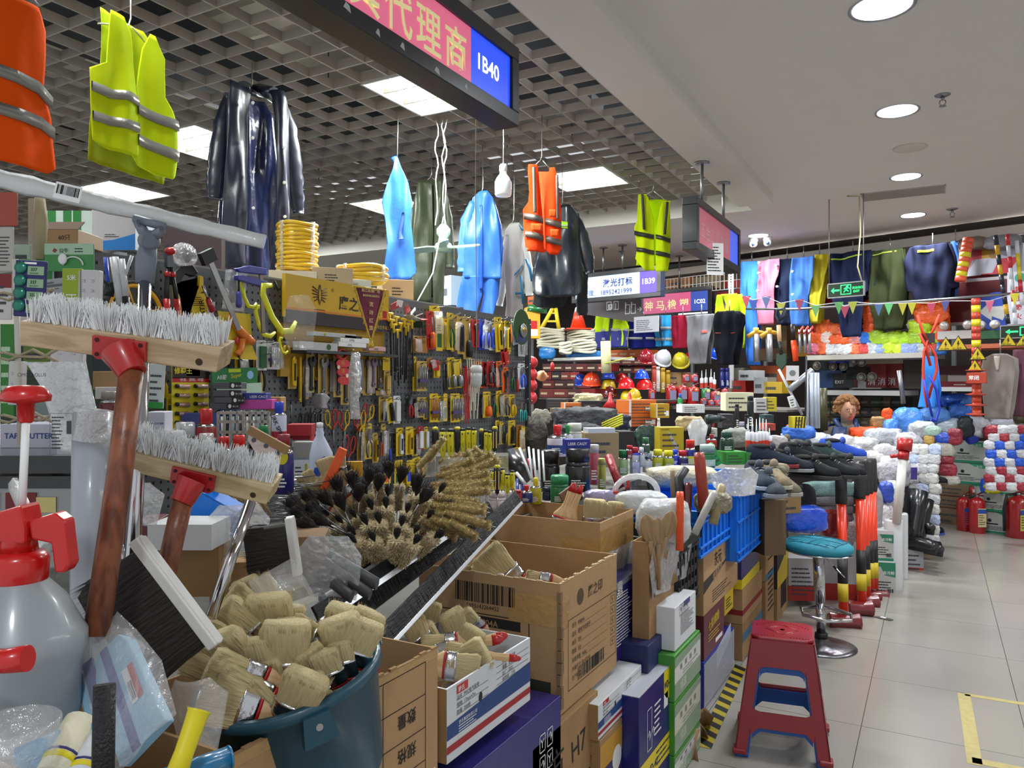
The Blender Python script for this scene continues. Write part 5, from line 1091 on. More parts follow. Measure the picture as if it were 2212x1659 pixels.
RDG=mat('b51f1f',.35,coat=.2);ORG=mat('e2641a',.4);BLG=mat('2348c8',.4,coat=.2);GNG=mat('1f5c34',.4);TLG=mat('27b0ae',.35,coat=.2);BRN=mat('a06a22',.5,coat=.2);WHG=mat('d5d8da',.4)
KN={'w':(k_wrench,'adjustable wrench','wrench'),'p':(k_pliers,'pliers','pliers'),'d':(k_driver,'screwdriver','screwdriver'),'k':(k_knife,'utility knife','knife'),'r':(k_rods,'hex key set','tool set'),'b':(k_bar,'flat tool','tool'),'i':(k_print,'printed tool card','card')}
CN={id(CY_):'yellow',id(CK):'tan',id(RDG):'red',id(ORG):'orange',id(BLG):'blue',id(GNG):'green',id(TLG):'teal',id(BRN):'brown',id(WHG):'white',id(K_):'black',id(S_):'steel',id(D_):'dark steel',id(P_):'yellow'}
def row(rname,items):
 for i,it in enumerate(items):
  x,y0,y1,w,k,cm,tm_=it[:7];tl=it[7]if len(it)>7 else 0.;fn,nm,ct=KN[k]
  lb=(CN.get(id(tm_),'')+' '+nm+(' on '+CN[id(cm)]+' card' if cm else ' hung bare')).replace('steel steel','steel').strip()+', '+ORD[i]+' from left in the '+rname
  t,W_,H_=peg(nm.replace(' ','_'),lb,ct,x-w/2,y0,x+w/2,y1,.03+.02*(i%2),tl,'tools in the '+rname)
  if cm:card(t,W_,H_,cm,k!='i')
  fn(t,W_,H_,tm_)
  if cm and i%4==0:blister(t,W_,H_)
VI=mat('7c6f86',.4,.6)
row('adjustable wrench row',[(659,757,862,17,'w',CK,VI),(671,757,848,17,'w',CK,K_),(684,758,820,18,'w',CY_,S_,-.35),(698,757,856,20,'w',CK,S_),(714,762,850,20,'w',CK,D_),(730,760,858,18,'w',CK,D_),(746,780,874,18,'w',CK,D_),(776,757,850,18,'b',CK,S_),(795,760,854,20,'w',CK,VI),(806,763,838,16,'w',CK,VI),(821,766,828,20,'w',CK,S_),(836,768,800,16,'i',CY_,CY_),(820,838,854,14,'i',CK,CK),(837,800,856,14,'b',CK,CK)])
row('top hook row',[(898,725,762,16,'b',CK,BRN),(914,726,762,20,'i',BRN,BRN),(905,700,764,5,'d',None,RDG),(930,672,755,16,'d',RDG,ORG,-.06),(941,660,725,22,'k',CY_,K_,-.1),(950,682,758,14,'i',CY_,GNG),(964,688,755,12,'b',CY_,WHG),(973,676,756,14,'p',CY_,GNG),(984,680,760,16,'k',CK,P_),(996,684,765,14,'k',CK,K_),(1010,684,776,16,'d',CK,K_),(1028,690,750,16,'w',RDG,D_),(1045,690,756,20,'p',BLG,BLG),(1055,692,754,14,'p',WHG,BLG),(1064,695,757,13,'k',WHG,BLG),(1078,685,760,16,'k',CY_,P_,-.1),(1088,694,755,12,'p',CY_,D_),(1097,693,765,12,'k',CY_,P_),(1105,690,745,10,'b',None,ORG),(1114,688,744,14,'k',WHG,BLG,-.2),(1128,700,770,14,'p',WHG,S_),(1092,752,790,16,'b',RDG,RDG,-.3)])
row('second hook row',[(812,772,850,6,'b',None,K_),(846,790,850,5,'d',None,D_),(896,770,845,7,'d',CY_,S_),(912,780,845,22,'r',CK,S_),(930,772,796,12,'i',BRN,RDG,-.3),(943,778,800,14,'i',RDG,RDG),(944,782,816,12,'b',CY_,CY_),(955,776,850,6,'d',None,K_),(961,778,845,5,'d',None,D_),(966,778,840,6,'d',None,S_),(976,772,840,16,'d',CY_,S_,-.08),(990,775,838,16,'d',CY_,S_,-.04),(1004,776,850,6,'b',None,RDG),(1034,778,838,16,'p',ORG,K_),(1048,782,838,14,'p',RDG,K_),(1060,780,832,16,'p',RDG,D_),(1070,784,836,12,'k',RDG,K_),(1080,780,836,14,'w',ORG,D_,-.08),(1092,793,850,13,'w',ORG,D_),(1104,790,848,10,'p',None,GNG),(1114,780,850,6,'d',None,RDG),(1127,785,840,14,'p',WHG,BLG),(1121,792,850,5,'b',None,K_)])
row('third hook row',[(826,856,912,14,'d',CK,K_),(844,858,914,14,'k',CY_,K_,-.2),(858,855,915,15,'b',WHG,WHG),(883,850,905,12,'p',K_,RDG),(894,862,904,14,'p',K_,RDG,-.1),(910,858,902,16,'r',CK,S_),(920,858,906,9,'b',CY_,S_),(938,850,912,18,'r',CY_,BRN),(951,855,912,16,'r',CY_,S_),(963,850,910,8,'i',CY_,GNG),(972,865,912,6,'d',None,RDG),(984,850,912,20,'r',CY_,S_),(996,852,908,12,'r',CY_,S_),(1040,848,900,5,'b',None,S_),(1052,846,902,16,'d',CY_,ORG),(1065,848,900,10,'p',None,GNG),(1079,844,900,12,'p',CY_,K_,-.1),(1093,852,900,12,'p',CK,D_),(1106,852,902,13,'p',CY_,P_),(1122,860,915,8,'p',None,TLG),(1131,864,912,8,'p',None,TLG)])
row('fourth hook row',[(777,916,1000,10,'d',CK,S_),(794,915,992,20,'p',CY_,S_),(811,935,1000,12,'k',CK,P_),(820,925,990,8,'p',None,RDG),(829,915,985,10,'b',CK,WHG),(838,930,1000,8,'d',None,BLG),(864,924,985,15,'k',CY_,WHG),(885,922,982,16,'k',CY_,P_),(897,925,985,12,'k',CY_,K_),(908,921,972,12,'b',RDG,WHG),(921,922,970,9,'b',CY_,WHG),(931,925,975,7,'d',None,BLG),(1075,908,962,8,'k',CY_,K_),(1084,910,960,8,'p',CY_,K_),(1092,914,962,7,'p',None,P_),(1106,908,962,15,'k',CY_,K_),(1122,918,970,12,'k',BRN,P_),(1131,920,975,8,'i',CY_,BRN)])
row('fifth hook row',[(750,1000,1040,24,'i',ORG,WHG),(862,994,1050,18,'i',CY_,GNG),(878,1000,1052,16,'k',CY_,P_),(885,994,1045,12,'i',CY_,BLG),(901,988,1046,18,'p',CY_,S_,-.1),(912,990,1035,12,'b',CK,CK),(925,985,1030,10,'k',CY_,K_),(1116,966,990,10,'i',CY_,ORG),(1126,960,1000,12,'b',CK,S_),(838,1005,1045,14,'i',CY_,ORG)])
row('lower left rack',[(646,744,880,6,'b',None,P_),(651,760,885,12,'d',None,K_),(560,760,850,22,'p',CK,K_),(566,735,800,22,'b',WHG,GNG),(592,738,798,28,'r',WHG,D_),(614,730,765,18,'p',None,P_),(632,752,840,18,'k',CK,P_),(624,860,950,14,'d',None,K_),(668,870,960,14,'p',None,K_),(690,872,960,12,'p',None,K_),(350,800,860,20,'p',CY_,P_),(370,850,900,18,'i',CY_,GNG),(520,770,800,22,'b',CY_,K_)])
YH=mat('d9b31c',.35,coat=.2)
for i,(x,y)in enumerate([(840,678),(852,686),(868,690),(848,702),(862,700),(876,700),(888,694),(842,692),(872,708),(856,714)]):
 t,w,h=peg('hex_driver',ORD[i]+' yellow T-handled driver with a long black shaft at the rack end','screwdriver',x-8,y,x+8,y+120,.04+.008*(i%4),.05*((i%3)-1),'T-handled drivers',False)
 O('handle',M().mt(YH).tube([(-.022,-.01,h/2),(.022,-.01,h/2)],.0075,8).tube([(0,-.01,h/2),(0,-.01,h/2-.04)],.007,8),t);O('shaft',M().mt(BLACK).tube([(0,-.01,h/2-.04),(0,-.01,-h/2)],.004,6),t)
for i,(x,y,c)in enumerate([(853,660,'a02a2a'),(864,655,'d9d5d0'),(880,668,'b5302a'),(893,672,'e4e2de'),(905,680,'dfe0dd'),(898,690,'cfd6cc'),(912,690,'b02a2a'),(886,684,'c9c4ba'),(902,700,'27432f')]):
 t,w,h=peg('price_tag',ORD[i]+' crumpled tag in the bunch above the T-handled drivers','tag',x-8,y-6,x+8,y+8,.07,.4*(i%3-1),'tag bunch',False);O('tag',M().mt(mat(c,.5)).box(-w/2,w/2,0,.004,-h/2,h/2,T=rot3(.3*i,0,.2*i)),t)
def scissors(label,x,y0,y1,w,m1,m2,tl):
 t,W_,H_=peg('scissors',label,'scissors',x-w/2,y0,x+w/2,y1,.05,tl)
 for s_,mm in((-1,m1),(1,m2)):
  m=M().mt(mm);q=[(s_*W_*.25+W_*.2*math.cos(g),-.005*s_,H_*.27+H_*.2*math.sin(g))for g in[2*PI*i/14 for i in range(15)]];m.tube(q,W_*.05,6,cap=False).tube([(s_*W_*.2,-.005*s_,H_*.08),(-s_*W_*.03,-.005*s_,-.06*H_)],W_*.06,6)
  O('handle_loop',m,t);O('blade',M().mt(CHROME).prism([(-s_*W_*.1,-.05*H_),(s_*W_*.04,-.05*H_),(s_*W_*.01,-.5*H_)],-.004+.003*s_,-.002+.003*s_),t)
 O('pivot',M().mt(STEEL).tube([(0,-.012,-.06*H_),(0,.004,-.06*H_)],W_*.05,8),t)
scissors('red and yellow handled scissors at the left of the scissor cluster',717,882,965,26,P_,RDG,-.1);scissors('red and yellow scissors second in the scissor cluster',742,884,968,24,RDG,P_,0)
scissors('red and yellow scissors third in the scissor cluster',775,884,970,24,RDG,P_,.1);scissors('highest red and yellow scissors under the crinkled bag',793,870,945,22,RDG,P_,.2);scissors('all red handled scissors below the cluster',751,938,1030,24,RDG,RDG,.2)
for i,(x,y)in enumerate([(653,890),(668,888),(682,886)]):scissors(ORD[i]+' black handled shears from the left beside the white detergent bottle',x,y,y+80,18,K_,K_,.1)
t,w,h=peg('zip_ties','bundle of long pale cable ties hanging behind a white bulb','cable ties',1010,775,1034,905,.05)
for i in range(9):O('tie',M().mt(mat('cfc8b0',.5)).box(-.004,.004,-.003-.004*(i%3),-.001-.004*(i%3),-h/2+.05*(i%4),h/2),t,loc=(-w*.4+w*.1*i,0,0),rot=(0,.03*(i-4),0))
t,w,h=peg('zip_ties','bundle of red cable ties left of the pale ones','cable ties',1001,795,1014,915,.06)
for i in range(6):O('tie',M().mt(RDG).box(-.003,.003,-.003-.003*(i%3),-.001-.003*(i%3),-h/2+.03*(i%4),h/2),t,loc=(-w*.4+w*.15*i,0,0),rot=(0,.03*(i-3),0))
t=T('light_bulb','large white capsule bulb hanging in front of the pale cable ties','light bulb',W(1029,838,3.6));O('bulb',M().mt(mat('b9bdbd',.3)).lathe([(.0,0),(.018,.004),(.026,.02),(.027,.05),(.027,.07)],20),t);O('collar',M().mt(mat('c9cccb',.4)).lathe([(.027,.07),(.0275,.098),(.022,.1),(.022,.106),(0,.106)],20),t);O('cord',M().mt(TW).tube([(0,0,.1),(.002,0,.3),(-.004,0,.9),(0,0,GZ-t.location.z)],.002,5),t)
RC=mat('c2303c',.5,0,.05,30)
t,w,h=peg('lantern_charm','red paper door charm of three stacked lanterns with gold characters','ornament',723,754,757,836,.09)
m=M().mt(RC);ring=[(.3*w*math.cos(a_)-w*.1,h*.36+.12*h*math.sin(a_))for a_ in[2*PI*i/18 for i in range(19)]]
m.tube([(x,-.002,z)for x,z in ring],w*.12,6,sx=.3,cap=False)
for z,dx in((.12,0),(-.1,.04),(-.32,.08)):m.prism([(dx*w+.42*w*math.cos(g),z*h+.12*h*math.sin(g))for g in[2*PI*i/18 for i in range(18)]],-.004,0)
O('charm',m,t);f=Face(t,(0,-.004,0),(1,0,0),(0,0,1))
for z,c in((.08,'福'),(-.14,'满'),(-.36,'门')):f.text(c,-.16*w,z*h,.13*h*1.2,mat('c9843a',.5),bold=.01)
for x,z in((-.3,.02),(.25,-.2)):f.disc(x*w,z*h,.09*w,mat('ead3c0',.5))
t=crumple('crinkled clear bag with chrome tools hanging right of the red charm',754,762,784,905,3.4,80,CLEAR2,.015);O('tools',M().mt(CHROME).tube([(0,.01,.12),(.01,.01,-.05)],.009,8).ell((0,.01,.13),(.02,.008,.02)).ell((.01,.01,-.02),(.016,.008,.02)),t)
crumple('silver printed foil pouch below the wrench row',676,850,716,882,3.25,81,mat('a9a5ac',.3,.7,.5,20),.006)
t,w,h=peg('fish_pack','green oval card with a small metal lamp beside the grey coverall','card',1110,668,1145,745,.12)
m=M().mt(mat('2f4f2c',.6)).prism([(.5*w*math.cos(g),.5*h*math.sin(g))for g in[2*PI*i/24 for i in range(24)]],0,.006);O('card',m,t);O('lamp',M().mt(mat('8a8f8c',.3,.5)).ell((.02*w,-.01,-.1*h),(.2*w,.014,.2*h)).mt(mat('c9a03a',.2,.8)).ell((-.02*w,-.02,-.08*h),(.1*w,.01,.07*h)),t);O('print',M().mt(mat('3a3f78',.5)).box(-.2*w,.2*w,-.002,0,-.42*h,-.18*h),t)
SY=mat('cfc41c',.3,coat=.35,nm='yellow_grip');SB=mat('17181b',.5)
def grip(label,x,y0,y1,w,d,blk,gr,seam=False):
 h=(y1-y0)/F*d;r=w/F*d/2;t=T('screwdriver',label,'screwdriver',W(x,y1,d),YAW,gr)
 b,c=(SB,SY)if blk else(SY,SB)
 O('grip',M().mt(b).lathe([(r*.55,0),(r*.62,h*.12),(r*.78,h*.2),(r,h*.5),(r*.98,h*.78),(r*.92,h*.9)],18),t);O('end_cap',M().mt(c).lathe([(r*.92,h*.9),(r*.88,h*.96),(r*.6,h),(0,h*1.005)],18),t)
 O('shaft',M().mt(CHROME).tube([(0,0,-.08),(0,0,0)],.003,6),t)
 f=Face(t,(0,-r*1.0,0),(1,0,0),(0,0,1))
 if seam:
  for s_ in(-.45,.45):O('inlay',M().mt(mat('e6c56a',.4)).box(s_*r-r*.14,s_*r+r*.14,-r*1.01,-r*.6,h*.15,h*.8),t,bev=.001)
 elif not blk:f.disc(-r*.1,h*.78,r*.22,BLACK,r*.3);f.text('BESTIR',r*.25,h*.25,r*.5,BLACK,ang=PI/2)
for i,a_ in enumerate([(940,922,982,15,1),(957,926,990,16,0),(974,926,992,18,0),(988,922,978,15,1),(1000,925,980,13,0),(1012,923,980,13,0),(1024,924,980,13,0),(1040,926,980,11,1),(1050,928,982,11,0),(1058,930,980,10,0)]):
 grip(ORD[i]+(' black' if a_[4]else ' yellow')+' screwdriver grip from the left in the upper rack',*a_[:4],3.35,a_[4],'screwdriver grips in the upper rack')
grip('black and yellow striped screwdriver at the right end of the upper rack',1069,921,976,14,3.3,1,'screwdriver grips in the upper rack',True)
for i,a_ in enumerate([(1038,1012,1062,16,0),(1050,1014,1060,12,0),(1061,1014,1062,17,0),(1084,1010,1058,14,0),(1096,1022,1064,15,0),(1107,1016,1058,11,0)]):grip(ORD[i]+' yellow screwdriver grip from the left in the lower rack',*a_[:4],3.1,0,'screwdriver grips in the lower rack')
grip('black and yellow striped screwdriver in the lower rack',1074,1004,1066,16,3.05,1,'screwdriver grips in the lower rack',True)
for x0,y0,x1,y1,l in((916,984,1098,1030,'clear acrylic rack behind the brushes, upper tier'),(1020,1055,1112,1085,'clear acrylic rack under the lower screwdrivers')):
 t,f,w,h=vbox('acrylic_rack',l,'rack',x0,y0,x1,y1,3.4,.14,film('9a9c98',.5,4,'acrylic'));O('rim',M().mt(mat('a9aaa5',.4)).box(-w/2,w/2,-.004,.004,h-.006,h),t)
t=T('header_board','yellow display header with a dark eagle emblem and BESTIR lettering','sign',onX(617,683,PX+.06),PI/2)
hz=onX(617,590,PX+.06).z-t.location.z;L=onX(840,640,PX+.06).y-t.location.y
YB_=mat('c9a211',.45,0,.03,20,.06,nm='yellow_sign_board')
O('board',M().mt(YB_).box(0,L,0,.02,0,hz),t);O('dark_band',M().mt(mat('2a1f28',.5)).box(0,L,-.0015,0,-.025,.03),t);O('stripe',M().mt(mat('d8762a',.5)).box(0,L,-.0025,-.001,.034,.04),t)
O('lower_board',M().mt(mat('a27c12',.5)).box(0,L,.03,.05,-.25,-.025),t)
f=Face(t,(0,-.001,0),(1,0,0),(0,0,1));EM=mat('4a2f10',.5);ex,ez,es=L*.29,hz*.6,hz*.26
for s_ in(-1,1):
 m=M().mt(EM)
 for k in range(5):
  g=math.radians(40-17*k);p=[(.15,.5-.24*k),(.3,.42-.2*k),(.3+(.85-.1*k)*math.cos(g),.42-.2*k+.5*math.sin(g))];q=[f.o+f.u*(ex+s_*a_*es)+f.v*(ez+b_*es)-V((0,.002,0))for a_,b_ in p];m.tube(q,es*.05,5)
 O('emblem_wing',m,t)
f.P([(ex-.2*es,ez+.3*es),(ex-.08*es,ez+.95*es),(ex+.12*es,ez+1.0*es),(ex+.2*es,ez+.3*es),(ex+.25*es,ez-.3*es),(ex,ez-1.0*es),(ex-.25*es,ez-.3*es)],EM,'emblem_body',.002);f.P([(ex-.1*es,ez+.3*es),(ex,ez+.75*es),(ex+.1*es,ez+.3*es),(ex+.12*es,ez-.3*es),(ex,ez-.7*es),(ex-.12*es,ez-.3*es)],YB_,'emblem_body',.003)
f.text('BESTIR',L*.29,hz*.16,hz*.13,EM,'CENTER',bold=.02);f.text('®',L*.4,hz*.72,hz*.12,EM);f.text('鹰之印',L*.47,hz*.34,hz*.38,mat('2a1d10',.5),bold=.015)
f.rect(L*.93,.03,L*.975,.075,RED,'printed_mark');f.text('专注手动工具',L*.86,-.014,.02,mat('d8b23a',.5))
PN=mat('6a1030',.6,0,.1,60);GF=mat('c9a83a',.5,0,.6,120)
pl=Pl(W(795,640,2.95),PI/2-.25);t=T('pennant','maroon award pennant with gold fringe and gold characters','pennant',pl.p,pl.rz)
cloth(t,'cloth',pl,[(622,765,824),(640,769,821),(700,783,808),(730,793,799)],PN,.004,20,5,-.01,0,n=8)
for a_,b_ in(((762,620),(796,736)),((827,628),(797,736))):
 m=M().mt(GF);p=[pl.uv(a_[0]+(b_[0]-a_[0])*k/30,a_[1]+(b_[1]-a_[1])*k/30)for k in range(31)]
 for k,(u_,z_)in enumerate(p):m.tube([(u_,-.014,z_),(u_+R.uniform(-.004,.004),-.014,z_-.02)],.0022,4)
 m.tube([(u_,-.013,z_)for u_,z_ in p],.004,5);O('fringe',m,t,kind='stuff')
O('crossbar',M().mt(GF).tube([(pl.uv(758,619)[0],-.012,pl.uv(758,619)[1]),(pl.uv(830,628)[0],-.012,pl.uv(830,628)[1])],.004,6),t);O('tassel',M().mt(GF).tube([(pl.uv(797,735)[0],-.012,pl.uv(797,735)[1]),(pl.uv(798,752)[0],-.012,pl.uv(798,752)[1])],[.006,.012],8),t)
f=Face(t,(0,-.016,0),(1,0,0),(0,0,1));GOLD=mat('d8bc7a',.5)
for s_,x,y,z in(('吴江舜湖广场',795,632,.011),('最佳形象店面评比',796,642,.0075)):u_,z_=pl.uv(x,y);f.text(s_,u_,z_,z*1.3,GOLD,'CENTER',bold=.01)
for s_,y in(('流',662),('动',680),('红',697),('旗',713)):u_,z_=pl.uv(796,y);f.text(s_,u_,z_,.02,GOLD,'CENTER',bold=.01)
t=T('shelf','narrow yellow shelf stacked with spirit levels under the yellow header','shelf',onX(640,756,PX+.06),PI/2);L=onX(835,756,PX+.06).y-t.location.y;O('board',M().mt(DSTEEL).box(0,L,-.06,.05,-.012,0),t)
LV=mat('b9bcbc',.35,.3)
for i,(x0,x1,y0,y1,l)in enumerate([(640,722,737,756,'broad silver spirit level with a green vial on the shelf'),(724,784,738,748,'white boxed spirit level lying on the shelf'),(728,790,727,738,'second white boxed spirit level in the pile'),(670,762,716,725,'silver spirit level with a yellow green vial on top'),(790,826,748,757,'pink labelled level box at the shelf end'),(738,775,724,730,'thin black level box in the pile')]):
 a_=onX(x0,y1,PX+.1);b_=onX(x1,y1,PX+.1);zt_=onX(x0,y0,PX+.1).z;t=T('spirit_level',l,'level',a_,PI/2,ry=0);L=b_.y-a_.y;h=zt_-a_.z
 O('body',M().mt(LV if i in(0,3)else(WHITE if i in(1,2)else mat('caa0a4' if i==4 else '22201f',.5))).box(0,L,-.02,.02,0,h),t,bev=.001)
 if i in(0,3):O('vial',M().mt(mat('3f6a3a' if i==0 else '9aa83a',.2)).tube([(L*.75 if i==0 else L*.25,-.022,h*.5),(L*.75 if i==0 else L*.25,.0,h*.5)],h*.36,12),t)
 else:Face(t,(0,-.02,0),(1,0,0),(0,0,1)).text('LEVEL',L*.3,h*.2,h*.6,INK)
def coil(label,p,R0,r,n,mt,h=None,name='hose_coil',cat='hose'):
 t=T(name,label,cat,p);rr=random.Random(n);k=0
 for i in range(n):
  m=M().mt(mt);z=(i+.5)*(h/n if h else r*2);q=R0*(1+.05*math.sin(i*2.1));m.tube([(q*math.cos(g),q*math.sin(g),z+.004*math.sin(3*g+i))for g in[2*PI*j/28 for j in range(29)]],r,8,cap=False);O('loop',m,t)
 O('binding',M().mt(CLEAR2).tube([(R0*1.08,0,0),(R0*1.1,0,(h or n*2*r))],.012,6).tube([(0,-R0*1.08,0),(0,-R0*1.1,(h or n*2*r))],.01,6),t);return t
HY=mat('d2aa1a',.35,0,.05,30,.05,coat=.25,nm='yellow_hose')
coil('tall coil of yellow hose in film above the yellow header',W(642,588,4.0),.098,.0095,13,HY,.25)
coil('wide flat coil of yellow hose behind the pennant',W(783,610,4.2),.13,.012,4,HY,.085)
for i,(x0,y0,x1,y1,d,c,l)in enumerate([(678,578,760,622,3.9,'a08d70','open kraft carton behind the yellow header'),(585,585,680,612,3.75,'c2b49c','pale carton lid beside the tall hose coil'),(828,604,892,655,4.4,'b0906a','kraft carton behind the pennant'),(740,604,800,626,4.25,'9aa4a8','light blue plastic box under the flat hose coil')]):
 t,f,w,h=vbox('carton',l,'box',x0,y0,x1,y1,d,.25,mat(c,.8,0,.1,20,.1),.3);f.lines(w*.3,h*.3,w*.7,h*.7,3)
t,w,h=peg('wheel','yellow spoked plastic wheel with a black tyre behind the chrome pole','wheel',226,612,360,748,.1,hook=False)
m=M().mt(mat('16181a',.6)).tube([(w*.47*math.cos(g),-.0,w*.47*math.sin(g))for g in[2*PI*j/40 for j in range(41)]],w*.03,8,cap=False);O('tyre',m,t)
YW=mat('dfa41a',.35,coat=.2);m=M().mt(YW).tube([(w*.43*math.cos(g),-.0,w*.43*math.sin(g))for g in[2*PI*j/40 for j in range(41)]],w*.035,8,cap=False);O('rim',m,t)
for k in range(7):g=2*PI*k/7+.2;c_,s_=math.cos(g),math.sin(g);O('spoke',M().mt(YW).tube([(c_*w*.06-s_*w*.02,-.004,s_*w*.06+c_*w*.02),(c_*w*.42-s_*w*.035,-.004,s_*w*.42+c_*w*.035)],w*.014,6).tube([(c_*w*.06+s_*w*.02,-.004,s_*w*.06-c_*w*.02),(c_*w*.42+s_*w*.035,-.004,s_*w*.42-c_*w*.035)],w*.014,6),t)
O('hub',M().mt(YW).tube([(0,.01,0),(0,-.02,0)],w*.09,20),t)
def tool(name,label,cat,x0,y0,x1,y1,off=.08,tilt=0.):return peg(name,label,cat,x0,y0,x1,y1,off,tilt,None,False)
t,w,h=tool('bolt_cutter','black and red long-handled bolt cutter hanging beside the wheel','cutter',345,530,392,700,.12,-.08)
for s_ in(-1,1):O('handle',M().mt(mat('1a1b1e',.45)).tube([(s_*w*.06,0,h*.22),(s_*w*.2,0,-.05*h),(s_*w*.22,0,-.2*h)],w*.09,8),t);O('grip',M().mt(RDG).tube([(s_*w*.22,0,-.18*h),(s_*w*.26,0,-.5*h)],w*.13,10),t);O('collar',M().mt(RED).tube([(s_*w*.1,0,h*.16),(s_*w*.12,0,h*.1)],w*.13,8),t)
O('jaw',M().mt(RED).ell((0,-.01,h*.42),(w*.2,.02,h*.05)).mt(DSTEEL).prism([(-w*.16,h*.22),(w*.16,h*.22),(w*.12,h*.4),(0,h*.5),(-w*.12,h*.4)],-.008,.008),t)
t,w,h=tool('hacksaw','yellow framed hacksaw with a black grip above the push broom','saw',372,570,445,712,.1,-.12)
O('frame',M().mt(P_).prism([(-w*.45,h*.2),(-w*.42,-h*.5),(-w*.28,-h*.5),(-w*.3,h*.06),(w*.3,h*.16),(w*.36,h*.32),(w*.46,h*.3),(w*.42,h*.08),(0,-.02*h),(-w*.3,0)],-.006,.006),t);O('grip',M().mt(SB).prism([(-w*.5,h*.18),(-w*.5,h*.32),(-w*.2,h*.46),(w*.16,h*.48),(w*.3,h*.36),(w*.18,h*.3),(-w*.1,h*.34),(-w*.3,h*.2)],-.012,.012),t,bev=.004)
t,w,h=tool('saw_blade_pack','yellow BESTIR saw package hanging behind the hacksaw','package',412,634,448,702,.09,-.12);O('pack',M().mt(CY_).box(-w/2,w/2,-.006,.004,-h/2,h/2),t);Face(t,(0,-.006,0),(1,0,0),(0,0,1)).text('BESTIR',w*.25,-h*.45,w*.4,INK,ang=PI/2,bold=.01);Face(t,(0,-.006,0),(1,0,0),(0,0,1)).lines(-w*.4,h*.1,w*.35,h*.4,5)
t,w,h=tool('plastic_bag','crinkled clear bag over a black tool above the hacksaw','bag',372,524,425,578,.1);O('bag',M().mt(CLEAR2).ell((0,0,0),(w*.5,.03,h*.5),14,10),t);O('tool',M().mt(SB).ell((w*.1,0,0),(w*.15,.015,h*.3)),t)
t,w,h=tool('flat_ruler','grey steel ruler slanting across the left of the tool wall','ruler',448,585,524,695,.16,0);O('blade',M().mt(mat('8f9290',.35,.7)).box(-.011,.011,-.002,.002,-.135,.135),t,rot=(0,-.5,0));O('head',M().mt(SB).box(-.03,.03,-.01,.01,-.02,.025),t,loc=(-.075,0,.13),rot=(0,-.5,0))
t,w,h=tool('folding_saw','red handled folding saw pointing down beside the ruler','saw',432,600,470,700,.13,-.45);O('handle',M().mt(mat('9c1f2a',.3,coat=.4)).tube([(0,0,h*.05),(0,0,-h*.25)],[.009,.012],10),t);O('blade',M().mt(CHROME).tube([(0,0,h*.05),(0,0,h*.35)],.006,6),t)
t,w,h=tool('wallpaper_knife','small white blade hanging under the red folding saw','knife',448,650,464,706,.12,.1);O('blade',M().mt(WHG).prism([(-w*.5,h*.4),(w*.4,h*.5),(w*.3,0),(-w*.05,-h*.5),(-w*.4,-h*.1)],-.002,.002),t)
t,w,h=tool('caulking_gun','dark caulking tool in a clear blister left of the blue clamp','tool',482,578,522,672,.07,.12);O('blister',M().mt(CLEAR2).box(-w*.45,w*.45,-.03,0,-h/2,h*.4),t);O('tool',M().mt(mat('2a3238',.4)).tube([(0,-.01,h*.48),(-.01,-.01,h*.1),(.01,-.01,-.3*h)],[.008,.016,.02],10),t)
CB_=mat('3f429c',.4,coat=.1)
t,w,h=tool('bar_clamp','blue plastic jaw clamp with a long steel bar and blue handle','clamp',508,575,578,720,.14)
O('bar',M().mt(mat('7d7670',.4,.7)).box(w*.28,w*.38,-.004,.004,-h*.5,h*.42),t,rot=(0,-.05,0));O('jaw',M().mt(CB_).prism([(-w*.5,h*.42),(-w*.1,h*.5),(w*.42,h*.5),(w*.44,h*.4),(-w*.4,h*.38)],-.012,.012).prism([(-w*.48,h*.33),(-w*.46,h*.26),(w*.44,h*.2),(w*.46,h*.3),(-w*.2,h*.34)],-.012,.012),t,bev=.003);O('handle',M().mt(CB_).lathe([(.004,0),(.011,-.01),(.009,-.02),(.012,-.045),(.01,-.06),(.002,-.062)],12,(-w*.38,0,h*.1)).mt(SB).tube([(-w*.38,0,h*.28),(-w*.38,0,h*.1)],.004,6),t)
def cclamp(label,x0,y0,x1,y1,tl,off=.15,rv=.016):
 t,w,h=tool('clamp',label,'clamp',x0,y0,x1,y1,off,tl);Y2=mat('d6d81c',.35,coat=.25)
 O('frame',M().mt(Y2).tube([(-w*.1,0,h*.42),(-w*.35,0,h*.44),(-w*.42,0,h*.3),(-w*.3,0,-h*.1),(-w*.1,0,-h*.4),(w*.2,0,-h*.44),(w*.4,0,-h*.3)],[rv*.6,rv,rv,rv,rv*1.1,rv,rv*.6],8,sx=.6),t,label='yellow cast frame')
 O('screw',M().mt(SB).tube([(-w*.0,0,h*.48),(w*.06,0,h*.3)],.005,6),t);return t
cclamp('large bright yellow G clamp in torn film beside the yellow header',570,604,640,728,-.28,.2,.014);cclamp('small yellow G clamp right of the blue clamp handle',520,600,556,668,-.1,.1,.008);cclamp('yellow G clamp behind the large one',548,660,600,730,0,.1,.01);cclamp('tiny yellow clamp low on the grey card',602,728,624,765,0,.12,.006)
crumple('torn clear film hanging off the large yellow clamp',610,640,690,752,2.85,83,film('ffffff',.1),.02)
t,w,h=tool('glue_gun','orange glue gun on a yellow blister card','glue gun',472,676,558,776,.1)
O('backing_card',M().mt(mat('d2b928',.5)).prism([(-w/2,h*.5),(w*.3,h*.5),(w*.36,-h*.2),(w*.5,-h*.5),(-w*.3,-h*.5),(-w*.4,0)],0,.003),t)
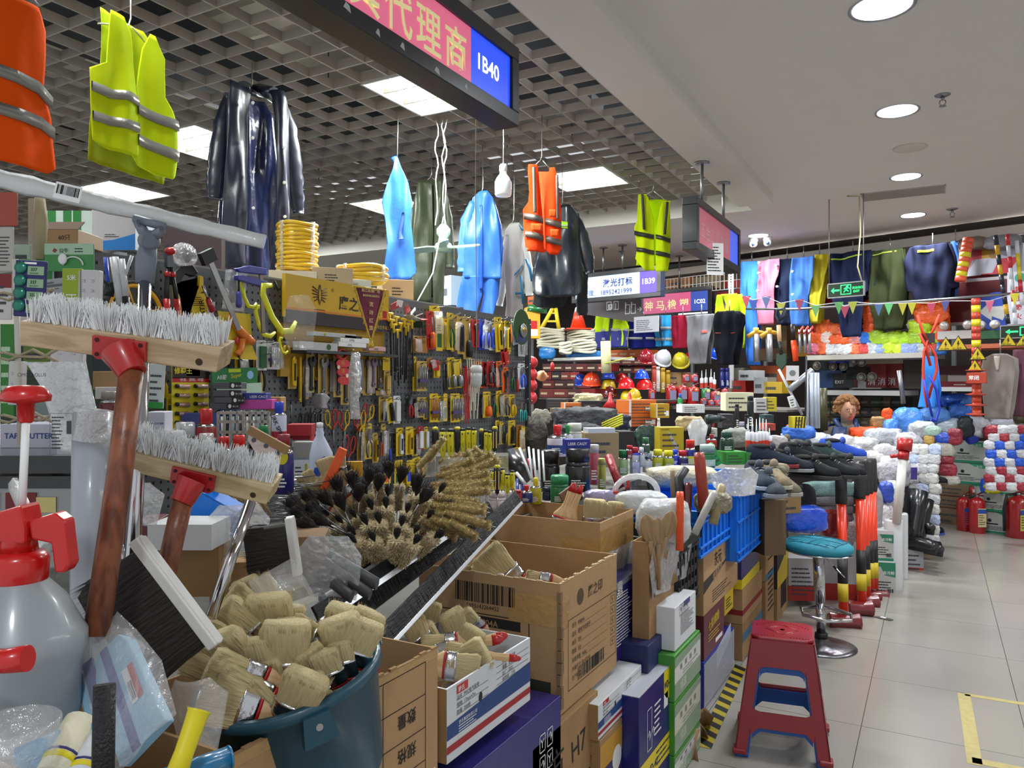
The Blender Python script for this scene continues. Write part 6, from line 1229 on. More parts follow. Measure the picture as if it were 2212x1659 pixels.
OG=mat('dd7a2a',.35,coat=.3);O('gun',M().mt(OG).tube([(-w*.3,-.015,h*.42),(-w*.12,-.015,h*.2),(w*.12,-.015,-h*.05)],[.004,.014,.02],10).tube([(w*.1,-.015,-h*.02),(w*.3,-.015,-.12*h)],[.02,.014],8).tube([(w*.02,-.015,-.06*h),(0,-.015,-.3*h),(-.02,-.015,-.42*h)],[.015,.012,.014],10),t);O('trigger',M().mt(RED).ell((-w*.1,-.015,-.1*h),(.01,.006,.016)),t);O('cord',M().mt(BLACK).tube([(-w*.1,-.02,-.42*h),(-w*.1,-.03,-.5*h),(-.0,-.02,-.52*h)],.003,5),t)
t,w,h=tool('glue_card','yellow shoe glue card with rows of small tubes and a red band','card',373,790,452,928,.1)
O('card',M().mt(mat('d4c322',.5)).box(-w/2,w/2,0,.004,-h/2,h/2),t);f=Face(t,(-w/2,0,-h/2),(1,0,0),(0,0,1));f.rect(0,h*.8,w,h,mat('2a1a1c',.5),'printed_band');f.rect(0,h*.74,w,h*.81,RED,'printed_band');f.text('修鞋王',w*.05,h*.88,w*.16,mat('e2d21a',.5),bold=.02);f.rect(w*.38,h*.84,w*.75,h*.97,mat('e2d21a',.5));f.text('快速、透明、牢固',w*.2,h*.76,w*.08,WHITE)
for i in range(5):
 for j in range(2):
  O('glue_tube',M().mt(mat('c9a9a0',.3,.5)).tube([(-w*.38+j*w*.5,-.008,h*.18-i*h*.14),(-w*.1+j*w*.5,-.008,h*.17-i*h*.14)],[.006,.009],8).mt(SB).tube([(-w*.44+j*w*.5,-.008,h*.185-i*h*.14),(-w*.38+j*w*.5,-.008,h*.18-i*h*.14)],.007,8),t)
t,w,h=tool('glue_card','green and white glue card behind the small black boxes','card',460,795,558,852,.12,-.04)
O('card',M().mt(mat('1f7a3a',.5)).box(-w/2,w/2,0,.003,-h*.1,h/2).mt(mat('b9d9c4',.3)).box(-w/2+.02,w/2+.02,0,.003,-h/2,-h*.1),t);f=Face(t,(0,0,0),(1,0,0),(0,0,1));f.text('AB胶',-w*.4,h*.1,h*.2,WHITE,bold=.01);f.text('Super',-w*.1,h*.12,h*.22,mat('b9c21a',.5),bold=.02,ang=.1);f.rect(-w*.15,h*.34,w*.12,h*.47,mat('b9d21a',.5));f.disc(w*.33,h*.22,h*.16,mat('8cc2e8',.5))
# TABLE GOODS
def can(label,x,y1,y0,w,d,body,cap,capk='flat',text=None,tm_=None,band=None,group=None,name='spray_can',cat='spray can',capw=.62):
 h=(y1-y0)/F*d;r=w/F*d/2;t=T(name,label,cat,W(x,y1,d),YAW,group);ch=min(h*.3,r*1.5);b=h-ch-r*.35
 mb_=mat(body,.3,0,.02,40,.06,coat=.3)
 O('body',M().mt(mb_).lathe([(r*.94,0),(r,r*.08),(r,b-r*.1),(r*.96,b)],20),t);O('shoulder',M().mt(CHROME if capk!='lid' else mb_).lathe([(r*.98,b-.0005),(r*.9,b+r*.12),(r*capw,b+r*.36)],20),t)
 cm=film('e6eaec',.55,4,'clear_cap')if capk=='clear' else mat(cap,.35,coat=.2);cw=.96 if capk=='clear' else capw
 O('cap',M().mt(cm).lathe([(r*cw,b+r*.3),(r*cw,h-r*.12),(r*cw*.9,h),(0,h)],20),t)
 if band:O('label_band',M().mt(mat(band,.45)).lathe([(r*1.01,b*.15),(r*1.012,b*.16),(r*1.012,b*.62),(r*1.01,b*.63)],20),t)
 f=Face(t,(0,-r*1.03,0),(1,0,0),(0,0,1))
 if text:f.text(text,0,b*.62,r*.55,tm_ or WHITE,'CENTER',bold=.02,sx=.8)
 if b*F/d>16:f.lines(-r*.6,b*.15,r*.6,b*.5,4,WHITE,.5)
 return t
CANS=[('red spray can marked BXJ with a red cap behind the second broom',445,990,883,42,2.5,'8f1b22','c01820','flat','BXJ','1c2a6a'),('white spray can with a tall clear cap left of the red BXJ can',400,1010,912,41,2.45,'c3c6cf','e0e0e0','clear',None,None),('white spray can with a short clear cap in front of the BXJ can',446,1020,936,31,2.4,'c9ccd0','e0e0e0','clear',None,None),('small red and yellow tin with a red screw cap',483,1030,943,36,2.4,'9a3a22','c81a1a','flat',None,'b9a52a'),('navy lubricant can with a bright red cap behind the bristles',517,1040,940,40,2.4,'22206a','d01c1c','flat',None,None),('green capped can beside the grey rack',570,1000,919,28,2.5,'2b6a3c','0f7a3c','flat',None,None),('white IRK spray paint can with a blue cap',603,990,868,31,2.6,'c3c8dc','2048c8','flat',None,'a02030'),('tall navy lubricant can with yellow disc and dark red cap',613,1065,938,43,2.3,'23206e','8a1a26','flat',None,None)]
for c in CANS:can(*c[:9],text=c[9],tm_=mat('e8e0d0',.5),band=c[10])
t=[o for o in scene.objects if o.get('label','').startswith('white IRK')][0];Face(t,(0,-.0275,0),(1,0,0),(0,0,1)).text('IRK SPRAY PAINT',-.018,.14,.02,mat('1c1c30',.5),ang=-1.15,bold=.02)
t=[o for o in scene.objects if o.get('label','').startswith('tall navy lub')][0];Face(t,(0,-.0315,0),(1,0,0),(0,0,1)).disc(.004,.11,.018,mat('cdbf22',.5),.022)
can('green lidded jar tipped beside the clear-capped cans',395,975,948,34,2.35,'14743a','14743a','lid',name='jar',cat='jar',capw=.9);can('second green lid peeping above the bristles',430,985,958,40,2.33,'106030','106030','lid',name='jar',cat='jar',capw=.9)
def box(label,x0,y0,x1,y1,d,c,th=.08,rz=.25,roll=0.,name='carton',text=None,lines=0,band=None,tcol_=None,r=.5,cat='box',group=None):
 t,f,w,h=vbox(name,label,cat,x0,y0,x1,y1,d,th,mat(c,r,0,.03,30,.08),rz,roll,group)
 if band:f.rect(0,h*band[0],w,h*band[1],mat(band[2],.5),'printed_band')
 if text:f.text(text,w*.08,h*.4,min(h*.4,w*1.5/max(1,len(text))),mat(tcol_ or '202028',.5),bold=.015)
 if lines:f.lines(w*.1,h*.1,w*.85,h*(.35 if text else .8),lines,mat(tcol_ or '3a3a40',.5))
 return t,f,w,h
BX=[('slate blue folded board behind the BXJ can',392,892,476,1000,2.7,'3d4a86',.04,.1),('dark navy carton behind the grey rack',470,886,508,930,2.75,'141c54',.1,.3),('pink folded carton lying on the marker rack',516,863,586,884,2.75,'b03a92',.1,.1),('blue glue carton with white script on the pink one',525,849,574,864,2.75,'1c2a80',.08,.1),('orange kraft carton behind the pink one',574,858,606,890,2.85,'a8804a',.1,.1),('red tray carton beside the spray paint can',620,917,672,942,2.75,'9c1420',.1,.1),('red flap carton with white label behind the thinner tin',632,940,670,965,2.8,'a01c26',.1,.1),('steel thinner tin with a white label beside the detergent bottle',634,955,674,1040,2.6,'8c8a88',.06,.1),('mustard board standing in front of the scissors',734,997,782,1030,2.75,'c48f16',.02,.1),('white tape cutter carton at the far left',0,916,122,968,1.95,'c0c2ce',.12,0),('second tape cutter carton right of the chrome pole',318,890,354,934,2.2,'c0c2ce',.1,.2),('stack of pale cartons below the second tape cutter carton',300,934,372,985,2.2,'b9b4bc',.1,.1),('clear parts case with a white label behind the film roll',66,858,122,918,2.1,'6d7f78',.1,0),('kraft carton with handling marks behind the brown handle',200,802,258,842,2.3,'a17d54',.1,0),('white and red striped carton under the kraft one',205,836,255,862,2.28,'cfc9c6',.08,0),('dark teal tablet carton behind the first broom handle',197,768,250,806,2.35,'22303a',.03,0),('dark shelf unit behind the left supplies',0,700,205,990,2.5,'26382a',.1,0),('green striped panel far behind the left supplies',92,455,198,540,4.0,'b5c4bb',.03,0),('open kraft carton with handwriting above the green packs',92,495,168,527,2.4,'a08054',.15,0),('white and blue gradient carton behind the squeegee bracket',198,452,292,540,2.7,'c9ccd2',.15,0),('maroon corrugated awning behind the navy raincoat',352,488,478,585,3.6,'3a2a2e',.05,0)]
for b in BX:
 kw=dict(text='TAPE CUTTER',tcol_='1f3f8a')if 'tape cutter' in b[0]and 'stack' not in b[0]else{}
 t,f,w,h=box(b[0],b[1],b[2],b[3],b[4],b[5],b[6],b[7],b[8],**kw)
 if 'green striped' in b[0]:
  for x in(.1,.42,.62):f.rect(w*x,0,w*(x+.17),h,mat('17722a',.5),'stripe')
 if 'gradient' in b[0]:f.P([(0,0),(w,0),(w,h*.4),(w*.5,h*.25),(0,h*.2)],mat('2a86d8',.5));f.lines(w*.3,h*.3,w*.7,h*.4,2)
 if 'thinner' in b[0]:f.rect(0,0,w,h*.6,mat('c9ccd4',.5),'label');f.rect(0,h*.55,w,h*.6,mat('3a7ac8',.5),'label');f.rect(w*.6,h*.25,w*.75,h*.45,mat('b9c22a',.5));f.lines(w*.1,h*.1,w*.5,h*.4,3)
 if 'blue glue' in b[0]:f.text('LEER CAGY',w*.3,h*.3,h*.5,WHITE)
 if 'open kraft' in b[0]:f.text('60只',w*.45,h*.3,h*.4,INK);O('flap',M().mt(mat('4a3222',.8)).box(0,w,0,.003,0,.05,T=rot3(-.9)),t,loc=(-w/2,0,h))
 if 'clear parts' in b[0]:f.rect(w*.1,h*.05,w*.8,h*.35,mat('c9c9cf',.5),'label');f.rect(w*.15,h*.1,w*.3,h*.33,RDG,'label')
for i,(x0,y0,x1,y1)in enumerate([(494,826,520,840),(492,843,520,857),(496,858,526,871),(486,871,514,884)]):
 t,f,w,h=box(('topmost','second','third','lowest')[i]+' black tool box with white shield mark in the small stack',x0-32,y0,x1,y1,2.72,'4b4d54',.08,.1,group='black tool boxes');f.rect(w*.58,0,w,h,mat('101116',.4),'printed_band');f.disc(w*.7,h*.5,h*.25,WHITE,h*.33);f.text('第二浪',w*.8,h*.35,h*.3,WHITE)
t=T('marker_rack','grey plastic rack full of markers and pens','rack',W(532,958,2.6),YAW);w=.17
m=M().mt(mat('a3a09a',.45));[m.box(-w/2,w/2,-.03,-.026,z,z+.01)for z in(0,.035,.07,.1)];[m.box(-w/2+w*i/8-.004,-w/2+w*i/8+.004,-.03,-.026,0,.108)for i in range(9)];O('basket',m,t)
for i in range(14):
 c=['d9d7cf','1c1c1e','e3e1da','8fa8b8','d4c08a','2a2a2c','c9c9c4'][i%7];q=T('marker',ORD[i]+' marker from the left standing in the grey rack','marker',tuple(V(W(482+i*7.6,950,2.62))),YAW,'markers in the grey rack',ry=.04*(i%3-1));O('barrel',M().mt(mat(c,.4)).tube([(0,0,-.03),(0,0,.08)],.0055,8),q);O('cap',M().mt(mat(['22447a','1a1a1a','9a9a94'][i%3],.4)).tube([(0,0,.08),(0,0,.1)],.0058,8),q)
def detergent(label,x,y1,y0,w,d,body='c9d2ea',lab='2252c0',cap='d9dbe2',text='重油污净'):
 h=(y1-y0)/F*d;r=w/F*d/2;t=T('cleaner_bottle',label,'bottle',W(x,y1,d),YAW)
 m=M().mt(mat(body,.35,coat=.2));n=14;rows=[(1,0,0),(1,.02,0),(1,.35,0),(.95,.45,0),(.7,.6,-.1),(.42,.72,-.12),(.34,.76,-.12),(.36,.82,-.12),(.3,.84,-.12),(.3,.9,-.12)];vs=[]
 for k,(q,z,ox)in enumerate(rows):
  for j in range(n):g=2*PI*j/n;vs.append((ox*r+r*q*math.cos(g),r*.5*max(q,.5)*math.sin(g),z*h))
 m.add(vs,[(i*n+j,i*n+(j+1)%n,(i+1)*n+(j+1)%n,(i+1)*n+j)for i in range(len(rows)-1)for j in range(n)]+[tuple(range(n))[::-1]],True);O('bottle',m,t)
 O('cap',M().mt(mat(cap,.35)).lathe([(r*.28,h*.9),(r*.28,h*.99),(0,h)],14,(-.12*r,0,0)),t);f=Face(t,(0,-r*.52,0),(1,0,0),(0,0,1));f.P([(-.6*r,h*.04),(.75*r,h*.04),(.8*r,h*.32),(.4*r,h*.4),(-.3*r,h*.3)],mat(lab,.4),'label');f.text(text,-.5*r,h*.2,r*.3,WHITE,bold=.02)
detergent('pale blue cleaner bottle with a slanted blue label beside the scissors',694,1032,912,52,2.5)
def pack(label,x0,y0,x1,y1,d,c,roll=0.,cat='package',name='hanging_pack',th=.006,**k):return box(label,x0,y0,x1,y1,d,c,th,0.,roll,name,cat=cat,**k)
t,f,w,h=pack('green clamshell pack with red logo and white cable printed on it',96,526,202,586,2.0,'3f8a48');f.P([(0,h*.6),(w,h*.6),(w,h),(0,h)],mat('9fc0a4',.4));f.text('公牛',w*.3,h*.68,h*.17,mat('23302a',.5),bold=.02);f.P([(w*.16,h*.72),(w*.22,h*.66),(w*.27,h*.76),(w*.2,h*.84)],RED);f.lines(w*.62,h*.66,w*.88,h*.86,2);O('cable',M().mt(WHITE).tube([(w*.1+.026*math.cos(g),-.004,.015+.022*math.sin(g))for g in[PI*i/12 for i in range(13)]],.002,5),t);O('plug',M().mt(WHITE).ell((-.012,-.008,h*.42),(.012,.006,.014)),t)
pack('plain green clamshell pack behind the logo pack',78,526,112,612,2.05,'2f7c3c');pack('white and green cable pack behind the battery card',30,528,66,600,2.05,'9fb5a0',band=(0,.55,'3f8a44'),lines=2)
t,f,w,h=pack('dark blue card of four green coin cells numbered 337',27,562,94,684,1.25,'1b1d5c',.05);
for i in range(4):z=h*(.1+.225*i);O('battery',M().mt(mat('2d7a66',.25,.4,.1,80,.1)).lathe([(.0095,0),(.0098,.001),(.0095,.003),(0,.0032)],22,T=Matrix.Translation((-w*.3,0,z+.008))@Matrix.Rotation(PI/2,4,'X')),t);f.rect(w*.42,z-.003,w*.95,z+.011,mat('86a682',.5),'label');f.text('337',w*.52,z+.0035,.007,mat('1c3328',.5),bold=.02);f.text('SR416SW',w*.5,z-.0015,.0035,mat('1c3328',.5))
f.rect(w*.3,h*.93,w*.7,h*.965,WHITE,'hanger_slot')
t,f,w,h=pack('grey card printed Panasonic beside the battery card',92,602,144,654,1.9,'9a9ca2',-.12);f.text('Panasonic',w*.02,h*.8,h*.14,mat('1e1f24',.5),bold=.01);f.rect(0,h*.66,w*.9,h*.76,mat('5a5c62',.5));f.lines(w*.05,h*.3,w*.8,h*.6,5);f.bars(w*.15,h*.05,w*.6,h*.2)
t,f,w,h=pack('lime card reading 5 metres attached to a white power strip',134,580,178,662,1.85,'8fa61c');f.text('5米',w*.25,h*.7,h*.16,WHITE,bold=.02);f.lines(w*.2,h*.08,w*.8,h*.35,3,WHITE)
def strip_(label,x0,y0,x1,y1,d,n=3):
 t,f,w,h=pack(label,x0,y0,x1,y1,d,'c6c2c4',.03,'power strip','power_strip',.02)
 for i in range(n):
  for j in range(2):
   m=M().mt(BLACK);cx,cz=w*(.28+.42*j)-w/2,h*(.72-.25*i)
   for a_,b_,c_,e_ in((-.05,.02,-.02,.026),(-.05,-.026,-.02,-.02),(.02,.025,.09,.028),(.02,-.003,.09,.003),(.02,-.028,.09,-.025)):m.box(cx+a_*w,cx+c_*w,-.0012,-.0006,cz+b_*h*1.2,cz+e_*h*1.2)
   O('socket',m,t)
strip_('white multi-socket power strip hanging above the broom bristles',166,583,212,668,1.85);strip_('white power strip in green packaging at the far left',16,780,46,875,1.95);strip_('blue socketed power strip behind the first broom head',108,758,178,784,2.1,1)
pack('white and green socket pack right of the brown handle',318,786,352,882,2.3,'b9c2c0',.05,band=(0,.14,'1f8a34'),lines=5);pack('red framed camouflage card at the top left edge',-20,415,36,488,2.0,'a84a38',lines=0);pack('white barcode label strip below the camouflage card',-10,490,28,586,1.95,'b4b2aa',lines=9);pack('red topped white card at the left edge',-15,592,24,690,1.8,'c3c2c0',.02,band=(.7,1,'7a1c20'),lines=4);pack('white label with printed squares above the pole twine',40,684,84,748,1.9,'b9b6ae',.05,lines=6)
pack('green bulb pack behind the white pole',0,700,30,900,2.1,'2f7a2a',lines=5,tcol_='b8d8b0');pack('olive green pack behind the zip bag',50,690,110,800,2.2,'5f7a28',lines=2);pack('pale sticks pack behind the camouflage card',60,428,78,575,2.1,'a19a88')
t=T('paint_roller','bundle of beige wooden sticks hanging at the upper left','stick bundle',W(86,560,2.05));O('sticks',M().mt(mat('a39778',.7,0,.4,30)).tube([(0,0,0),(.004,0,.1),(.0,0,.17)],[.014,.018,.012],8),t)
for i,(x0,y0,x1,y1,c,r,l)in enumerate([(236,640,228,556,'2a48b0',.006,'blue bar hanging left of the white tubes'),(262,660,246,556,'c9cbd0',.013,'white tube with a black socket left of the chrome pole'),(272,640,262,560,'c6c8cc',.01,'second white tube beside the first'),(262,620,285,552,'b9bcc0',.005,'chrome rod leaning behind the grey bracket'),(235,640,240,610,'1c2a20',.014,'black and green strip pack under the white tubes')]):
 t=T('tube',l,'tube',W(x0,y0,2.3));O('tube',M().mt(mat(c,.3,.2)).tube([(0,0,0),V(W(x1,y1,2.3))-t.location],r,10),t)
 if i in(1,2):O('socket',M().mt(BLACK).tube([(0,0,-.002),(-.002,0,-.06)],r*1.1,10),t)
can('dark red jar with a gold rim behind the brown broom handle',236,905,845,38,2.2,'6a1a20','8a8078','flat',name='jar',cat='jar',capw=.85)
# right of the brushes
G2='bottles and cans before the bar code carton'
for a in[('white roll cap standing before the open cartons',1075,1098,1062,38,3.1,'c3bcc0','c3bcc0','lid'),('smaller white roll cap beside the first',1102,1096,1061,22,3.15,'d0cdd0','d0cdd0','lid'),('dark red cylinder cap right of the white roll caps',1119,1080,1058,16,3.15,'9c1c20','9c1c20','lid'),('navy and yellow tin with a red cap before the white rods',1137,1084,1048,28,3.2,'1c2a6a','b81c22','flat'),('yellow tin with a yellow nozzle cap',1157,1088,1032,26,3.25,'a8a020','d8c818','flat'),('green tape roll stack standing in front of black wrapped rolls',1209,1086,1026,41,3.3,'1f6e46','2a8a58','lid'),('dark blue roll under the green tape stack edge',1184,1080,1052,26,3.35,'1c2340','1c2340','lid'),('black film wrapped roll with an orange tag',1188,1062,972,42,3.5,'1b1a18','1b1a18','lid'),('tall shiny black wrapped roll under the blue box',1248,1060,968,54,3.5,'2a2a2c','2a2a2c','lid'),('pink striped roll stack in clear film',1283,1046,960,22,3.7,'a84a58','c0b8b8','lid'),('lime striped roll stack beside the pink one',1300,1060,990,18,3.6,'9a9a3a','a8a85a','lid'),('white bottle with a red cap and blue label',1204,985,918,44,4.0,'c9c0d0','d82028','flat'),('white bottle with a green cap beside the red capped one',1226,975,918,24,4.05,'c9c8d0','1c8a4a','flat'),('pale jar with a ribbed white lid behind the green capped bottle',1241,970,914,32,4.1,'b9bcb0','c9cbb8','lid')]:
 can(a[0],a[1],a[2],a[3],a[4],a[5],a[6],a[7],'lid' if a[8]=='lid' else 'flat',name='tin' if 'tin' in a[0]else('bottle' if 'bottle' in a[0]else 'roll'),cat='tin' if 'tin' in a[0]else('bottle' if 'bottle' in a[0]else 'roll'),band='2a3f80' if 'blue label' in a[0]else None,capw=.95 if a[8]=='lid' else .4)
box('small blue carton lying on the black wrapped roll',1222,949,1276,970,3.5,'1c2a88',.06,.2,text='LEER CAGY',tcol_='d8d8e8');box('brown carton panel behind the wrapped rolls',1264,935,1338,1010,4.2,'8d7a58',.2,.2,lines=3);box('grey brown board leaning before the green tape stack',1222,1048,1265,1090,3.2,'6d5444',.01,.5,-.5);box('white folded paper on the brown carton panel',1270,925,1330,940,4.2,'b9bcc8',.1,.2);box('black storage box behind the brown carton panel',1338,932,1370,990,4.6,'1f1f24',.15,.2)
for i,(x0,y0,x1,y1,c,r)in enumerate([(1148,1035,1122,968,'d5dae0',.006),(1150,1040,1142,966,'d0d6de',.005),(1158,1038,1152,970,'dfe4ea',.005),(1166,1038,1163,972,'d5dae0',.005),(1176,1040,1172,975,'d9dfe6',.005),(1158,1042,1140,992,'9c1c24',.006),(1138,1050,1116,1022,'c9c9cc',.008),(1118,1062,1117,1036,'2a48b0',.007),(1128,1062,1128,1034,'2038a0',.007),(1135,1030,1100,985,'18181c',.05)]):
 nm=('dark rubbish bag heaped behind the white rods' if r>.04 else ORD[i]+(' blue marker' if 'a0' in c or 'b0' in c else ' thin plastic rod')+' from the left before the wrapped rolls')
 t=T('rubbish_bag' if r>.04 else 'plastic_rod',nm,'bag' if r>.04 else 'rod',W(x0,y0,3.35 if r<.04 else 3.6));O('rod' if r<.04 else 'bag',M().mt(mat(c,.3,0,.6 if r>.04 else 0,12,.1,coat=.4)).tube([(0,0,0),V(W(x1,y1,3.45 if r<.04 else 3.7))-t.location],r,10),t)
RROW=[(1345,1026,972,23,'8fae78','0f6a38','pale green can with a dark green cap'),(1371,1010,966,20,'b9bcc8','b02030','white can with a dark red cap'),(1372,1028,978,23,'a3a8c8','2040c0','lilac can with a blue cap'),(1388,1008,966,18,'b9c0c8','d9dce0','white capped can'),(1399,1020,978,22,'b3b9bc','8a949a','silver can with a grey cap'),(1421,1012,971,24,'a8a828','d8cc18','yellow can with a broad yellow cap'),(1444,1012,973,25,'9aa030','dccc10','yellow can with a narrower yellow cap'),(1458,1005,971,15,'2438b8','2848d8','small blue capped can'),(1476,1010,973,26,'2a2358','b82024','navy can with a red cap'),(1491,1008,950,23,'1f2a78','c0241c','taller navy lubricant can with a red cap'),(1395,990,945,18,'2c4a3c','3a6a4a','dark green tin'),(1360,990,962,16,'8a2a34','b02030','low red capped can')]
for x,y1,y0,w_,b,c,l in RROW:can(l+' in the row behind the white plastic bags',x,y1,y0,w_,4.35,b,c,'flat',band='c9c22a' if 'taller navy' in l else None,capw=.8)
BX2=[('yellow utility knife carton with a large printed blade',1425,923,1478,974,4.5,'b09a1a',.1,.15),('upper orange shoe box with white label',1357,864,1420,892,5.6,'c8641e',.2,.35),('lower orange shoe box with white label',1357,893,1420,921,5.6,'c05a1a',.2,.35),('yellow carton with orange print beside the orange shoe boxes',1417,872,1447,903,5.5,'b08a18',.1,.3),('long white carton below the fire extinguishers',1473,874,1523,892,6.2,'c3c5c8',.15,.1),('orange shoe box in the left pile',1218,870,1256,895,5.8,'b8602a',.15,.1),('black shoe box with magenta end',1256,866,1300,892,5.8,'1c1a22',.15,.1),('dark grey shoe box with white tag far in the left pile',1180,862,1222,886,6.0,'22242c',.15,-.2),('kraft shoe box under the dark one',1188,882,1220,902,5.8,'8a7248',.15,-.3),('flat black box with gold print in the left pile',1205,893,1250,912,5.7,'16161a',.15,.1),('second flat black box with gold print',1250,893,1292,912,5.7,'1a1618',.15,.1),('light green mask carton on the sealant table',1567,976,1614,1004,4.5,'2f8a2c',.12,.2),('smaller green mask carton end',1614,978,1632,1002,4.5,'3a7a3a',.1,.2),('green and white boxed tube leaning on the mask carton',1548,955,1562,1004,4.4,'2a8f4a',.04,.2,-.45),('white plastic tray carton behind the drill',1520,925,1550,945,5.0,'b9bbb0',.1,.1),('purple and white tin carton near the sealants',1596,912,1614,938,5.0,'b0a8c0',.06,.1),('dark green carton behind the sealant nozzles',1652,896,1672,922,5.4,'14343a',.1,.1),('red and white striped carton near the column',1655,915,1676,930,5.3,'a83a30',.1,.1),('black and yellow hazard tape carton',1716,900,1742,925,5.6,'c0b01c',.1,.1),('cream folded vest pile behind the flashlights',1568,848,1628,888,5.8,'c9c8a8',.15,.0),('white framed thing by the column',1710,855,1722,880,5.8,'cfd2d8',.03,0,-.3),('crumpled yellow foil pack',1655,858,1678,888,5.7,'b8a81c',.08,0),('clear white wrapped pack',1632,860,1660,892,5.7,'aeb0b0',.08,0),('yellow glove box under the drill table',1423,925,1476,935,4.9,'b89a18',.2,0),('black flashlight case behind the sealants',1560,895,1586,925,5.2,'2a2c30',.12,0)]
for b in BX2:
 t,f,w,h=box(*b[:9],roll=b[9]if len(b)>9 else 0.,lines=3 if 'black' not in b[0]else 2,tcol_='c9a83a' if 'gold' in b[0]else '4a4038')
 if 'large printed blade' in b[0]:f.P([(w*.32,h*.85),(w*.45,h*.72),(w*.78,h*.12),(w*.66,h*.06),(w*.4,h*.6)],mat('a8adb0',.4),'printed_knife');f.text('MANDIER',w*.05,h*.88,h*.08)
 if 'orange shoe' in b[0]:f.rect(w*.6,h*.15,w*.95,h*.5,WHITE,'label');f.rect(0,0,w*.08,h,mat('d5d5da',.5),'label')
 if 'hazard' in b[0]:
  for k in range(4):f.P([(w*(.0+.25*k),0),(w*(.12+.25*k),0),(w*(.22+.25*k),h),(w*(.1+.25*k),h)],BLACK,'stripe')
detergent('white milk-like bottle behind the knife carton',1424,968,903,20,4.6,'c6cdda','b8bccc','d8dce2','')
crumple('green tinted film bag over cartons left of the white bottle',1366,918,1422,966,4.7,90,mat('24423c',.2,0,.8,12,.2,coat=.8),.03);crumple('clear film draped right of the knife carton',1480,905,1528,962,4.8,91,CLEAR3,.04)
t=T('cordless_drill','dark green cordless drill standing behind the sealant tubes','drill',W(1540,905,4.9),YAW);DG_=mat('1d2e2e',.4)
O('motor_housing',M().mt(DG_).tube([(-.05,0,0),(-.03,0,0),(.04,0,0)],[.022,.03,.024],14),t);O('chuck',M().mt(SB).tube([(.04,0,0),(.06,0,0),(.085,0,0)],[.022,.018,.008],12),t);O('grip',M().mt(SB).tube([(-.02,0,-.02),(-.03,0,-.11)],.016,10),t);O('battery_pack',M().mt(SB).box(-.07,.02,-.03,.03,-.15,-.11),t,bev=.004);O('trigger',M().mt(RDG).box(-.004,.008,-.008,.008,-.05,-.025),t)
for i,(x,y1,y0,w_,d)in enumerate([(1592,930,873,9,5.0),(1621,930,855,14,5.1),(1613,928,895,9,5.0)]):can(ORD[i]+' black flashlight standing by the cream pile',x,y1,y0,w_,d,'15171a','15171a','lid',name='flashlight',cat='flashlight',capw=.9)
def sealant(label,x,y1,y0,w,d,body='cfd0d6',lab='c23a2a',tip='e6e9ee',group='sealant cartridges on the sealant table'):
 h=(y1-y0)/F*d;r=w/F*d/2;t=T('sealant_tube',label,'sealant tube',W(x,y1,d),YAW,group)
 O('cartridge',M().mt(mat(body,.35)).lathe([(r,0),(r,h*.56),(r*.7,h*.58),(r*.35,h*.6)],16),t);O('label_band',M().mt(mat(lab,.4)).lathe([(r*1.01,h*.06),(r*1.015,h*.07),(r*1.015,h*.3),(r*1.01,h*.31)],16),t);O('nozzle',M().mt(mat(tip,.35)).lathe([(r*.42,h*.6),(r*.3,h*.72),(r*.1,h)],10),t)
for i,(x,y1,y0)in enumerate([(1616,972,904),(1625,975,903),(1634,976,905),(1641,974,902),(1648,972,904),(1655,970,906),(1662,965,925)]):sealant(ORD[i]+' white sealant cartridge from the left behind the shoes',x,y1,y0,11,4.6)
can('green tin with a pale lid in front of the mask carton',1528,1010,960,33,4.2,'1f6a3c','9ab0a8','lid',name='tin',cat='tin',capw=.98,band='9ab8a8');can('small red round jar behind the green tin',1537,965,938,22,4.5,'a01820','9a2028','flat',name='jar',cat='jar',capw=.4);can('green and black power tool head beside the mask carton',1570,975,932,30,4.6,'18342a','22463a','lid',name='tool_case',cat='case',capw=.8)
def pillow(label,x0,y0,x1,y1,d,mt,seed=0,th=.5,name='bag',cat='bag',rz=0.,lump=.12,group=None,sq=.6):
 w=(x1-x0)/F*d/2;h=(y1-y0)/F*d/2;t=T(name,label,cat,W((x0+x1)/2,y1,d),YAW+rz,group);m=M().mt(mt);nu,nv=26,16;vs=[];q=V((seed*7.7,seed*1.3,0))
 for i in range(nv+1):
  a=-PI/2+PI*i/nv
  for j in range(nu):
   g=2*PI*j/nu;c,s_=math.cos(g),math.sin(g);ca,sa=math.cos(a),math.sin(a);f_=lambda v:math.copysign(abs(v)**sq,v)
   p=V((f_(c)*abs(ca)**sq,f_(s_)*abs(ca)**sq*th,f_(sa)));k=1+lump*noise.noise(p*2.2+q)+lump*.5*noise.noise(p*6+q)+lump*.35*noise.noise(p*13+q);vs.append((p.x*w*k,p.y*max(w,h)*k,h+p.z*h*k))
 m.add(vs,[(i*nu+j,i*nu+(j+1)%nu,(i+1)*nu+(j+1)%nu,(i+1)*nu+j)for i in range(nv)for j in range(nu)],True);O('body',m,t);return t
WBG=mat('c3c6c8',.3,0,.7,14,.08,6,coat=.4,nm='white_poly_bag');CRB=mat('b8b096',.4,0,.8,16,.12,coat=.2)
pillow('large knotted white plastic bag behind the torn spoon carton',1372,1078,1492,1172,2.95,WBG,1,.6);pillow('second white plastic bag behind the first',1330,1060,1440,1110,3.15,WBG,2,.5);pillow('cream plastic bag lying along the cans',1398,1006,1550,1052,3.9,CRB,3,.5);pillow('purple and clear film bundle right of the open cartons',1262,1058,1340,1100,3.2,mat('8f86a8',.25,0,.8,16,.2,coat=.6),4,.5)
crumple('clear film bag with red and blue print draped on the farther blue crate',1535,1008,1640,1068,3.45,93,CLEAR3,.03)
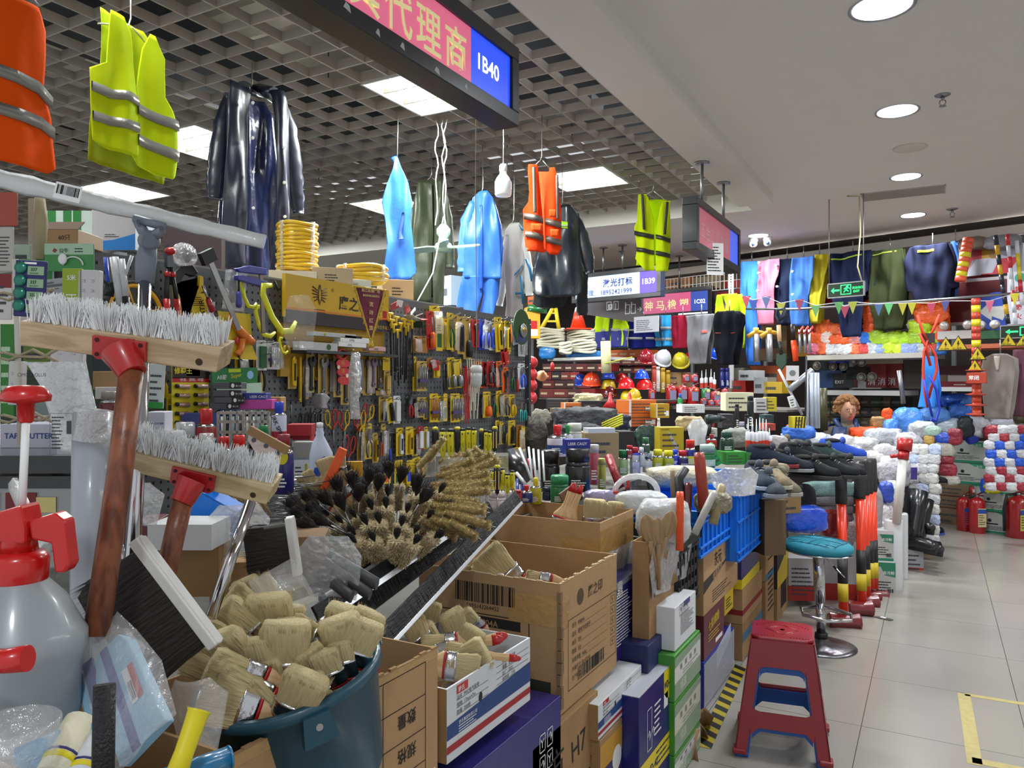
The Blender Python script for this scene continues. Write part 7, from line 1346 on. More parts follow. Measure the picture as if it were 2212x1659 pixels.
t=T('tape_dispenser','black tape cutter with a clear arch in front of the white bags','tape dispenser',W(1385,1075,3.2),YAW);O('arch',M().mt(CLEAR3).tube([(-.08+.09*math.cos(g)+.06,0,.02+.07*math.sin(g))for g in[PI*i/12 for i in range(13)]],.012,8),t);O('body',M().mt(SB).box(-.1,-.04,-.03,.03,0,.07,T=rot3(0,-.5)),t,bev=.004);O('plate',M().mt(RDG).box(-.12,-.1,-.03,.03,-.01,.03),t)
t=T('caulking_gun','dark red toothed caulking gun leaning by the striped rolls','caulking gun',W(1340,1052,3.3),YAW);O('barrel',M().mt(mat('8c1c28',.4,0,.5,60)).tube([(0,0,0),V(W(1314,985,3.4))-t.location],.018,10),t);O('handle_loop',M().mt(RDG).tube([(.0,0,.03),(.03,0,.05),(.035,0,.0),(.01,0,-.02)],.008,8),t)
for x in t.children:x.matrix_basis=Matrix.Rotation(-YAW,4,'Z')@x.matrix_basis if x.name.startswith('barrel')else x.matrix_basis
HT=[(1521,1098,1510,978,3.2,.0235,'9a3626','brown red wooden handle standing tall in the nearer blue crate'),(1468,1190,1469,1062,2.85,.0145,'e0501a','orange plastic handle standing in the black basket'),(1482,1095,1488,1045,3.2,.017,'5c1a1e','dark maroon handle in the nearer blue crate'),(1455,1050,1453,1016,3.3,.011,'8d7a60','grey wooden handle end behind the orange handle'),(1420,1075,1400,1030,3.25,.014,'1b1c20','black rubber handle lying behind the white bags'),(1540,1070,1560,1052,3.2,.02,'9a8c66','paint brush bundle in the nearer blue crate'),(1500,1090,1545,1065,3.1,.015,'b0aea8','steel blades lying in the nearer blue crate')]
for x0,y0,x1,y1,d,r,c,l in HT:
 t=T('hand_tool',l,'handle',W(x0,y0,d));q=V(W(x1,y1,d+.05))-t.location;O('grip',M().mt(mat(c,.4,0,.3,40,.15,coat=.2)).tube([(0,0,-.12 if y0-y1<60 else 0),q*.9,q],[r,r,r*.9],16),t)
t=T('hand_tool','bent black rubber grip rising from the nearer blue crate','handle',W(1472,1075,3.25));O('grip',M().mt(SB).tube([(0,0,-.1),(0,0,0),V(W(1466,1035,3.28))-t.location,V(W(1482,1012,3.3))-t.location],[.024,.024,.02,.016],12),t)
pillow('pile of blades and gloves filling the nearer blue crate',1500,1060,1580,1110,3.25,mat('8a8570',.4,.3,.8,30,.3,20),6,.6,'tool_pile','tools')
# BACK STALLS
def DB(px,v=0.):
 r=ray(px,CY);return(BP+BN*v).dot(BN)/r.dot(BN)
def backbox(label,x0,y0,x1,y1,v,c,th=.2,**k):return box(label,x0,y0,x1,y1,DB((x0+x1)/2,v),c,th,BR-YAW,**k)
def shelf(label,px0,px1,py,v,dep=.5,th=.03,c='b9b9b6',nm='shelf'):
 a=W(px0,py,DB(px0,v));b=W(px1,py,DB(px1,v));L=(b-a).length;t=T(nm,label,'shelf',(a.x,a.y,a.z),BR);O('board',M().mt(mat(c,.5)).box(0,L,0,dep,-th,0),t);return t
DKW=mat('2c2524',.9)
a=W(1140,830,DB(1140,-.75));b=W(2330,830,DB(2330,-.75))
t=T('shelving_unit','dark backed metal shelving along the far shop wall','shelving',(a.x,a.y,0),BR);L=(b-a).length
O('back_panel',M().mt(DKW).box(0,L,0,.03,0,3.1),t)
for i in range(8):O('upright',M().mt(mat('8d9093',.4,.5)).box(L*i/7-.02,L*i/7+.02,-.04,0,0,2.6),t)
# left back stall: ropes, cone, vests, helmets, extinguishers
shelf('white shelf board carrying rope coils and the traffic cone',1183,1300,774,2.3,.55)
shelf('shelf board under the lower row of hard hats',1238,1404,862,2.35,.6,.02,'4a3a36')
shelf('shelf board under the crowd of fire extinguishers',1404,1700,878,1.95,.8,.02,'5a5652')
shelf('shelf board under the dark red cartons',1164,1300,859,1.45,.6,.02,'4a3a36')
ROPE=mat('c9c5b2',.8,0,.5,80,.1,nm='rope')
def rope(label,x,y1,w,h,d,n=7):
 t=T('rope_coil',label,'rope',W(x,y1,d),0,'white rope coils');r=w/F*d/2;H_=h/F*d;rr=random.Random(int(x))
 for i in range(n):
  z=H_*(i+.5)/n;q=r*(1-.1*abs(i/n-.5));m=M().mt(ROPE).tube([(q*math.cos(g)+rr.uniform(-.004,.004),q*.7*math.sin(g),z+.012*math.sin(2*g+i))for g in[2*PI*j/20 for j in range(21)]],H_/n*.55,6,cap=False);O('loop',m,t)
 O('core',M().mt(mat('8d8a7a',.9)).lathe([(r*.7,0),(r*.8,H_*.5),(r*.7,H_*.95)],16,sy=.7),t)
rope('white rope coil at the left end of the white shelf',1190,752,60,42,8.6);rope('white rope coil under the orange traffic cone',1255,742,62,30,8.6);rope('lower white rope coil on the blue bags',1258,762,60,26,8.4,5);rope('small rope loop hanging left of the coils',1222,764,26,24,8.3,4)
BBG=mat('1c74c0',.3,0,.7,10,.15,coat=.5)
pillow('blue plastic bag under the left rope coils',1164,750,1200,776,8.5,BBG,11);pillow('blue plastic bag under the right rope coils',1222,756,1300,776,8.5,BBG,12)
def cone(label,x,y1,y0,w,d,c='e8380f'):
 h=(y1-y0)/F*d;r=w/F*d/2;t=T('traffic_cone',label,'traffic cone',W(x,y1,d),YAW);O('base',M().mt(mat(c,.4)).box(-r,r,-r,r,0,h*.06),t,bev=.004);O('body',M().mt(mat(c,.35,coat=.3)).lathe([(r*.66,h*.06),(r*.2,h),(0,h)],20),t);O('tip_band',M().mt(WHITE).lathe([(r*.32,h*.8),(r*.22,h*.99)],20),t)
cone('orange traffic cone standing on the rope coil',1249,713,664,54,8.6)
t=T('a_frame_stand','yellow plastic folding A-frame stand left of the traffic cone','stand',W(1192,716,8.6),YAW);YF=mat('d8c01c',.4)
s_=8.6/F
for x0,x1 in((-26,2),(16,8)):O('leg',M().mt(YF).tube([(x0*s_,0,0),(x1*s_,0,50*s_)],.022,6),t)
O('crossbar',M().mt(YF).box(-12*s_,14*s_,-.01,.01,20*s_,24*s_).box(-4*s_,10*s_,-.01,.01,38*s_,41*s_),t)
t,f,w,h=box('yellow barrier drum with red and white bands',1141,662,1167,731,8.2,'c99a1c',.2,.2,r=.5,name='barrier',cat='barrier');f.rect(w*.1,h*.3,w*.75,h*.55,RED,'band');f.rect(w*.05,h*.08,w*.8,h*.28,WHITE,'band')
t=T('plastic_roll','dark green rolled plastic on top of the barrier drum','roll',W(1140,665,8.2),0);O('roll',M().mt(mat('14602c',.3,coat=.4)).tube([(0,0,0),V(W(1182,670,8.2))-t.location],.04,10),t)
t=T('paper_roll','cream rolled sheet tied with lime string between rope and helmets','roll',W(1310,806,8.0));O('roll',M().mt(mat('c9c49a',.6)).tube([(0,0,0),V(W(1308,737,8.0))-t.location],.052,14),t);O('string',M().mt(mat('b5c23a',.6)).tube([(0,-.05,.1),(.3,-.05,.16)],.006,5),t)
t=T('lantern_string','string of four red plastic wrapped rolls hanging at the end of the tool wall','rolls',W(1146,868,5.6),0)
for i,(z,r)in enumerate([(.03,.05),(.12,.052),(.2,.052),(.285,.056)]):O('roll',M().mt(mat('b8242c',.35,0,.6,20,.15,coat=.4)).ell((0,0,z),(r,r*.9,.05),14,10),t)
t=T('funnel','pale orange plastic funnel hanging beside the red rolls','funnel',W(1170,812,6.2),YAW);O('bowl',M().mt(mat('d8966a',.4)).lathe([(.012,.09),(.015,.05),(.045,.0),(.047,-.002),(.04,.004)],20,T=rot3(1.2,.3)),t)
t=T('squeeze_bulb','small dark red bulb hanging right of the funnel','bulb',W(1193,800,6.4));O('bulb',M().mt(RDG).ell((0,0,.03),(.018,.018,.04),12,8),t)
def bg(label,rows,v,c,cat='shirt',nm=None,parts=(),amp=.028,d=None,k=26):
 xm=sum(r[1]+r[2]for r in rows)/2/len(rows);ym=rows[0][0];d=d or DB(xm,v);pl=Pl(W(xm,ym,d),BR);t=T(nm or cat.replace(' ','_'),label,cat,pl.p,BR)
 sd=int(xm)%97;cloth(t,'front',pl,rows,tcol(c)if isinstance(c,str)else c,amp,k,sd,-.03,.02);cloth(t,'back',pl,rows,tcol(c)if isinstance(c,str)else c,amp,k,sd+1,.05,-.01,n=8,nr=12)
 for pr in parts:
  if pr[0]=='s':vstripe(t,pl,pr[1],pr[2],sd,-.035,amp,k,.02,mt=mat(pr[3],.4),name='stripe')
  elif pr[0]=='l':limb(t,'sleeve',pl,pr[1],tcol(pr[2]),sd,y0=-.03)
  elif pr[0]=='b':
   for x,y in pr[1]:u,z=pl.uv(x,y);O('button',M().mt(mat(pr[2],.4)).tube([(u,-.14,z),(u,-.1,z)],.012,8),t)
  elif pr[0]=='p':cloth(t,pr[3]if len(pr)>3 else 'panel',pl,pr[1],mat(pr[2],.6),amp,k,sd,-.04,.02,n=10,nr=10)
 O('hanger',M().mt(WIRE).tube([(0,.02,.0),(0,.02,.12)],.006,5),t);return t
bg('lime and navy safety vest with grey bands under the grey direction sign',[(668,1296,1352),(700,1290,1358),(712,1284,1362),(752,1286,1362)],1.0,'b8d81c','vest','safety_vest',[('p',[(716,1284,1362),(752,1286,1362)],'14207a'),('s',[(1284,714),(1362,713)],6,'9a9a9a'),('s',[(1284,733),(1362,732)],6,'9a9a9a'),('p',[(668,1322,1327),(752,1322,1328)],'10142a','zip')])
bg('navy vest with two grey bands beside the lime and navy one',[(690,1364,1410),(712,1360,1416),(752,1362,1416)],.95,'141c66','vest','safety_vest',[('s',[(1360,714),(1416,712)],4,'8a8a90'),('s',[(1360,731),(1416,731)],5,'9a9a9a')])
bg('light blue vest with grey bands below the pink gold sign',[(682,1420,1452),(710,1417,1455),(748,1415,1458)],.95,'2f8fc8','vest','safety_vest',[('s',[(1416,710),(1456,709)],6,'9aa0a0'),('s',[(1416,733),(1457,733)],6,'9a9a94'),('p',[(684,1434,1438),(748,1430,1434)],'14202c','zip')])
bg('maroon folded shirt hanging next to the light blue vest',[(682,1456,1486),(720,1456,1490),(752,1458,1492)],.95,'8a1830');bg('grey work shirt hanging below the blue end of the pink sign',[(680,1486,1544),(700,1488,1540),(740,1490,1534),(786,1494,1530)],1.0,'77777c',parts=[('p',[(714,1520,1532),(720,1520,1532)],'b85a5a','label')])
bg('lime vest hanging behind the navy work shirt',[(636,1552,1596),(655,1546,1602),(700,1548,1602),(752,1560,1600)],.9,'b0cc1c','vest','safety_vest',[('s',[(1560,726),(1600,728)],5,'9a9a9a'),('p',[(640,1564,1568),(672,1574,1578)],'1a1c14','cord')])
bg('navy short-sleeved work shirt with orange piping',[(672,1558,1590),(682,1545,1606),(700,1541,1607),(708,1546,1602),(740,1550,1596),(788,1554,1588)],1.1,'14161f',parts=[('s',[(1552,720),(1562,720)],1.5,'b0402a'),('s',[(1582,720),(1592,719)],1.5,'b0402a')])
t,f,w,h=backbox('white notice sheet hanging below the pink gold sign',1373,683,1418,718,1.3,'b9bcc6',.01,lines=6,name='notice',cat='notice')
bg('long sky blue coverall hanging at the corner of the far shop',[(566,1602,1640),(620,1600,1640),(670,1602,1636),(700,1606,1640),(760,1612,1636),(788,1618,1636)],.5,'3a78d8','coverall',amp=.03);bg('pink button-front work coat',[(562,1642,1688),(600,1642,1686),(640,1640,1678),(702,1640,1674)],.5,'a8647a',parts=[('b',[(1652,570),(1651,592),(1649,630)],'d8c8cc')]);bg('dark navy shirt between the pink coat and the blue shirt',[(560,1688,1716),(640,1680,1712),(702,1684,1712)],.45,'141c34',parts=[('b',[(1689,576),(1691,621)],'c8c8d0')]);bg('denim blue button-front shirt',[(556,1718,1764),(600,1712,1762),(640,1708,1748),(704,1712,1748)],.5,'3a64a8',parts=[('b',[(1724,589),(1724,638)],'d0d8e0')]);bg('sky blue trousers under the denim blue shirt',[(670,1712,1750),(704,1714,1746)],.3,'3a7ae0','trousers')
bg('mustard yellow raincoat left of the exit sign',[(550,1764,1792),(600,1756,1784),(660,1752,1776),(698,1752,1774)],.45,'b0a22a','raincoat');bg('navy coverall with a lime chest band behind the exit sign',[(545,1800,1884),(575,1790,1890),(620,1794,1892),(640,1800,1870),(660,1808,1868),(728,1824,1868)],.4,'141c38','coverall',parts=[('s',[(1802,562),(1830,560),(1866,551)],3,'9ab82a')]);bg('olive coverall with a pale chest band',[(540,1886,1952),(580,1886,1960),(625,1880,1962),(660,1884,1960),(712,1892,1952)],.4,'2e341c','coverall',parts=[('s',[(1888,553),(1940,543)],3,'8fa03a')])
bg('dark navy jacket with a yellow chest patch under the ceiling edge',[(530,1966,2052),(560,1956,2062),(600,1956,2070),(625,1962,2070),(628,1972,2058),(648,1980,2056)],.55,'12162c','jacket',parts=[('p',[(541,1988,2023),(546,1988,2023)],'b5b01c','chest_patch')]);bg('blue shirt edge behind the dark navy jacket',[(522,2054,2066),(600,2062,2072),(640,2056,2064)],.3,'5a8ad8')
for i,(x0,y0,x1,y1,c,l)in enumerate([(1742,618,1752,665,'e0662a','orange and black striped glove pack beside the mustard raincoat'),(1774,595,1798,655,'c8283a','red banner with a yellow letter behind the exit sign'),(1866,640,1880,648,'c03a5a','small pink pack right of the exit sign')]):
 t,f,w,h=backbox(l,x0,y0,x1,y1,.2,c,.03);
 if 'banner' in l:f.text('S',w*.15,h*.2,h*.6,mat('d8c02a',.5),bold=.03)
t=T('hanging_rail','steel hanging rail crossing the far shop above the gloves','rail',W(1598,667,DB(1598,.8)));O('rail',M().mt(STEEL).tube([(0,0,0),V(W(1720,668,DB(1720,.8)))-t.location,V(W(1990,650,DB(1990,.8)))-t.location,V(W(2240,630,DB(2240,.8)))-t.location],.012,8),t)
FLC=['a83a4a','2a4a9a','5a6a9a','a03a5a','a8a83a','6aa86a','5aa85a','a83a5a','a8b03a','4a6a9a','6ac07a','b8b03a','c0b82a','b83a5a','4a4a8a','c05a7a','c8c01c']
FLP=[(1612,640),(1627,648),(1655,641),(1727,647),(1687,655),(1762,660),(1812,653),(1825,662),(1842,652),(1898,657),(1920,655),(1950,655),(1970,654),(2012,655),(2042,650),(2138,650),(2192,634)]
t=T('bunting','string of small coloured triangle flags across the far shop','bunting',W(1600,638,DB(1600,1.0)),BR);pl=Pl(t.location,BR)
for(x,y),c in zip(FLP,FLC):
 a,z=pl.uv(x-10,y);b,z2=pl.uv(x+10,y-1);c_,z3=pl.uv(x,y+26);O('flag',M().mt(mat(c,.6)).prism([(a,z),(b,z2),(c_,z3)],-.002,.002),t)
O('string',M().mt(WHITE).tube([(pl.uv(x,y)[0],0,pl.uv(x,y)[1])for x,y in sorted(FLP)],.003,4),t)
def helmet(label,x,y,r,d,c,rx=0.,ry=0.,rz=0.,group='hard hats in the far stall'):
 R_=r/F*d;t=T('hard_hat',label,'helmet',W(x,y,d),YAW+rz,group,rx,ry);m_=mat(c,.2,0,0,60,.04,coat=.5)
 O('shell',M().mt(m_).ell((0,0,-R_*.3),(R_,R_*1.15,R_*1.25),20,10,bot=0),t);O('brim',M().mt(m_).lathe([(R_*.98,-R_*.34),(R_*1.16,-R_*.42),(R_*1.16,-R_*.38),(R_,-R_*.26)],22,sy=1.2),t);O('crest',M().mt(m_).tube([(0,-R_*1.0*math.cos(a_),-R_*.3+R_*1.27*math.sin(a_))for a_ in[PI*(.15+.7*i/8)for i in range(9)]],R_*.1,6),t)
for a_ in[('maroon hard hat on the upper row',1396,770,17,8.9,'8a1420',.5,0),('white hard hat tilted on the upper row',1433,772,18,8.9,'c9cfd8',.7,.3),('yellow hard hat tilted on the upper row',1470,777,17,8.9,'c8b81c',.7,-.3),('red hard hat half hidden behind the grey shirt',1490,772,13,9.1,'a81418',.5,0),('blue hard hat between the grey and navy shirts',1544,764,13,9.0,'1a48c8',.5,.2),('orange red hard hat stacked at the left of the lower row',1278,822,19,8.4,'c03a14',.2,0),('blue hard hat half behind the orange red one',1254,820,14,8.6,'1c3cb0',.4,-.4),('blue hard hat on a yellow one in the lower row',1314,812,14,8.4,'1f4fd8',0,0),('yellow hard hat under a blue one in the lower row',1314,833,16,8.4,'c8a81c',0,0),('dark red hard hat at the bottom of the blue and yellow pile',1316,850,18,8.35,'5a1418',0,0),('red hard hat behind the front red one',1342,820,15,8.5,'b01418',0,0),('red hard hat at the front centre of the lower row',1353,832,18,8.3,'c01418',0,0),('yellow hard hat brim below the red ones',1357,856,17,8.3,'c8b01c',0,0),('blue hard hat right of the red pile',1386,812,15,8.4,'1f4fd8',0,0),('red hard hat below the right blue one',1392,834,18,8.35,'b81418',0,0),('yellow hard hat rim lying on the box pile',1370,852,14,8.2,'c8a41c',.3,0)]:helmet(*a_)
for x,l in((1318,'red plastic funnel at the edge of the shoe boxes'),(1360,'larger red plastic funnel beside the orange shoe boxes')):t=T('funnel',l,'funnel',W(x,880,6.6));O('bowl',M().mt(RED).lathe([(.07,0),(.02,.06),(.012,.11),(.008,.13)],16),t)
EXR=mat('9c1218',.3,0,0,60,.06,coat=.5,nm='extinguisher_red')
def exting(label,x,y1,y0,w,d,c=None,lab=None,tag=None,hose=True,group=None):
 h=(y1-y0)/F*d;r=w/F*d/2;t=T('fire_extinguisher',label,'fire extinguisher',W(x,y1,d),YAW,group);m_=mat(c,.3,coat=.4)if c else EXR
 O('cylinder',M().mt(m_).lathe([(r*.92,0),(r,r*.12),(r,h*.72),(r*.85,h*.8),(r*.4,h*.85),(r*.25,h*.87)],20),t)
 O('valve',M().mt(STEEL).tube([(0,0,h*.86),(0,0,h*.92)],r*.22,8),t);O('lever',M().mt(mat('6a1014',.4)).tube([(-r*.2,0,h*.92),(r*.3,0,h*.95),(r*.9,0,h)],r*.1,6).tube([(-r*.2,0,h*.91),(r*.8,0,h*.9)],r*.09,6),t)
 if hose:O('hose',M().mt(BLACK).tube([(-r*.2,0,h*.9),(-r*1.05,-.0,h*.88),(-r*1.3,0,h*.6),(-r*1.25,0,h*.15)],r*.13,8),t)
 f=Face(t,(0,-r*1.02,0),(1,0,0),(0,0,1));f.rect(-r*.5,h*.18,r*.6,h*.62,mat(lab or 'c9c8c4',.5),'label')
 if h*F/d>60:f.rect(-r*.5,h*.5,r*.6,h*.6,mat('2a4a9a',.5),'label',.001);f.lines(-r*.4,h*.22,r*.5,h*.48,5)
 if tag:f.disc(r*.2,h*.72,r*.4,mat(tag,.4),name='tag',lift=.01);f.disc(r*.2,h*.72,r*.15,WHITE,name='tag',lift=.012)
for i,a_ in enumerate([(1408,865,838,15,None),(1451,872,826,25,None),(1475,870,826,22,None),(1498,874,828,25,'d8581c'),(1525,868,834,20,'c8c48a'),(1546,872,840,22,'c8b48a'),(1566,862,836,15,None),(1520,876,858,14,None),(1536,876,862,14,None),(1552,876,862,14,None),(1482,826,806,16,None),(1500,826,806,16,None)]):exting(ORD[i]+(' green' if i==4 else ' red')+' fire extinguisher in the crowd beside the helmets',a_[0],a_[1],a_[2],a_[3],8.2-.05*i,'1c6a34' if i==4 else None,'7a7a9a',a_[4],False,None)
can('green spray bottle with a blue cap before the extinguishers',1469,880,850,11,7.6,'2a8a44','2a68c0','flat')
for i,(x,y1,y0)in enumerate([(1516,840,800),(1525,840,798),(1536,840,797),(1543,842,804)]):sealant(ORD[i]+' white sealant cartridge from the left on the shelf above the extinguishers',x,y1,y0,8,8.6,group='sealant cartridges above the extinguishers')
for i,(x,y1,y0,c)in enumerate([(1560,838,795,'1c2470'),(1571,838,795,'1c2878'),(1413,850,790,'a8382c'),(1421,846,792,'c8c0b8'),(1432,848,795,'b8922a'),(1443,850,800,'a8821c')]):can(ORD[i]+' upright tube from the left end of the shelf clutter behind the extinguishers',x,y1,y0,10,8.6,c,c,'lid',name='tube',cat='tube',capw=.95)
backbox('kraft carton with a gold seal above the extinguishers',1440,804,1468,838,.9,'9a7850',.2,lines=2)
rr=random.Random(21);RCOL=['7a1c1c','8a2420','5a1818','3a1c1c','a83a1c','241c20','6a2828','4a2024']
k=0
for y0,y1,xs,v in((756,772,range(1318,1384,21),.6),(776,788,range(1318,1400,26),.7),(786,802,range(1172,1300,24),1.2),(804,820,range(1172,1252,20),1.2),(822,838,range(1172,1262,26),1.2),(840,858,range(1166,1262,30),1.2),(790,806,range(1322,1402,24),.6)):
 for x in xs:
  c='b8581c' if y0==756 else rr.choice(RCOL);backbox(ORD[k]+' dark red or orange carton, counted along the shelves behind the helmets',x,y0,x+(xs.step-2),y1,v,c,.2,lines=1,tcol_='b8a88a',group='cartons on the shelves behind the helmets');k+=1
for(x0,y0,x1,y1,v,c,l)in[(1420,602,1460,636,.2,'a8682a','orange brown carton on top of the shelving behind the 1B39 sign'),(1445,600,1486,622,.25,'b06a30','orange carton beside it with a white label'),(1486,598,1545,626,.2,'8a7858','kraft cartons on top of the shelving under the ceiling edge'),(1556,606,1600,640,.1,'9a1820','red crate pattern box on top of the shelving'),(1140,640,1160,658,1.8,'b8582a','orange flower pot at the end of the tool wall'),(950,596,975,660,3.5,'9ab0c8','white and blue cartons behind the olive coat'),(1640,700,1690,778,.1,'80684a','kraft carton with handwriting behind the foam guns'),(1720,700,1750,770,.1,'a87820','orange brown carton behind the shovel'),(1630,790,1690,830,.3,'9c4a1c','orange carton on the lower shelf beside the column'),(1575,795,1600,850,.5,'6a6a5c','pale tall pack behind the cream pile'),(1600,800,1628,822,.6,'b8bcc0','white square lamp box'),(1584,822,1606,850,.6,'a8281c','red and yellow tape box'),(1632,815,1654,850,.7,'8a8c90','grey red and yellow tape roll stack'),(1655,825,1684,850,.7,'b8981c','yellow tape roll stack')]:
 t,f,w,h=backbox(l,x0,y0,x1,y1,v,c,.2,lines=1)
t=T('shelf_grating','white wire grid on top of the shelving behind the signs','wire rack',W(1425,640,DB(1425,.4)),BR);pl=Pl(t.location,BR);u1=pl.uv(1600,632)[0];m=M().mt(mat('b8b4ae',.4))
for i in range(22):m.box(u1*i/21-.004,u1*i/21+.004,0,.008,0,.2)
for z in(0,.1,.2):m.box(0,u1,0,.008,z,z+.008)
O('wires',m,t,kind='stuff')
t=T('slotted_post','white slotted angle post rising beside the lime vest','post',W(1579,650,DB(1579,.6)),BR);O('post',M().mt(mat('c8c6c4',.4)).box(-.03,.03,0,.01,-1.0,.42).box(-.03,-.02,0,.04,-1.0,.42),t);m=M().mt(BLACK)
for i in range(12):m.box(-.008,.008,-.002,0,.03*i,.03*i+.015)
O('slots',m,t,kind='stuff')
def rod(name,label,cat,x0,y0,x1,y1,d,r,c,mm=0.,group=None):t=T(name,label,cat,W(x0,y0,d),0,group);O('shaft',M().mt(mat(c,.35,mm)).tube([(0,0,0),V(W(x1,y1,d))-t.location],r,10),t);return t
for i,x in enumerate((1633,1661)):
 t=rod('foam_gun',('left','right')[i]+' chrome foam gun with an orange head hanging below the pink coat','foam gun',x+2,782,x,722,DB(x,.9),.035,'b0b4b8',.8,'foam guns');O('head',M().mt(mat('c8942a',.4)).tube([V(W(x-18,728,DB(x,.9)))-t.location,V(W(x,716,DB(x,.9)))-t.location,V(W(x+16,720,DB(x,.9)))-t.location],.025,8).tube([V(W(x,722,DB(x,.9)))-t.location,V(W(x,708,DB(x,.9)))-t.location],.03,8),t)
d=DB(1685,1.1);t=T('shovel','green bladed shovel with a wooden shaft hanging upside down at the corner','shovel',W(1688,800,d),BR);s_=d/F
O('blade',M().mt(mat('173a28',.4)).prism([(-11*s_,36*s_),(11*s_,36*s_),(12*s_,14*s_),(0,0),(-12*s_,14*s_)],-.01,.01),t,bev=.004);O('socket',M().mt(mat('1a2420',.4)).tube([(0,0,34*s_),(-.02,0,64*s_)],.02,8),t);O('shaft',M().mt(HND).tube([(-.02,0,62*s_),(-.03,0,98*s_)],.022,8),t);O('grip',M().mt(mat('1a2430',.4)).tube([(-.03,0,96*s_),(-.03,0,108*s_),(-12*s_,0,118*s_),(-9*s_,0,132*s_),(7*s_,0,132*s_),(9*s_,0,118*s_),(-.03,0,108*s_)],.018,8),t)
rod('sledge_handle','orange fibreglass handle with a black top hanging beside the shovel','tool',1719,780,1714,735,DB(1715,1.1),.028,'e8481c');rod('cutter','black and red cutter top above the orange handle','tool',1714,734,1712,700,DB(1715,1.1),.024,'1a1416')
for i,x in enumerate((1729,1740,1750)):t=rod('caulking_gun',ORD[i]+' chrome caulking gun from the left hanging beside the glove shelf','caulking gun',x,762,x-2,712,DB(x,1.1),.014,'b0b4b8',.8,'chrome caulking guns');O('handle',M().mt(mat('a01c14',.4)).tube([V(W(x-4,722,DB(x,1.1)))-t.location,V(W(x+6,706,DB(x,1.1)))-t.location,V(W(x+10,718,DB(x,1.1)))-t.location],.016,6),t)
rod('rod','white pole leaning from the post down to the sealant table','pole',1682,798,1733,896,7.0,.012,'b8bcc4');rod('torch_tube','thick silver tube leaning the other way across the white pole','tube',1705,842,1755,800,6.9,.03,'9a9ea4',.6)
for i,(x,w_)in enumerate([(1743,4),(1752,6),(1760,6),(1766,5)]):t=rod('steel_channel',ORD[i]+' slotted steel channel from the left standing in the bundle at the corner','channel',x+2,925,x,805,6.8,w_/F*6.8/2*1.6,'a8b0bc',.3,'slotted steel channels')
rod('chain_bundle','dark chain hanging in front of the steel channels','chain',1740,905,1742,770,6.75,.008,'3a3c40',.8);rod('camo_roll','camouflage coloured cloth roll standing behind the steel channels','cloth',1780,930,1778,838,7.2,.035,'3c3a20')
t,f,w,h=box('white card with a chrome plumbing fitting printed beside the shovel',1700,790,1724,822,6.9,'b0aeb0',.01,-.4);f.disc(w*.5,h*.5,w*.25,STEEL)
shelf('long pale shelf edge under the heap of gloves',1742,1995,768,.6,.6,.05,'a8a49c');shelf('orange brown shelf edge under the emergency lights',2028,2240,746,.5,.6,.04,'b05a3a');shelf('white lower shelf below the boxed lamps',1768,1945,843,.4,.5,.05,'a8a8a8');shelf('white lower shelf right of the orange harness',2020,2110,836,.4,.5,.04,'b0b0b0')
rr=random.Random(33);GC=['e85014','f06a28','1f4fc0','a8d81c','c8e01c','2a78d8','d83a4a','c8ccd4','e0542a','2a3a9a','c0c8d0','e87a5a']
def heap(label,cells,v,group,cat='gloves',nm='glove_pack',bumpy=.25):
 for i,(x0,y0,x1,y1,c)in enumerate(cells):pillow(ORD[i%49]+' '+label,x0,y0,x1,y1,DB((x0+x1)/2,v),mat(c,.45,0,.8,18,.2,12,coat=.3),i+100,.45,nm,cat,BR-YAW,bumpy,group,.7)
cells=[]
for i in range(16):x=1744+i*18;cells.append((x,738+rr.uniform(-4,4),x+30,766,rr.choice(['d84a3a','c8c8d0','e0643a','2a4ab0','c0c4cc','d06a8a']if x<1850 else['a8cc1c','2a70c8','c0c8d0','c8e02a','c03a3a','8aa0d8'])))
for i in range(13):x=1748+i*21;cells.append((x,716+rr.uniform(-5,5),x+34,744,rr.choice(['e85818','d88a8a','e0c8c0','2444b0']if x<1850 else['a8d81c','b8e02a','2a70d0','c8d0d8','a0c81c'])))
for i in range(7):x=1760+i*8;cells.append((x,694+rr.uniform(-5,5)+1.5*i,x+26,724,rr.choice(['e85818','f06a28','d8543a'])))
for i in range(6):cells.append((1864,648+i*12,1892,664+i*12,rr.choice(['f05a1c','e8541c'])))
for x0,y0,x1,y1,c in((1965,690,2010,722,'b8dc1c'),(1975,660,2045,700,'f0601c'),(2020,700,2045,740,'e85a2a'),(1960,690,1985,712,'c8c8dc')):cells.append((x0,y0,x1,y1,c))
heap('bright glove pack, counted along the heap on the high shelf',cells,.35,'glove packs on the high shelf')
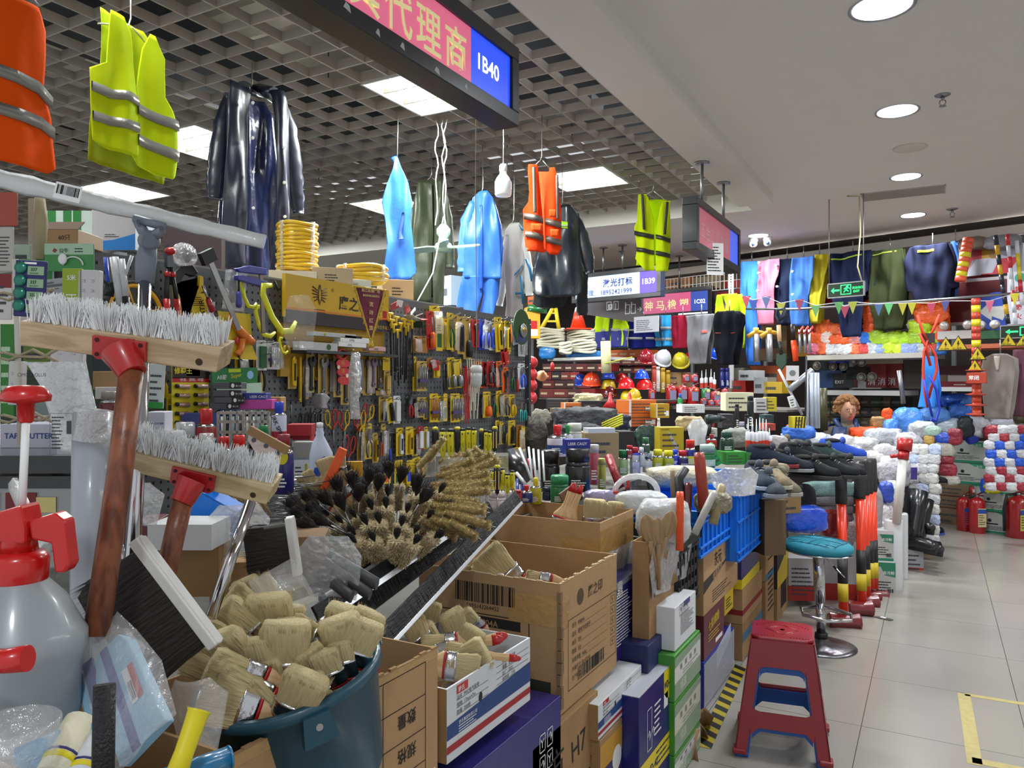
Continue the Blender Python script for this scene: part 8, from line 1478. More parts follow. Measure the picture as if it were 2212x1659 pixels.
for i,(x0,y0,x1,y1,c,l)in enumerate([(1770,800,1810,838,'1c3a6a','blue boxed lamp on the lower shelf'),(1806,806,1838,838,'10141a','black carton with an EXIT picture on the lower shelf'),(1836,792,1872,820,'0f1612','dark exit sign carton on the upper pile'),(1758,780,1790,800,'14201c','dark green carton under the glove shelf'),(1836,818,1850,838,'5a1418','narrow dark red carton'),(1876,786,1900,838,'7a1418','dark red extinguisher carton at the left of three'),(1898,786,1922,838,'8a1a1e','dark red extinguisher carton in the middle of three'),(1920,786,1944,838,'7c1618','dark red extinguisher carton at the right of three'),(1850,824,1893,840,'a8aab0','white twin emergency lamp base on the lower shelf'),(1875,774,1935,786,'a09478','pale carton with writing under the glove shelf edge'),(1795,776,1818,784,'3a5ad0','blue 1C08 stall number plate behind the gloves'),(2040,810,2100,838,'c0babc','white carton with a dark red band right of the harness'),(2022,810,2042,838,'8a7458','kraft carton beside the dark red banded one'),(2028,790,2098,812,'4a1418','dark red cartons behind the lane post'),(1962,775,2000,840,'3a3028','shadowed carton behind the harness')]):
 t,f,w,h=backbox(l,x0,y0,x1,y1,.1 if 'plate' in l else 0.,c,.25)
 if 'EXIT' in l:f.text('EXIT',w*.1,h*.3,h*.3,WHITE)
 if '1C08' in l:f.text('1C08',w*.15,h*.2,h*.6,WHITE)
 if 'band right' in l:f.rect(0,0,w,h*.5,mat('8a1c24',.5),'printed_band');f.lines(w*.4,h*.15,w*.8,h*.35,1,WHITE)
 if 'extinguisher' in l:f.text('消',w*.1,h*.15,w*.5,WHITE)
for i,(x,y,r)in enumerate([(1861,815,9),(1884,814,9),(1765,790,8),(1800,792,8),(1822,792,8),(1845,780,8),(1862,782,9)]):t=T('spot_lamp',ORD[i]+' round spot lamp from the left among the lower shelf cartons','lamp',W(x,y,DB(x,.25)),BR,'round spot lamps');q=r/F*DB(x);O('reflector',M().mt(mat('a8a49c',.25,.6)).lathe([(q,0),(q*.5,.04),(0,.05)],16,T=Matrix.Rotation(PI/2,4,'X')),t);O('ring',M().mt(mat('8a8680',.3,.5)).tube([(q*math.cos(g),-.004,q*math.sin(g))for g in[2*PI*j/16 for j in range(17)]],q*.12,5,cap=False),t)
for i in range(24):backbox(ORD[i]+' dim stock carton, counted along the dark shelves behind the seated person',1774+(i%8)*22,858+(i//8)*22,1794+(i%8)*22,878+(i//8)*22,-.2,rr.choice(['3c3226','4a3a28','1a2420','2a2c30','1f3a24','54422c']),.25,lines=1,tcol_='7a7464',group='dim stock cartons behind the seated person')
def tri(label,x,y,s_,v):
 d=DB(x,v);k=s_/F*d;t=T('warning_sign',label,'sign',W(x,y,d),BR);O('plate',M().mt(BLACK).prism([(-k*.5,0),(k*.5,0),(0,k*.86)],0,.006),t);O('panel',M().mt(mat('c8b01c',.4)).prism([(-k*.42,k*.06),(k*.42,k*.06),(0,k*.78)],-.003,0),t);O('bolt_mark',M().mt(BLACK).prism([(0,k*.55),(-k*.06,k*.36),(k*.0,k*.36),(-k*.03,k*.2),(k*.08,k*.42),(k*.02,k*.42),(k*.04,k*.55)],-.006,-.003),t);Face(t,(0,-.003,0),(1,0,0),(0,0,1)).text('当心触电',-k*.3,k*.08,k*.12,BLACK)
tri('yellow electric warning triangle left of the pair under the emergency light',2043,758,36,1.0);tri('yellow warning triangle right of the pair under the emergency light',2070,757,38,1.0);tri('yellow warning triangle on the orange brown shelf edge',2178,748,34,.9);tri('yellow warning triangle at the right picture edge',2210,748,30,.9);tri('upper yellow warning triangle on the orange lane post',2112,778,34,1.3);tri('lower yellow warning triangle on the orange lane post',2106,803,32,1.3)
for i,(x0,x1,l)in enumerate([(2040,2092,'white twin-head emergency light box on the shelf'),(2120,2150,'green exit lamp box behind the lane post')]):
 t,f,w,h=backbox(l,x0,714,x1,732,.45,'c0bcbc' if i==0 else '1f5a34',.1)
 for q in(.2,.8):O('lamp_head',M().mt(mat('c8c4c0',.3,.3)).lathe([(.045,0),(.03,.03),(0,.04)],14,T=Matrix.Translation(((q-.5)*w,-.02,h+.05))@Matrix.Rotation(PI/2,4,'X')),t)
t=exit_sign('unlit black exit sign box standing on the shelf at the right edge',W(2160,732,DB(2160,.5)),BR,.42,.12,False)
t,f,w,h=backbox('dark red padded board with a grey frame on the top right shelf',2070,600,2180,700,.1,'641a22',.05);f.frame(0,0,w,h,.03,mat('b8b0b0',.5))
t=T('arrow_sign','round blue road sign with a white arrow behind the bunting','sign',W(2152,672,DB(2152,.25)),BR);q=40/F*DB(2152);O('disc',M().mt(mat('1f4fc8',.4)).tube([(0,0,0),(0,.01,0)],q,28),t);Face(t,(0,-.001,0),(1,0,0),(0,0,1)).P([(-q*.8,0),(-q*.2,q*.6),(-q*.2,q*.25),(q*.6,q*.25),(q*.3,-q*.5),(-q*.2,-q*.25),(-q*.2,-q*.5)],WHITE,'arrow')
for i,(x0,y0,x1,y1,c,c2,l)in enumerate([(2064,530,2100,590,'c8ccd8','c02428','white and red water barrier at the left of the top shelf'),(2095,525,2130,595,'b8202c','c8ccd8','red and white water barrier in the middle of the top shelf'),(2128,528,2152,590,'c8941c','c8ccd8','yellow and white barrier board on the top shelf'),(2150,525,2190,590,'b8bccc','c83040','white and red cushioned barrier at the right of the top shelf')]):
 t,f,w,h=backbox(l,x0,y0,x1,y1,.0,c,.2,name='barrier',cat='barrier');f.P([(0,0),(w*.6,0),(w,h*.5),(w*.3,h*.5)],mat(c2,.5),'band')
pillow('brown and grey wrapped bundle on top of the barriers',2075,512,2130,540,DB(2100,.1),mat('7a6a5a',.6,0,.6),44,.5,rz=BR-YAW);pillow('grey wrapped bundle on top of the right barrier',2130,508,2200,538,DB(2160,.1),mat('8a8c94',.5,0,.6),45,.5,rz=BR-YAW);bg('orange safety vest laid behind the harness',[(648,1980,2045),(700,1978,2048),(720,1985,2044)],.3,'f06a2a','vest','safety_vest')
def post(label,x0,y0,x1,y1,v,w,cols,cat='lane post'):
 d=DB((x0+x1)/2,v);a=W(x0,y0,d);b=W(x1,y1,d);t=T('lane_post',label,cat,a);q=b-a;n=len(cols)
 for i,c in enumerate(cols):O('band',M().mt(mat(c,.4,coat=.2)).tube([q*(i/n),q*((i+1)/n)],w/F*d/2,12),t)
 return t
post('orange lane post with yellow bands leaning at the top right',2074,608,2092,515,.9,22,['e0583a','d8c81c','e0583a','d8c81c','e0583a','d8c81c','e0583a','e0583a','e0583a']);post('black and yellow pole leaning over the top shelf',2178,700,2150,508,.8,9,['1c2430','d8a81c','1c2430','1c2430','1c2430','d8a81c','1c2430','d8a81c','1c2430'])
post('red and white pole near the right picture edge',2194,700,2176,506,.85,8,['c8ccd4','c8ccd4','c02830','c8ccd4','c8ccd4','c02830','c8ccd4','c02830']);post('yellow and red pole at the right picture edge',2208,660,2196,520,.85,8,['c8ccd4','a81c24','c8b01c','c8b01c','c8ccd4'])
t,f,w,h=backbox('white notice board with red characters at the right edge',2192,585,2240,700,.4,'c8c8d4',.02);f.disc(w*.35,h*.88,w*.15,mat('2a9a8a',.5))
for i,c in enumerate('禁止烟火'):f.text(c,w*.2,h*(.62-.17*i),h*.12,RED,bold=.02)
t=post('tall orange corrugated lane post with yellow bands beside the warning triangles',2110,900,2108,645,1.25,18,['c84a2a']*8+['b83c28','b83c28','d8c81c','b83c28','b83c28','d8c81c','b83c28','d8c81c','b83c28'])
d=DB(2110,1.25);q0=W(2110,900,d)
for y in(895,875,852,826,800):O('rib',M().mt(mat('b8442a',.4)).lathe([(.04,-.01),(.085,0),(.04,.01)],16),t,loc=W(2109,y,d)-q0)
t,f,w,h=backbox('red plate with white characters on the lane post',2096,805,2122,828,1.4,'a83a20',.02);f.text('常闭',w*.1,h*.35,h*.45,WHITE,bold=.02)
OB=mat('c83a20',.6);d=DB(2005,1.6);t=T('safety_harness','orange and blue webbing safety harness hanging before the glove shelf','harness',W(2005,760,d));L_=lambda x,y,o=0.:V(W(x,y,d-o))-t.location
for pts in([(1982,680),(1992,715),(2004,735)],[(2030,680),(2016,712),(2004,735)],[(2004,735),(1996,760),(1994,800),(1998,850),(2004,880)],[(2004,735),(2020,765),(2024,800),(2014,830),(2006,860)],[(1986,720),(1998,745),(2010,790)]):O('webbing',M().mt(OB).tube([L_(*p)for p in pts],.022,6,sx=.5),t)
for pts in([(2008,812),(2022,840),(2030,880),(2022,910),(2012,905)],[(1996,820),(2004,860),(2014,900)]):O('webbing',M().mt(mat('2038b8',.5)).tube([L_(*p,.05)for p in pts],.02,6,sx=.5),t)
O('back_pad',M().mt(mat('2a2024',.6)).box(-.05,.05,-.02,.01,-.03,.05),t,loc=L_(2005,733));bg('sky blue coverall folded behind the harness',[(770,2000,2020),(800,1994,2026),(840,1990,2030),(880,1984,2026)],1.3,'3a8ae8','coverall',amp=.03)
rod('crutch','black and chrome support leg left of the harness','support',1952,872,1942,800,DB(1950,1.3),.02,'8a8c90',.8);bg('light grey short-sleeved jacket hanging at the right',[(764,2146,2172),(775,2128,2194),(800,2124,2196),(880,2130,2188),(905,2132,2184)],1.0,'8a827c','jacket',parts=[('p',[(770,2150,2164),(800,2156,2160)],'b0a8a0','collar')]);bg('dusty pink jacket cut by the right picture edge',[(755,2190,2260),(800,2188,2262),(900,2192,2258)],.8,'6a4450','jacket')
for i,(x,y1,y0,c)in enumerate([(2156,905,838,'b8b02a'),(2172,908,843,'c8c0c8'),(2188,908,842,'c8c0c8'),(2204,908,841,'c8c0c8')]):sealant(ORD[i]+' upright sealant cartridge from the left on top of the right glove pile',x,y1,y0,13,7.6,c,'c8401c' if i else 'b8a81c',group='sealant cartridges on the right pile')
can('small navy tin with a red cap beside the right sealants',2138,900,880,16,7.6,'1c2448','a02028','lid',name='tin',cat='tin')
def fbox(label,x0,x1,yb,yt,d,c,**k):
 return box(label,x0,yt,x1,yb,d,c,.25,BR-YAW,**k)
FX=lambda y:F*H/(y-CY)
for i,(y0,y1)in enumerate([(1098,1136),(1072,1097),(1046,1071)]):fbox(('lowest','middle','upper')[i]+' plain brown carton in the stack left of the floor extinguishers',2021,2076,y1,y0,7.95,'6e5840',band=(0,.08,'5a2a24'),lines=2)
for i,(x0,x1,y0,y1,d)in enumerate([(2068,2120,955,1000,7.9),(2070,2122,1001,1046,7.9),(2072,2124,1046,1075,7.9),(2126,2180,1062,1106,7.45),(2128,2184,1107,1154,7.45)]):
 t,f,w,h=fbox(('top','second','third','upper right','lower right')[i]+' white and green hand-cleaner carton near the far extinguishers',x0,x1,y1,y0,d,'a8aca8',group='white and green hand-cleaner cartons');f.rect(0,0,w,h*.12,mat('1f7a5c',.5),'printed_band');f.P([(w*.45,h),(w*.7,h*.8),(w,h*.75),(w,h)],mat('2a8a6a',.5),'printed_band');f.text('去污',w*.65,h*.82,h*.13,WHITE);f.disc(w*.3,h*.6,h*.08,INK);f.rect(w*.18,h*.42,w*.5,h*.48,INK);f.lines(w*.1,h*.16,w*.85,h*.36,3)
exting('red floor extinguisher at the left of three with a blue band label',2082,1146,1062,28,7.62,lab='a03a4a',hose=False);exting('red floor extinguisher with a narrow white and yellow label',2111,1152,1062,32,7.5,lab='c8b88a',hose=False);exting('large red floor extinguisher at the right edge with a long black hose',2200,1162,1056,48,7.28,lab='b8b04a')
exting('green extinguisher top behind the left white and green cartons',2100,1066,1050,10,7.8,'a81c20',hose=False)
cells=[]
for r_,(y,cs_)in enumerate([(920,'rwwrb'),(936,'wrwbw'),(953,'wbwb'),(972,'bwbw'),(990,'wbwb'),(1008,'wrwr'),(1025,'rwrw'),(1042,'wrwr')]):
 for i,c in enumerate(cs_):x=2128+i*22+(r_%2)*4+(6 if y<950 else 0);cells.append((x-2,y-2,x+23,y+19,{'w':'c8c8cc','b':'1f54c8','r':'9a2434'}[c]))
heap('glove bundle, counted row by row in the checkered pile at the right',cells,.5,'glove bundles in the checkered pile','gloves','glove_bundle',.12)
cells=[(2022,934,2058,958,'2a50c0'),(2018,956,2060,986,'b8b4a8'),(2024,984,2060,1002,'8a2030'),(2026,1000,2066,1030,'8e2232'),(2030,1026,2072,1048,'a8a49c'),(2048,925,2078,962,'8a2030'),(1996,940,2020,962,'c8a050'),(2000,920,2034,942,'a8c8b8')]
heap('glove bundle, counted down the column beside the white and green cartons',cells,.9,'glove bundles beside the cartons','gloves','glove_bundle',.12)
rr=random.Random(12);cells=[]
for r_,y in enumerate((962,982,1002,1024,1046,1068,1090,1112,1134,1152)):
 for i in range(3 if y<1060 else 2):x=1962+i*21+rr.uniform(-3,3)+(20 if y>1060 else 0);cells.append((x,y-3,x+26,y+22,rr.choice(['c0bfbb','b8b8ba','c8c8cc','a8b4d0'])))
heap('white glove bundle, counted row by row in the tall white pile',cells,1.6,'white glove bundles in the tall pile','gloves','glove_bundle',.18)
def heap2(label,cells,group,nm='glove_bag',cat='bag',lump=.25):
 for i,(x0,y0,x1,y1,d,c)in enumerate(cells):pillow(ORD[i]+' '+label,x0,y0,x1,y1,d,mat(c,.35,0,.9,16,.18,9,coat=.4),i+300,.5,nm,cat,0,lump,group,.75)
cells=[(1895,985,1965,1050,6.4,'b8b4bc'),(1900,1040,1950,1110,6.2,'b4b8c8'),(1880,1090,1935,1180,6.0,'b0aaac'),(1886,960,1940,1005,6.6,'c0bcc0'),(1830,945,1900,985,6.8,'b8b8bc'),(1780,940,1850,985,6.8,'bcb8b8'),(1720,935,1800,975,6.6,'b4b8bc'),(1690,930,1740,960,6.4,'b0b4b8'),(1850,975,1910,1030,6.5,'c0bcb8'),(1930,935,1990,985,6.9,'bcbcc4'),(1960,910,2020,950,7.3,'c4c8cc'),(2020,905,2080,940,7.6,'b8c4d0'),(2076,900,2140,945,7.6,'c4c8d0'),(2130,895,2215,930,7.6,'bcc0cc'),(1870,925,1950,965,7.0,'b8bcc4'),(1900,1040,1930,1085,6.0,'2a48b0'),(1884,1150,1922,1195,5.6,'2a3a90'),(1790,960,1860,1000,6.2,'a8a8ac')]
heap2('clear bag of white gloves, counted through the big central heap',cells,'clear bags of gloves')
LB=[(1925,880,1995,960,7.4,'4a8ae0'),(1985,878,2050,915,7.6,'5a94e8'),(2040,850,2105,875,7.9,'2a5cc8'),(2050,872,2112,905,7.8,'3a74d8'),(2030,848,2060,880,7.95,'2a54c8'),(2072,856,2104,876,7.85,'4a84d0'),(1908,905,1945,965,7.1,'4280d8')]
heap2('sky blue folded workwear bundle on top of the glove stall',LB,'sky blue workwear bundles','workwear_bundle','clothing',.15)
for l,x0,y0,x1,y1,d,c in[('orange and lime folded vest on the glove heap',1838,922,1912,950,7.2,'f0501c'),('lime edge of the folded vest',1842,940,1912,956,7.18,'a8c81c'),('orange sleeve poking above the blue cloth',1906,882,1926,912,7.3,'f0581c'),('brown cloth bundle beside the orange sleeve',1880,900,1912,925,7.3,'a08050'),('blue and yellow printed pack at the left of the gloves',1690,920,1760,950,6.4,'2a60c0'),('orange and blue pack lying by the steel channels',1700,915,1730,935,6.5,'d0602a'),('black glove bundle between the blue and red ones',2070,900,2100,945,7.5,'1f2428'),('blue printed refill pack standing on the white and green cartons',2086,920,2112,958,7.6,'2038b0'),('red bundle behind the checkered pile',2125,920,2162,950,7.5,'982434'),('brown hat shape at the right picture edge',2190,892,2230,915,7.5,'4a3c28'),('yellow glove pack under the checkered pile',2128,1040,2160,1066,7.4,'c0bc1c'),('blue glove pack under the checkered pile',2120,1034,2134,1064,7.45,'1f50c8')]:pillow(l,x0,y0,x1,y1,d,mat(c,.5,0,.7,18,.15),int(x0),.5,'bundle','bundle',lump=.2)
# AISLE: stools, hammers, shoes, person
def pstool(label,c,p,rz,k=1.,dz=0.):
 t=T('plastic_stool',label,'stool',p+V((0,0,dz)),rz);m_=c;HT_=.435*k;hw=lambda z:(.118+(HT_-z)*.135)*k
 def side(q):
  m=M().mt(m_);th=.006
  def quad(pts):
   vs=[]
   for e in(0,-th):
    for s_,z in pts:vs.append(q@V((s_,-(hw(z)+e),z)))
   n=len(pts);m.add(vs,[tuple(range(n)),tuple(range(2*n-1,n-1,-1))]+[(i,i+n,(i+1)%n+n,(i+1)%n)for i in range(n)])
  w_=.046*k;z1,z2,z3=.105*k,.165*k,.335*k
  for s_ in(-1,1):
   e=lambda z:s_*hw(z)
   i_=lambda z:s_*(hw(z)-w_)
   for a,b in((0,z1),(z1,z2),(z2,z3),(z3,HT_)):
    pts=[(i_(a),a),(e(a),a),(e(b),b),(i_(b),b)]
    quad(pts if s_>0 else pts[::-1])
   for zz,dr in((z2,1),(z3,-1)):
    pts=[(i_(zz),zz),(i_(zz)-s_*.022*k,zz),(i_(zz)-s_*.007*k,zz+dr*.007*k),(i_(zz),zz+dr*.022*k)];quad(pts if(s_*dr<0)else pts[::-1])
   pts=[(i_(z1),z1),(i_(z1)-s_*.03*k,z1),(i_(z1),z1-.03*k)];quad(pts if s_>0 else pts[::-1])
  for a,b in((z1,z2),(z3,HT_)):quad([(-hw(a)+w_,a),(hw(a)-w_,a),(hw(b)-w_,b),(-hw(b)+w_,b)])
  return m
 for j in range(4):O('side_panel',side(Matrix.Rotation(j*PI/2,4,'Z')),t)
 a=hw(HT_);c_=.03
 O('seat',M().mt(m_).prism([(-a+c_,-a),(a-c_,-a),(a,-a+c_),(a,a-c_),(a-c_,a),(-a+c_,a),(-a,a-c_),(-a,-a+c_)],HT_-.004,HT_+.012,ax='z'),t,bev=.005)
 if dz>=.0 and k==1.:
  rb=M().mt(m_)
  for s1 in(-1,1):
   for s2 in(-1,1):
    for i in range(7):x=s1*(.03+.011*i);y0,y1=.098,.098-.0095*(i+1);rb.box(min(x,x+s1*.004),max(x,x+s1*.004),min(s2*y0,s2*y1),max(s2*y0,s2*y1),HT_+.01,HT_+.0145)
  O('grip_ribs',rb,t,kind='stuff');O('seat_hole',M().mt(mat('2a0508',.8)).lathe([(.009,HT_+.0125),(.0,HT_+.0125)],14),t)
  dm=M().mt(m_)
  for i in range(4):a0,a1=PI/2*i,PI/2*(i+1);dm.tube([(.062*math.cos(a0),.062*math.sin(a0),HT_+.012),(.062*math.cos(a1),.062*math.sin(a1),HT_+.012)],.0025,5)
  O('diamond_rib',dm,t)
 for s1 in(-1,1):
  for s2 in(-1,1):q=hw(0)-.02;O('foot',M().mt(m_).box(s1*q-.026,s1*q+.026,s2*q-.026,s2*q+.026,0,.022),t,bev=.006)
 return t
sp=onZ(1690,1606,0);RS=mat('8e1420',.3,0,.03,20,.08,5,coat=.35,nm='red_stool_plastic');BS=mat('1a4f9a',.4,0,.03,20,.08,nm='blue_stool_plastic')
pstool('dark red plastic stool with a ribbed square seat beside the carton stacks',RS,sp,math.radians(9),1.,.012);pstool('blue plastic stool nested under the red one',BS,sp,math.radians(9),.965,.0)
c=onZ(1774,1397,0);QT=mat('1f7f94',.7,0,.3,30,.1,12,nm='teal_velvet')
t=T('bar_stool','round teal quilted bar stool on a chrome pedestal','stool',c,YAW)
O('base',M().mt(mat('77757a',.25,.9,.2,40,.1)).lathe([(.185,0),(.185,.006),(.15,.014),(.05,.03),(.035,.05),(0,.05)],40),t);O('collar',M().mt(BLACK).lathe([(.034,.04),(.034,.075),(.028,.08)],20),t);O('column',M().mt(CHROME).tube([(0,0,.07),(-.008,0,.26)],.024,20),t);O('column_sleeve',M().mt(CHROME).tube([(-.008,0,.25),(-.016,0,.53)],.03,20),t)
m=M().mt(QT);n=48;rows=[(.0,.0),(.1,-.002),(.17,.004),(.183,.02),(.18,.04),(.16,.055),(.12,.062),(.08,.066),(.04,.068),(0,.069)];vs=[]
for r_,z in rows:
 for j in range(n):g=2*PI*j/n;x,y=r_*math.cos(g),r_*math.sin(g);q=(.004*abs(math.sin(x*52+y*52))*abs(math.sin(x*52-y*52)))if z>.03 else 0;vs.append((x,y,z+q))
m.add(vs,[(i*n+j,i*n+(j+1)%n,(i+1)*n+(j+1)%n,(i+1)*n+j)for i in range(len(rows)-1)for j in range(n)],True);O('seat',m,t,loc=(-.018,0,.525),rot=(0,.04,0));O('seat_rim',M().mt(CHROME).lathe([(.17,-.004),(.182,.002),(.182,.006)],40),t,loc=(-.018,0,.525),rot=(0,.04,0))
ql=M().mt(mat('156476',.8))
for i in range(-3,4):
 for sg in(1,-1):
  o_=i*.045;L_=math.sqrt(max(0,.165**2-(o_*.7)**2));a_=V((o_*.7,sg*-o_*.7,0));d_=V((.7071,sg*.7071,0));ql.tube([tuple(a_+d_*L_*s_+V((0,0,.0665-.012*s_**4-.006*abs(i)/3)))for s_ in(-.85,-.5,0,.5,.85)],.0018,4)
O('quilting_seams',ql,t,kind='stuff',loc=(-.018,0,.5275),rot=(0,.04,0))
O('footrest',M().mt(CHROME).tube([(-.02,0,.22),(-.12,-.02,.22),(-.13,-.08,.2),(-.03,-.16,.19),(.1,-.15,.19),(.13,-.08,.2),(.05,-.02,.22),(0,0,.22)],.0095,10),t);O('lever',M().mt(CHROME).tube([(.0,0,.52),(.04,-.03,.47),(.08,-.06,.42),(.1,-.07,.4)],.004,8),t);O('lever_grip',M().mt(BLACK).tube([(.05,-.04,.455),(.07,-.05,.43)],.006,8),t)
def sledge(label,x,yb,ytop,w,d,hx0,hx1,hy0,hy1):
 t=T('sledgehammer',label,'sledgehammer',W(x,yb,d),0,'orange sledgehammers');a=V((0,0,0));b=V(W(x-6,ytop,d+.12))-t.location;r=w/F*d/2;q=lambda f:b*f
 O('handle',M().mt(mat('e2350c',.35,coat=.3,nm='orange_fibreglass')).tube([q(0),q(.8)],r,14),t);O('grip',M().mt(mat('1c1d20',.6,0,.4,150)).tube([q(.74),q(.76),q(.98),q(1)],[r*1.15,r*1.25,r*1.2,r],14),t);O('guard',M().mt(mat('1a1b1d',.5)).tube([q(.2),q(.37)],r*1.06,14),t);O('label_wrap',M().mt(mat('c0a81c',.5)).tube([q(.08),q(.2)],r*1.08,14),t)
 hw=(hx1-hx0)/F*d/2;hh=(hy1-hy0)/F*d/2;hc=W((hx0+hx1)/2,(hy0+hy1)/2,d-.02)-V(t.location)
 hd=M().mt(mat('6e1018',.35,0,.1,30,coat=.5,nm='dark_red_head')).tube([(-hw,0,0),(-hw*.9,0,0),(-hw*.45,0,0),(hw*.45,0,0),(hw*.9,0,0),(hw,0,0)],[hh*.9,hh,hh*.85,hh*.85,hh,hh*.9],8);O('head',hd,t,loc=hc,rot=(0,0,YAW-.15),bev=.002)
sledge('nearest orange sledgehammer standing beside the bar stool',1822,1325,1008,20,4.62,1791,1857,1324,1362);sledge('second orange sledgehammer from the bar stool',1862,1300,1002,19,4.85,1832,1884,1296,1332);sledge('third orange sledgehammer, partly behind the second',1872,1290,994,17,5.05,1852,1897,1284,1316);sledge('fourth orange sledgehammer in the row',1881,1272,996,15,5.2,1870,1902,1276,1300);sledge('farthest orange sledgehammer beside the white and green cartons',1888,1272,990,18,5.3,1878,1917,1274,1300)
def ab(label,x0,y0,x1,y1,d,c,rz=.0,th=.3,**k):return box(label,x0,y0,x1,y1,d,c,th,rz,**k)
t,f,w,h=ab('white and red carton with fine print behind the bar stool',1704,1206,1772,1298,5.0,'a8a8ae',-.1,lines=7);f.rect(0,0,w,h*.35,mat('9c2418',.5),'printed_band')
t,f,w,h=ab('white and red carton end beside the sledgehammers',1774,1170,1850,1300,5.15,'a9a7ac',-.2);f.rect(0,0,w,h*.3,mat('a8281c',.5),'printed_band')
for x0,x1,y0,y1,d,l in((1891,1932,1215,1294,5.35,'lower white and green hand-cleaner carton beside the white rolls'),(1890,1928,1146,1214,5.4,'upper white and green hand-cleaner carton beside the white rolls')):
 t,f,w,h=ab(l,x0,y0,x1,y1,d,'b0b0ae',-.25,.15);f.rect(0,0,w,h*.12,mat('1f7a5c',.5),'printed_band');f.rect(0,h*.88,w,h,mat('1f7a5c' if y0>1200 else 'c8c8cc',.5),'printed_band');f.P([(w*.3,h*.88),(w*.5,h*.65),(w,h*.6),(w,h*.88)],mat('2a7a60',.5),'printed_band');f.text('去污粉',w*.4,h*.68,h*.1,WHITE,bold=.01);f.lines(w*.1,h*.2,w*.8,h*.5,4);f.bars(w*.6,h*.16,w*.9,h*.28,n=8)
WR=mat('c9cbce',.25,0,.1,30,.06,coat=.4,nm='stretch_film')
for i,(x,y1,y0,w_,d,l)in enumerate([(1930,1275,1122,38,5.45,'nearest thick white stretch film roll standing on the tiles'),(1945,1250,1108,30,5.75,'white stretch film roll behind the nearest one'),(1916,1270,1128,30,5.6,'white stretch film roll tucked at the left rear')]):
 h=(y1-y0)/F*d;r=w_/F*d/2;t=T('film_roll',l,'film roll',W(x,y1,d));O('roll',M().mt(WR).lathe([(r*.96,0),(r,.01),(r,h-.01),(r*.9,h),(r*.4,h)],28),t);O('core',M().mt(mat('6d5238',.8)).lathe([(r*.42,h-.02),(r*.42,h+.004),(r*.32,h+.004),(r*.3,h-.02),(0,h-.02)],20),t)
t=T('drain_pump','tall white tube pump with a red head standing in the film rolls','pump',W(1936,1130,5.4));q=V(W(1951,990,5.45))-t.location;O('tube',M().mt(mat('c8c8c2',.35)).tube([(0,0,0),q],.03,18),t);O('head',M().mt(RP).tube([q*.98,q*1.12],.036,16).tube([q*1.12,q*1.3],.05,16).tube([q*1.05,q*1.05+V((-.08,-.04,-.01))],.014,10),t);O('cap',M().mt(WHITE).tube([q*1.3,q*1.36],.042,14),t)
t,f,w,h=ab('white and orange carton on the tiles under the boots',1960,1182,1993,1250,6.0,'a9a9ae',-.25,.2,lines=5);f.rect(0,0,w,h*.35,mat('b8381c',.5),'printed_band');ab('small kraft carton on the tiles behind the white and orange one',1992,1176,2014,1202,6.5,'9a7e50',-.2,.2)
def shoe(label,px,py,d,L,c,ang,sole='8a8a86',hgt=1.,roll=0.,group=None,name='shoe',lift=0.):
 t=T(name,label,name,W(px,py,d),math.radians(ang),group,rx=roll);sec=[(-.5,.26,.34),(-.46,.32,.4),(-.3,.32,.42),(-.1,.3,.36),(.1,.33,.28),(.3,.38,.2),(.44,.33,.17),(.5,.16,.12)];n=14;vs=[]
 for x,w_,h_ in sec:
  for j in range(n):g=2*PI*j/n;cz=math.sin(g);vs.append((x*L,w_*L*.5*math.copysign(abs(math.cos(g))**.8,math.cos(g)),max(0,cz)*h_*L*hgt+.045*L))
 sm=mat(c,.7,0,.3,61,.1);sm.node_tree.nodes['Principled BSDF'].inputs['Specular IOR Level'].default_value=.15;m=M().mt(sm);m.add(vs,[(i*n+j,i*n+(j+1)%n,(i+1)*n+(j+1)%n,(i+1)*n+j)for i in range(7)for j in range(n)]+[tuple(range(n))[::-1],tuple(7*n+j for j in range(n))],True);O('upper',m,t)
 O('sole',M().mt(mat(sole,.6)).prism([(x*L*1.02,-w_*L*.53)for x,w_,h_ in sec]+[(x*L*1.02,w_*L*.53)for x,w_,h_ in sec[::-1]],0,.07*L,ax='z'),t,bev=.003)
 O('opening',M().mt(mat('121214',.9)).ell((-.24*L,0,.4*L*hgt),(.2*L,.12*L,.06*L),12,6),t);O('tongue',M().mt(mat(c,.6)).ell((0,0,.4*L*hgt),(.07*L,.08*L,.1*L),10,6),t)
 lc=M().mt(mat('8a8a88',.6))
 for i in range(4):x=(-.02+.07*i)*L;z=(.36-.05*i)*L*hgt+.045*L;lc.tube([(x,-.08*L,z-.02*L),(x,0,z+.01*L),(x,.08*L,z-.02*L)],.006*L*2,4)
 O('laces',lc,t);return t
